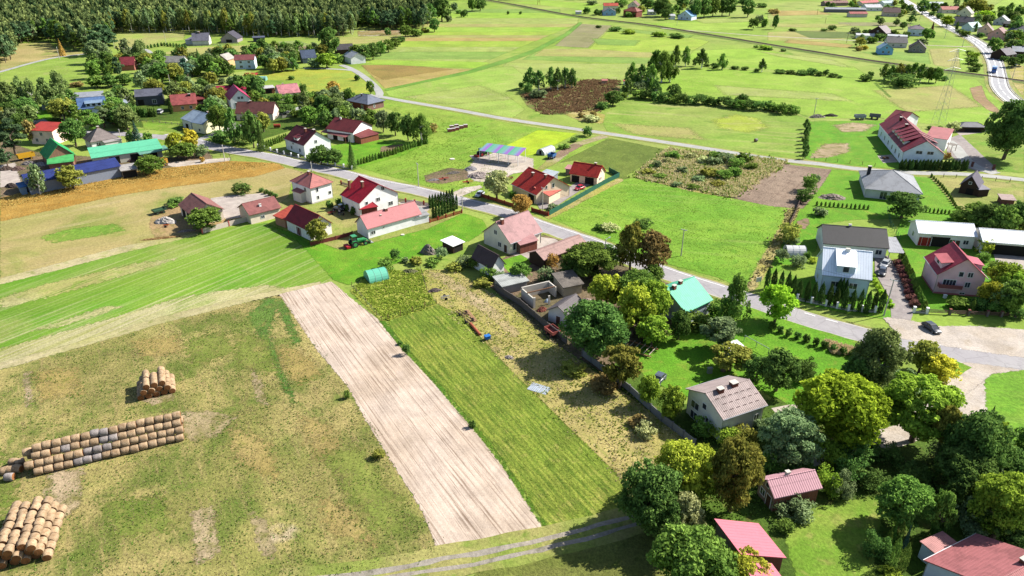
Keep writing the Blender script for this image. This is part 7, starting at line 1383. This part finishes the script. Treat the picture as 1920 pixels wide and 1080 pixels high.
fence("pale block wall with red coping from bush to low brown outbuilding", [(380, 438), (430, 424), (480, 411), (512, 404)], 1.4, 'solid', plaster((196, 182, 170)), plaster((186, 90, 84)), 9, .13, 1.45, name="garden_wall")
fence("long pale concrete wall between dry strip and orchard", [(1092, 668), (1125, 693), (1180, 735), (1240, 790), (1302, 838)], 1.5, 'solid', paint((160, 160, 158), .9), paint((140, 140, 140), .9), 3, .12, 1.55, name="concrete_wall")
fence("dark board wall along the farmyard from hut to shed", [(930, 545), (975, 573), (1030, 620), (1062, 645)], 1.6, 'solid', paint((120, 112, 110), .9), None, 3, .1, 1.65, name="board_wall")
fence("dark board fence on the left of the weedy verge garden", [(1500, 378), (1492, 400), (1480, 424)], 1.3, 'solid', paint((110, 84, 74), .9), None, 3, .1, 1.4)
fence("green mesh fence between charcoal farmhouse and white barn", [(1663, 395), (1670, 425), (1686, 450)], 1.3, 'wire', greenm, greenm, 2, .05, 1.4)
fence("wire fence along the side road below the guest house", [(1505, 298), (1570, 304), (1640, 312)], 1.1, 'wire', greyp, M_darkwood, 4, .07, 1.2)
fence("wire fence along the top of the cabin plot", [(1745, 331), (1840, 337), (1920, 344)], 1.1, 'wire', greyp, M_darkwood, 4, .07, 1.2)
fence("grey board fence along the drive of pale yellow house", [(262, 228), (300, 231), (345, 236)], .9, 'rails', paint((150, 140, 130)), None, 3, .07, 1)
fence("grey fence in front of the grey villa by the wood", [(345, 88), (400, 86), (447, 83)], 1.3, 'rails', greyp, greyp, 4, .1, 1.5)
fence("wire fence around the overgrown garden plot", [(660, 538), (716, 603), (728, 600), (818, 570), (800, 545), (788, 505)], 1.1, 'wire', greyp, M_wood, 3.2, .05, 1.2)
fence("grey garden fence right of the half-hidden brown-roofed house", [(508, 224), (530, 222), (556, 217)], 1.2, 'pickets', paint((190, 186, 180)), None, 3, .08, 1.3)
fence("post and rail fence by the golden strip", [(366, 298), (430, 292), (433, 300)], .9, 'wire', greyp, M_wood, 3, .06, 1)
# guard rails of the highway
hw = [P(*p) for p in hwy[3:-1]]
for sgn, lab in ((4.3, "steel guard rail on the left side of the highway bend"), (-4.3, "steel guard rail on the right side of the highway bend")):
    cc = offs(catmull(hw, 6), sgn); r = empty("guard_rail", cc[0], 0, lab, "guard rail"); m = MB(); me = MB().box(-.06, .06, -.06, .06, 0, .7).mesh("post"); me.materials.append(M_metal)
    for i in range(len(cc) - 1):
        a, b = cc[i] - cc[0], cc[i + 1] - cc[0]; n = (b - a).normalized(); n = Vector((-n.y, n.x, 0)) * .04
        m.slab([a - n + Vector((0, 0, .8)), b - n + Vector((0, 0, .8)), b + n + Vector((0, 0, .8)), a + n + Vector((0, 0, .8))], .32)
        if i % 2 == 0: o = link("post", me, r); o.location = a
    m.build("rail", M_metal, r)
# rails of the railway
for o_ in (-.75, .75):
    pts = offs(catmull([P(*p) for p in rail], 10), o_); m = MB()
    for i in range(len(pts) - 1):
        a, b = pts[i], pts[i + 1]; n = (b - a).normalized(); n = Vector((-n.y, n.x, 0)) * .05; m.slab([a - n + Vector((0, 0, .32)), b - n + Vector((0, 0, .32)), b + n + Vector((0, 0, .32)), a + n + Vector((0, 0, .32))], .16)
    q = m.build("railway_rail", paint((130, 100, 90), .5)); tag(q, kind='structure')
pts = catmull([P(*p) for p in rail], .8); m = MB()
for i in range(0, len(pts) - 1):
    a = pts[i]; d = (pts[i + 1] - a).normalized(); n = Vector((-d.y, d.x, 0)); m.slab([a - n * 1.3 - d * .12 + Vector((0, 0, .18)), a + n * 1.3 - d * .12 + Vector((0, 0, .18)), a + n * 1.3 + d * .12 + Vector((0, 0, .18)), a - n * 1.3 + d * .12 + Vector((0, 0, .18))], .08)
tag(m.build("railway_sleepers", paint((90, 80, 74), .9)), kind='structure')
# ------------------------------------------------------------ machinery, stacks, yard things
def thing(name, label, cat, u, v, rz=0, group=None): return empty(name, P(u, v), rz, label, cat, group)
def trailer(label, A, B, col, w=2.2, h=.7, zb=.9, inside=None, open_=True):
    a, b = P(*A), P(*B); c = (a + b) / 2; L = (b - a).length; r = empty("farm_trailer", c, math.atan2(b.y - a.y, b.x - a.x), label, "trailer"); m = MB(); m.box(-L / 2, L / 2, -w / 2, w / 2, zb, zb + .1)
    for x0, x1, y0, y1 in ((-L / 2, L / 2, -w / 2, -w / 2 + .07), (-L / 2, L / 2, w / 2 - .07, w / 2), (-L / 2, -L / 2 + .07, -w / 2 + .07, w / 2 - .07), (L / 2 - .07, L / 2, -w / 2 + .07, w / 2 - .07)): m.box(x0, x1, y0, y1, zb + .1, zb + h)
    m.build("box_body", paint(col, .7), r); MB().tube((L / 2, 0, .7), (L / 2 + 1.4, 0, .5), .07).build("drawbar", M_darkwood, r)
    for x in (-L * .25, L * .25):
        for s in (-1, 1):
            o = MB().tube((0, -.12, 0), (0, .12, 0), .42, n=14).build("wheel", M_tyre, r); o.location = (x, s * (w / 2 - .2), .42); MB().tube((0, -.13, 0), (0, .13, 0), .22, n=10).build("rim", paint(col, .7), o)
    return r
trailer("old rusty pink trailer against the dark board wall in dry strip", (1028, 622), (1044, 634), (206, 110, 100))
trailer("yellow tipping trailer in the left machinery yard", (35, 302), (66, 296), (246, 190, 30), h=1.4)
trailer("dark green hay trailer above the white covered heap", (288, 403), (311, 397), (60, 100, 70), h=.5)
trailer("white caravan-like trailer on the meadow left of guest house", (1602, 224), (1621, 224), (200, 206, 214), h=1.2)
trailer("grey trailer on the meadow beside the white trailer", (1629, 222), (1650, 224), (140, 140, 146), h=1.2)
trailer("blue trailer beside the white tunnel by the mustard field", (1031, 299), (1038, 295), (60, 120, 190), h=1)
trailer("orange box truck body at the end of the mint barn", (302, 312), (313, 309), (226, 170, 60), h=1.7)
trailer("grey tipping trailer in the yard left of the blue cabin", (4, 302), (20, 296), (120, 110, 104), h=1)
def boxthing(name, label, cat, u, v, w, d, h, rz, mat, legs=False, lid=None):
    r = thing(name, label, cat, u, v, rz); z = .35 if legs else 0; MB().box(-w / 2, w / 2, -d / 2, d / 2, z, z + h).build("body", mat, r, .02)
    MB().box(-w / 2 - .06, w / 2 + .06, -d / 2 - .06, d / 2 + .06, z + h, z + h + .07).build("lid", lid or mat, r)
    if legs:
        for x in (-1, 1):
            for y in (-1, 1): MB().box(x * (w / 2 - .08) - .05, x * (w / 2 - .08) + .05, y * (d / 2 - .08) - .05, y * (d / 2 - .08) + .05, 0, z).build("leg", M_darkwood, r)
    return r
boxthing("beehive", "bright blue box on legs at the edge of the row crop", "beehive", 914, 637, 1.1, .9, .6, .5, paint((40, 130, 220)), True)
boxthing("feed_bin", "white bin on the lawn before the pink house", "bin", 1771, 559, .6, .5, .8, 0, M_frame)
boxthing("electric_cabinet", "green-grey cabinet near the farmyard trees", "cabinet", 1330, 700, .9, .5, 1.2, .2, paint((160, 170, 160)))
def heap(name, label, cat, u, v, rx, ry, h, mat, seed=1, rz=0, lump=.25):
    r = random.Random(seed); n = 22; k = 7; vs = [(0, 0, h)]; fs = []
    for j in range(1, k + 1):
        f = j / k
        for i in range(n):
            a = 2 * math.pi * i / n; q = 1 + .16 * math.sin(2 * a + seed) + r.uniform(-lump, lump) * .5; vs.append((math.cos(a) * rx * f * q, math.sin(a) * ry * f * q, max(0, h * (1 - f ** 1.7) + (r.uniform(-lump, lump) * h * .4 if j < k else 0)) if j < k else -.03))
    fs = [(0, 1 + i, 1 + (i + 1) % n) for i in range(n)] + [(1 + (j - 1) * n + i, 1 + j * n + i, 1 + j * n + (i + 1) % n, 1 + (j - 1) * n + (i + 1) % n) for j in range(1, k) for i in range(n)]
    o = MB().add(vs, fs).build(name, mat); o.location = P(u, v); o.rotation_euler = (0, 0, rz); tag(o, label, cat); return o
def lumpmat(name, c, c2, sc=3): 
    t = NT(name); g = t.n("ShaderNodeTexCoord").outputs["Object"]; n_ = t.noise(g, sc, 4, .75); c_ = t.val(t.mix(t.ramp(n_, .4, .6), G(*c), G(*c2)), t.noise(g, sc * 4, 3), .7, 1.25); t.bump(n_, 1, .15); return t.fin(c_, .9, .15)
heap("covered_heap", "white plastic-covered heap beside the maroon barn", "heap", 311, 417, 3.0, 2.0, 1.7, lumpmat("white_sheet", (236, 230, 224), (206, 196, 186)), 2)
heap("brushwood_heap", "grey heap of cut branches left of the white sheet shelter", "heap", 803, 474, 2.1, 1.7, 2.3, lumpmat("brushwood", (190, 180, 172), (130, 116, 104), 5), 3)
heap("rubble_heap", "pale heap of chopped wood and stones behind the pale tree", "heap", 900, 331, 5, 2.6, 1.6, lumpmat("firewood", (236, 222, 216), (150, 130, 120), 5), 4, .3)
heap("gravel_heap", "smooth grey gravel heap beside the pale wood heap", "heap", 883, 318, 2.6, 2, 1.2, lumpmat("gravel_grey", (176, 172, 176), (160, 156, 158)), 5)
heap("earth_heap", "grey and white earth heap left of the grey hip bungalow", "heap", 1560, 371, 4.2, 2.3, 1.3, lumpmat("earth", (206, 190, 176), (110, 96, 84), 1.5), 6, -.3)
heap("rubble_heap", "heap of grey stones at the corner of the guest house meadow", "heap", 1532, 220, 3.4, 1.6, 1.4, lumpmat("stones", (196, 190, 180), (120, 110, 96)), 7)
heap("rubble_heap", "dark heap of scrap right of the grey stone heap", "heap", 1557, 218, 3, 1.2, 1.2, lumpmat("scrap", (130, 120, 110), (70, 66, 60)), 8)
heap("junk_heap", "dark covered junk heap at right corner of garden plot", "heap", 815, 546, 1.7, .9, .8, lumpmat("junk_dark", (76, 72, 84), (150, 130, 120), 4), 9, .4)
heap("junk_heap", "mossy rubble heap behind the mint tunnel", "heap", 770, 510, 2.2, 1.2, .8, lumpmat("rubble_moss", (150, 146, 110), (96, 104, 56), 3), 10)
heap("junk_heap", "heap of white and pink sacks in the farmyard", "heap", 1100, 566, 2.0, 1.2, .8, lumpmat("sacks", (230, 222, 214), (150, 90, 90), 3), 11)
heap("junk_heap", "reddish scrap heap inside the roofless walls", "heap", 1016, 582, 1.3, 1.0, .9, lumpmat("rust_scrap", (170, 96, 80), (120, 70, 60), 3), 12)
heap("water_tank", "white and blue tub inside the roofless walls", "tub", 1026, 566, .7, .7, .8, lumpmat("tub_blue", (200, 216, 236), (150, 180, 220), 2), 13, 0, .02)
heap("rubble_heap", "low heap of bricks at the edge beside dry hay strip", "heap", 350, 434, 2.4, .7, .6, lumpmat("bricks_low", (206, 186, 180), (110, 90, 84), 4), 14, .3)
heap("hay_heap", "low brown hay ridge ending at the block wall", "heap", 305, 447, 5.5, .8, .5, lumpmat("hay_ridge", (196, 160, 104), (130, 96, 60), 2), 15, .3)
heap("junk_heap", "heap of boards and sacks left of the hay tools", "heap", 955, 671, 1.0, .8, .5, lumpmat("boards_grey", (206, 200, 196), (130, 110, 104), 3), 16)
heap("junk_heap", "orange and grey machine parts on the dump ground", "heap", 812, 338, 2.6, 1.1, .5, lumpmat("parts_grey", (176, 170, 172), (110, 104, 104), 3), 17, .3)
heap("junk_heap", "second heap of machine parts right of the first on the dump ground", "heap", 850, 325, 3, 1.1, .7, lumpmat("parts_dark", (150, 140, 136), (100, 96, 86), 3), 18, .3)
for i, (u, v, c_) in enumerate(((34, 318, (150, 120, 110)), (12, 318, (120, 100, 90)), (55, 308, (190, 180, 176)), (78, 310, (214, 208, 206)), (240, 302, (120, 90, 86)), (22, 350, (90, 76, 72)))):
    heap("scrap_heap", ["scrap heap below the yellow tipping trailer", "dark scrap heap at the left frame edge yard", "pale scrap heap between yellow trailer and green barn", "heap of white bags before the green gabled barn", "tangle of red implements under the mint barn", "black tyres and scrap beside the blue cabin"][i], "heap", u, v, 2.6, 1.6, 1.2, lumpmat("scrap%s" % "abcdef"[i], c_, tuple(int(x * .6) for x in c_), 2.5), 30 + i)
# orange baler on the dump ground, implements
def implement(label, u, v, rz, L, col, name="farm_implement"):
    r = thing(name, label, "implement", u, v, rz); m = MB().tube((-L / 2, 0, .5), (L / 2, 0, .6), .09).tube((-L / 2, -.6, .45), (L / 2, -.6, .45), .06).tube((-L / 2, .6, .45), (L / 2, .6, .45), .06); m.build("frame", paint(col), r)
    t_ = MB()
    for k in range(int(L / .4)): t_.tube((-L / 2 + .2 + k * .4, -.6 + (k % 3) * .6, .5), (-L / 2 + .1 + k * .4, -.6 + (k % 3) * .6, .02), .035, n=4)
    t_.build("tines", M_metal, r)
    for s in (-1, 1): o = MB().tube((0, -.08, 0), (0, .08, 0), .35, n=12).build("wheel", M_tyre, r); o.location = (0, s * .9, .35)
for a in (("orange cultivator on the grass below the pale wood heap", 877, 343, .3, 3.4, (220, 80, 50)), ("red harrow at the left end of the dump ground", 832, 337, .5, 3.6, (210, 70, 50)), ("orange hay rake before the red tiled house", 956, 335, -1.0, 3, (226, 100, 70)), ("brown rusty harrow at the top of the row crop", 868, 590, -.9, 3.4, (120, 80, 70)), ("brown seed drill beside the rusty harrow", 880, 604, -.9, 2.2, (110, 84, 76)), ("pale harrow by the junk heap beside row crop", 835, 560, .3, 2, (200, 196, 190)), ("red harrow standing between crimson house and dark red barn", 622, 401, .4, 2.4, (170, 60, 50)), ("grey cultivator behind the dark red barn", 640, 403, 1, 2.4, (120, 120, 120)), ("orange spreader in the yard before the maroon barn", 312, 425, .2, 1.6, (226, 110, 50))): implement(*a)
p = P(874, 582); q = P(892, 604); r = empty("timber_pile", (p + q) / 2, math.atan2(q.y - p.y, q.x - p.x), "long sawn timbers lying beside the rusty harrow", "timber"); L_ = (q - p).length
for k in range(4): MB().box(-L_ / 2 + k * .1, L_ / 2 - .1 * k, k * .2 - .3, k * .2 - .16, 0.02, .2).build("beam", paint((206, 160, 120), .8), r)
p = P(882, 609); q = P(900, 630); o = MB().tube((-(q - p).length / 2, 0, .32), ((q - p).length / 2, 0, .32), .3, n=14).build("water_pipe", paint((200, 104, 70), .7)); o.location = (p + q) / 2; o.rotation_euler = (0, 0, math.atan2(q.y - p.y, q.x - p.x)); tag(o, "thick orange-brown pipe lying between the timbers and blue beehive", "pipe")
o = MB().tube((-1.3, 0, 1.0), (1.3, 0, 1.0), .75, n=18).build("fuel_tank", paint((190, 80, 50), .6)); o.location = P(520, 240); o.rotation_euler = (0, 0, .2); tag(o, "rusty orange cylindrical tank left of the maroon-roofed white house", "tank")
o = MB().box(-1.9, 1.9, -1.2, 1.2, .05, .09).box(-1.7, .3, -1.3, .4, .1, .14).build("metal_sheet", roofm((206, 218, 232), "corr")); o.location = P(1011, 729); o.rotation_euler = (0, 0, -.5); tag(o, "pale blue metal sheets lying in the dry strip", "metal sheet")
o = MB().tube((0, 0, .0), (0, 0, .25), .5, n=14).build("concrete_ring", M_conc); o.location = P(755, 441); tag(o, "round concrete well cover in grass before long pink-roofed outbuilding", "well cover")
o = MB().tube((0, 0, .0), (0, 0, .3), .9, n=14).build("concrete_ring", M_conc); o.location = P(848, 299); tag(o, "concrete ring on the meadow left of the striped canopy", "concrete ring")
for i, (u, v) in enumerate(((843, 247), (850, 246), (857, 244), (865, 241), (873, 239), (847, 241), (856, 239))):
    boxthing("brick_pallet", "%s of the red and white brick pallets on the middle meadow" % ordw_(i if i < 5 else i), "pallet", u, v, 1.6, 1.3, 1.2, .3, brick((226, 120, 110), (240, 220, 210)), False, paint((226, 216, 214)))
# orchard timber frame
r = thing("roof_timbers", "pale timber roof frame lying beside the olive open-crowned tree", "timbers", 1194, 655, -.6); m = MB()
for k in range(7): m.box(-3.6 + k * 1.15, -3.48 + k * 1.15, -1.8, 1.8, .5 + .05 * k, .62 + .05 * k)
m.build("rafters", paint((236, 214, 200)), r); MB().box(-3.8, 3.8, -1.75, -1.6, .3, .5).box(-3.8, 3.8, 1.6, 1.75, .3, .5).build("side_beams", paint((216, 150, 120)), r)
# garden table set at guest house, grave-like posts, sign
r = thing("picnic_table", "brown picnic table on the small terrace left of the guest house", "table", 1660, 298, .2); MB().box(-1, 1, -.4, .4, .7, .76).build("tabletop", M_wood, r); MB().box(-1, 1, -.85, -.6, .4, .45).build("bench", M_wood, r); MB().box(-1, 1, .6, .85, .4, .45).build("bench", M_wood, r); MB().box(-.8, -.7, -.7, .7, 0, .7).build("leg", M_wood, r); MB().box(.7, .8, -.7, .7, 0, .7).build("leg", M_wood, r)
r = thing("notice_board", "small blank white board on posts beside the street", "board", 1421, 535, .3); MB().box(-.7, .7, -.03, .03, .9, 2.1).build("panel", M_frame, r); MB().box(-.65, -.57, .03, .1, 0, 2).build("post", M_metal, r); MB().box(.57, .65, .03, .1, 0, 2).build("post", M_metal, r)
for i, (u, v) in enumerate(((1822, 313), (1862, 318), (1813, 312))):
    o = MB().box(-.3, .3, -.3, .3, 0, 1.7).box(-.38, .38, -.38, .38, 1.7, 1.82).build("gate_pillar", brick((150, 90, 80))); o.location = P(u, v); tag(o, ["brick gate pillar left of the guest house driveway mouth", "brick gate pillar right of the guest house driveway mouth", "brick gate pillar at the right end of guest house thujas"][i], "pillar")
r = thing("pergola", "wooden pergola over the guest house entrance", "pergola", 1779, 282, -1.1)
for x in (-1.6, 1.6):
    for y in (-1.3, 1.3): MB().box(x - .07, x + .07, y - .07, y + .07, 0, 2.4).build("post", M_wood, r)
m = MB()
for k in range(6): m.box(-1.9 + k * .75, -1.8 + k * .75, -1.6, 1.6, 2.4, 2.55)
m.build("rafters", M_wood, r)
p0, p1 = P(1395, 640), P(1440, 665); d = p1 - p0; r = empty("clothes_rail", (p0 + p1) / 2, math.atan2(d.y, d.x), "long pale green rail frame on the orchard lawn", "rail"); L_ = d.length
MB().tube((-L_ / 2, 0, 1.4), (L_ / 2, 0, 1.4), .07).build("rail", paint((190, 220, 200)), r)
for x in (-L_ / 2, 0, L_ / 2): MB().tube((x, 0, 0), (x, 0, 1.4), .06).build("post", paint((190, 220, 200)), r)
o = MB().tube((0, 0, .0), (0, 0, 2.6), .5, .35, 12).build("garden_stove", paint((140, 120, 110))); o.location = P(1356, 696); tag(o, "small dark stone stove on the lawn under trees", "stove")
# wires between the street poles (thin but real)
def wire(label, pts):
    m = MB()
    for i in range(len(pts) - 1):
        a, b = pts[i], pts[i + 1]
        for k in range(8):
            f, g_ = k / 8, (k + 1) / 8; pa = a.lerp(b, f) - Vector((0, 0, 4 * .6 * f * (1 - f))); pb = a.lerp(b, g_) - Vector((0, 0, 4 * .6 * g_ * (1 - g_))); m.tube(pa, pb, .025, n=3, cap=False)
    tag(m.build("power_cable", paint((60, 60, 60))), label, "cable")
wire("overhead cable following the street between concrete poles", [P(785, 350) + Vector((0, 0, 8.2)), P(1017, 400) + Vector((0, 0, 7.8)), P(1277, 480) + Vector((0, 0, 7)), P(1657, 592) + Vector((0, 0, 7))])
# ------------------------------------------------------------ tufts: rough grass, weeds, clods standing on the ground
def inside(px, n, seed):
    g = [P(*p) for p in px]; x0, x1 = min(p.x for p in g), max(p.x for p in g); y0, y1 = min(p.y for p in g), max(p.y for p in g); r = np.random.default_rng(seed); xs = r.uniform(x0, x1, n); ys = r.uniform(y0, y1, n); ok = np.zeros(n, bool); m = len(g)
    for i in range(m):
        a, b = g[i], g[(i + 1) % m]; c_ = ((a.y > ys) != (b.y > ys)) & (xs < (b.x - a.x) * (ys - a.y) / (b.y - a.y + 1e-9) + a.x); ok ^= c_
    return xs[ok], ys[ok], r
def tufts(name, label, px, n, h, w, matc, seed, clump=0):
    xs, ys, r = inside(px, n, seed); k = len(xs)
    if clump:                                                              # bunch them
        cx = r.integers(0, k, k); m_ = r.uniform(0, 1, k) < .7; xs = np.where(m_, xs[cx // 12 * 12 % k] + r.normal(0, clump, k), xs); ys = np.where(m_, ys[cx // 12 * 12 % k] + r.normal(0, clump, k), ys)
    V = []; hh = r.uniform(.35, 1.2, k) * h
    for q in range(3):
        a = r.uniform(0, 6.28, k); dx_, dy_ = np.cos(a) * w * .5, np.sin(a) * w * .5; lx_, ly_ = r.normal(0, h * .35, k), r.normal(0, h * .35, k)
        V.append(np.stack([np.stack([xs - dx_, ys - dy_, 0 * xs], 1), np.stack([xs + dx_, ys + dy_, 0 * xs], 1), np.stack([xs + lx_, ys + ly_, hh], 1)], 1))
    V = np.concatenate(V).reshape(-1, 3); me = npmesh(name, V, np.arange(len(V)).reshape(-1, 3), n=3); me.materials.append(matc); at = me.attributes.new("tone", 'FLOAT', 'FACE'); at.data.foreach_set("value", r.uniform(0, 1, len(V) // 3).astype(np.float32))
    o = link(name, me); tag(o, label, "grass", None, "stuff")
def tm(name, a, b): return leafmat(name, a, b, .3, 0)
T1 = tm("tuft_dry", (.16, .14, .055), (.42, .36, .19)); T2 = tm("tuft_green", (.06, .13, .02), (.17, .27, .05)); T3 = tm("tuft_gold", (.3, .2, .05), (.52, .4, .14)); T4 = tm("tuft_crop", (.09, .17, .02), (.24, .32, .06)); T5 = tm("tuft_pale", (.34, .28, .13), (.66, .56, .34))
tufts("dry_grass", "dry tufts scattered over the rough foreground meadow", [(-60, 745), (130, 657), (527, 553), (720, 832), (828, 1046), (560, 1100), (-100, 1200)], 60000, .16, .22, T1, 1, .5)
tufts("green_weeds", "green weed tufts in the rough foreground meadow", [(-60, 745), (130, 657), (527, 553), (720, 832), (828, 1046), (560, 1100), (-100, 1200)], 20000, .2, .3, T2, 2, .8)
tufts("tall_grass", "tall pale grass on the dry strip beside concrete wall", [(790, 507), (850, 505), (960, 575), (1105, 690), (1310, 836), (1230, 930), (1166, 900), (962, 700), (820, 571)], 15000, .28, .3, T5, 3, .5)
tufts("green_weeds", "green weeds in the dry strip beside concrete wall", [(790, 507), (850, 505), (960, 575), (1105, 690), (1310, 836), (1230, 930), (1166, 900), (962, 700), (820, 571)], 9000, .3, .4, tm('tuft_fresh', (.14, .2, .03), (.34, .38, .08)), 4, 1.2)
tufts("garden_weeds", "yellow-green weeds filling the overgrown garden plot", [(660, 545), (700, 512), (790, 505), (800, 545), (818, 571), (727, 602)], 7000, .4, .5, tm('tuft_ygreen', (.16, .25, .03), (.38, .46, .08)), 5, .5)
tufts("golden_stalks", "golden stalks of the ripe crop strip", [(0, 373), (80, 354), (225, 327), (430, 304), (520, 307), (440, 322), (225, 346), (0, 392)], 9000, .45, .3, T3, 6)
tufts("waste_grass", "pale tall grass on the weedy waste ground by side road", [(1190, 332), (1254, 279), (1425, 297), (1478, 303), (1375, 372), (1230, 342)], 20000, .8, .5, T5, 7, .9)
tufts("waste_weeds", "green weeds on the weedy waste ground by side road", [(1190, 332), (1254, 279), (1425, 297), (1478, 303), (1375, 372), (1230, 342)], 7000, .8, .6, T4, 8, 1.2)
tufts("fallow_weeds", "brown weeds covering the fallow field", [(975, 178), (1110, 148), (1165, 152), (1120, 210), (1020, 215)], 9000, .9, .6, tm("tuft_brown", (.12, .08, .04), (.26, .17, .09)), 9, 1)
tufts("crop_leaves", "leaf rows of the green row crop", [(727, 604), (820, 571), (862, 590), (962, 700), (1090, 825), (1168, 900), (1178, 955), (1035, 1006), (920, 815), (784, 665)], 9000, .14, .3, T4, 10, .3)
tufts("verge_grass", "tall grass edging the plots and waste verge", [(1478, 392), (1500, 392), (1440, 505), (1398, 545), (1466, 420)], 4000, .7, .5, T1, 11, .6)
tufts("orchard_grass", "grass in the shade under the lower trees", [(1240, 885), (1310, 836), (1480, 760), (1490, 900), (1400, 1000), (1240, 1080)], 9000, .35, .3, T2, 12, .6)
tufts("meadow_grass", "tufts in the bright meadow right of street", [(1030, 407), (1188, 336), (1474, 395), (1395, 545), (1242, 492)], 16000, .15, .3, tm("tuft_bright", (.14, .26, .03), (.3, .42, .07)), 13, .8)
tufts("meadow_grass", "tufts in the middle meadow left of mustard field", [(722, 200), (940, 245), (960, 318), (880, 372), (700, 322), (820, 240)], 12000, .2, .35, tm("tuft_meadow", (.14, .24, .04), (.3, .38, .08)), 14, .9)
tufts("reed_grass", "dry reeds on the roadside verge by small conifers", [(1545, 640), (1600, 655), (1615, 668), (1560, 665)], 1500, .9, .4, T5, 15)

# ------------------------------------------------------------ wording of the plant labels
ORD = ["first", "second", "third", "fourth", "fifth", "sixth", "seventh", "eighth", "ninth", "tenth", "eleventh", "twelfth", "thirteenth", "fourteenth", "fifteenth", "sixteenth", "seventeenth", "eighteenth", "nineteenth", "twentieth"]
def ordw(i, n):
    if n > 20 and i >= n - 10: return (ORD[n - 1 - i] + " from right") if n - 1 - i else "rightmost"
    if n > 20: i2 = i
    else: i2 = i
    if i == 0: return "leftmost"
    if i == n - 1: return "rightmost"
    return (ORD[i2] if i2 < 20 else "number %d" % (i2 + 1)) + " from left"
inrow = set()
for words, lst in ROWS:
    lst = sorted(lst, key=lambda q: q[0]); n = len(lst)
    for i, (u, v, o) in enumerate(lst):
        o["label"] = ordw(i, n) + " of the " + words; o["category"] = words.split()[1 if words.split()[0] in ("hedge", "young", "small", "dark", "reddish") else 0].rstrip("s") if "thuja" in words.split()[:2][-1] or words.startswith("thuja") else "shrub"
        inrow.add(o.name)
buckets = {}
for root, kind, col, u, v, h, group, done in TREES:
    if done or root.name in inrow: continue
    best = min(LAND, key=lambda L: math.hypot(u - L[1], (v - L[2]) * 1.6)); dx, dy = u - best[1], (v - best[2]) * 1.6
    rel = ("right of" if dx > 0 else "left of") if abs(dx) > abs(dy) else ("in front of" if dy > 0 else "behind")
    size = ("" if len(best[0].split()) > 4 else "small" if h < 1.6 else "large" if h > 3.2 else "") if kind == 'bush' else ("small" if h < 6 else "tall" if h > 11 else "")
    desc = (size + " " + LWORD[col] + " " + KW[kind]).strip()
    if math.hypot(dx, dy) > 150 and len(best[0].split()) < 4: rel = "well " + rel if rel.startswith(("right", "left")) else "far " + rel
    buckets.setdefault((desc, rel, best[0]), []).append((u, v, root, kind))
for (desc, rel, ln), lst in buckets.items():
    lst.sort(key=lambda q: q[0]); n = len(lst)
    for i, (u, v, o, kind) in enumerate(lst):
        if n > 1 and len((desc + rel + ln).split()) > 9: ln = ln.replace("white house with crimson roof", "crimson-roofed house").replace("the railway", "rails")
        s = desc + " " + rel + " the " + ln
        pl = desc + ("es" if desc.endswith(("bush", "birch")) else "" if desc.endswith("spruce") and False else "s") + " " + rel + " the " + ln
        o["label"] = s if n == 1 else ordw(i, n) + " of the " + pl
        o["category"] = "bush" if kind == 'bush' else "tree"
        if n > 1: o["group"] = pl
for o in WOOD:
    u, v, _ = proj(o.location); sec = [(60, "behind the left tan clearing"), (215, "left of the meadow clearing"), (350, "behind the meadow clearing"), (460, "behind the grey villa"), (560, "behind the dark flat shed"), (680, "above the allotments"), (2000, "at its right end")]
    w_ = [q[1] for q in sec if u < q[0]][0]; o["label"] = o["label"].replace("front edge of the left wood", "front edge of the left wood, " + w_); o["group"] = o["group"] + ", " + w_
for o in scene.objects:                                                   # keep every label within sixteen words
    if "label" in o.keys() and len(o["label"].split()) > 16:
        for w_ in ("tall ", "large ", "small ", "broadleaf ", "well "):
            if len(o["label"].split()) > 16: o["label"] = o["label"].replace(w_, "")
    if "label" in o.keys() and len(o["label"].split()) > 16: print("LONG", o["label"])
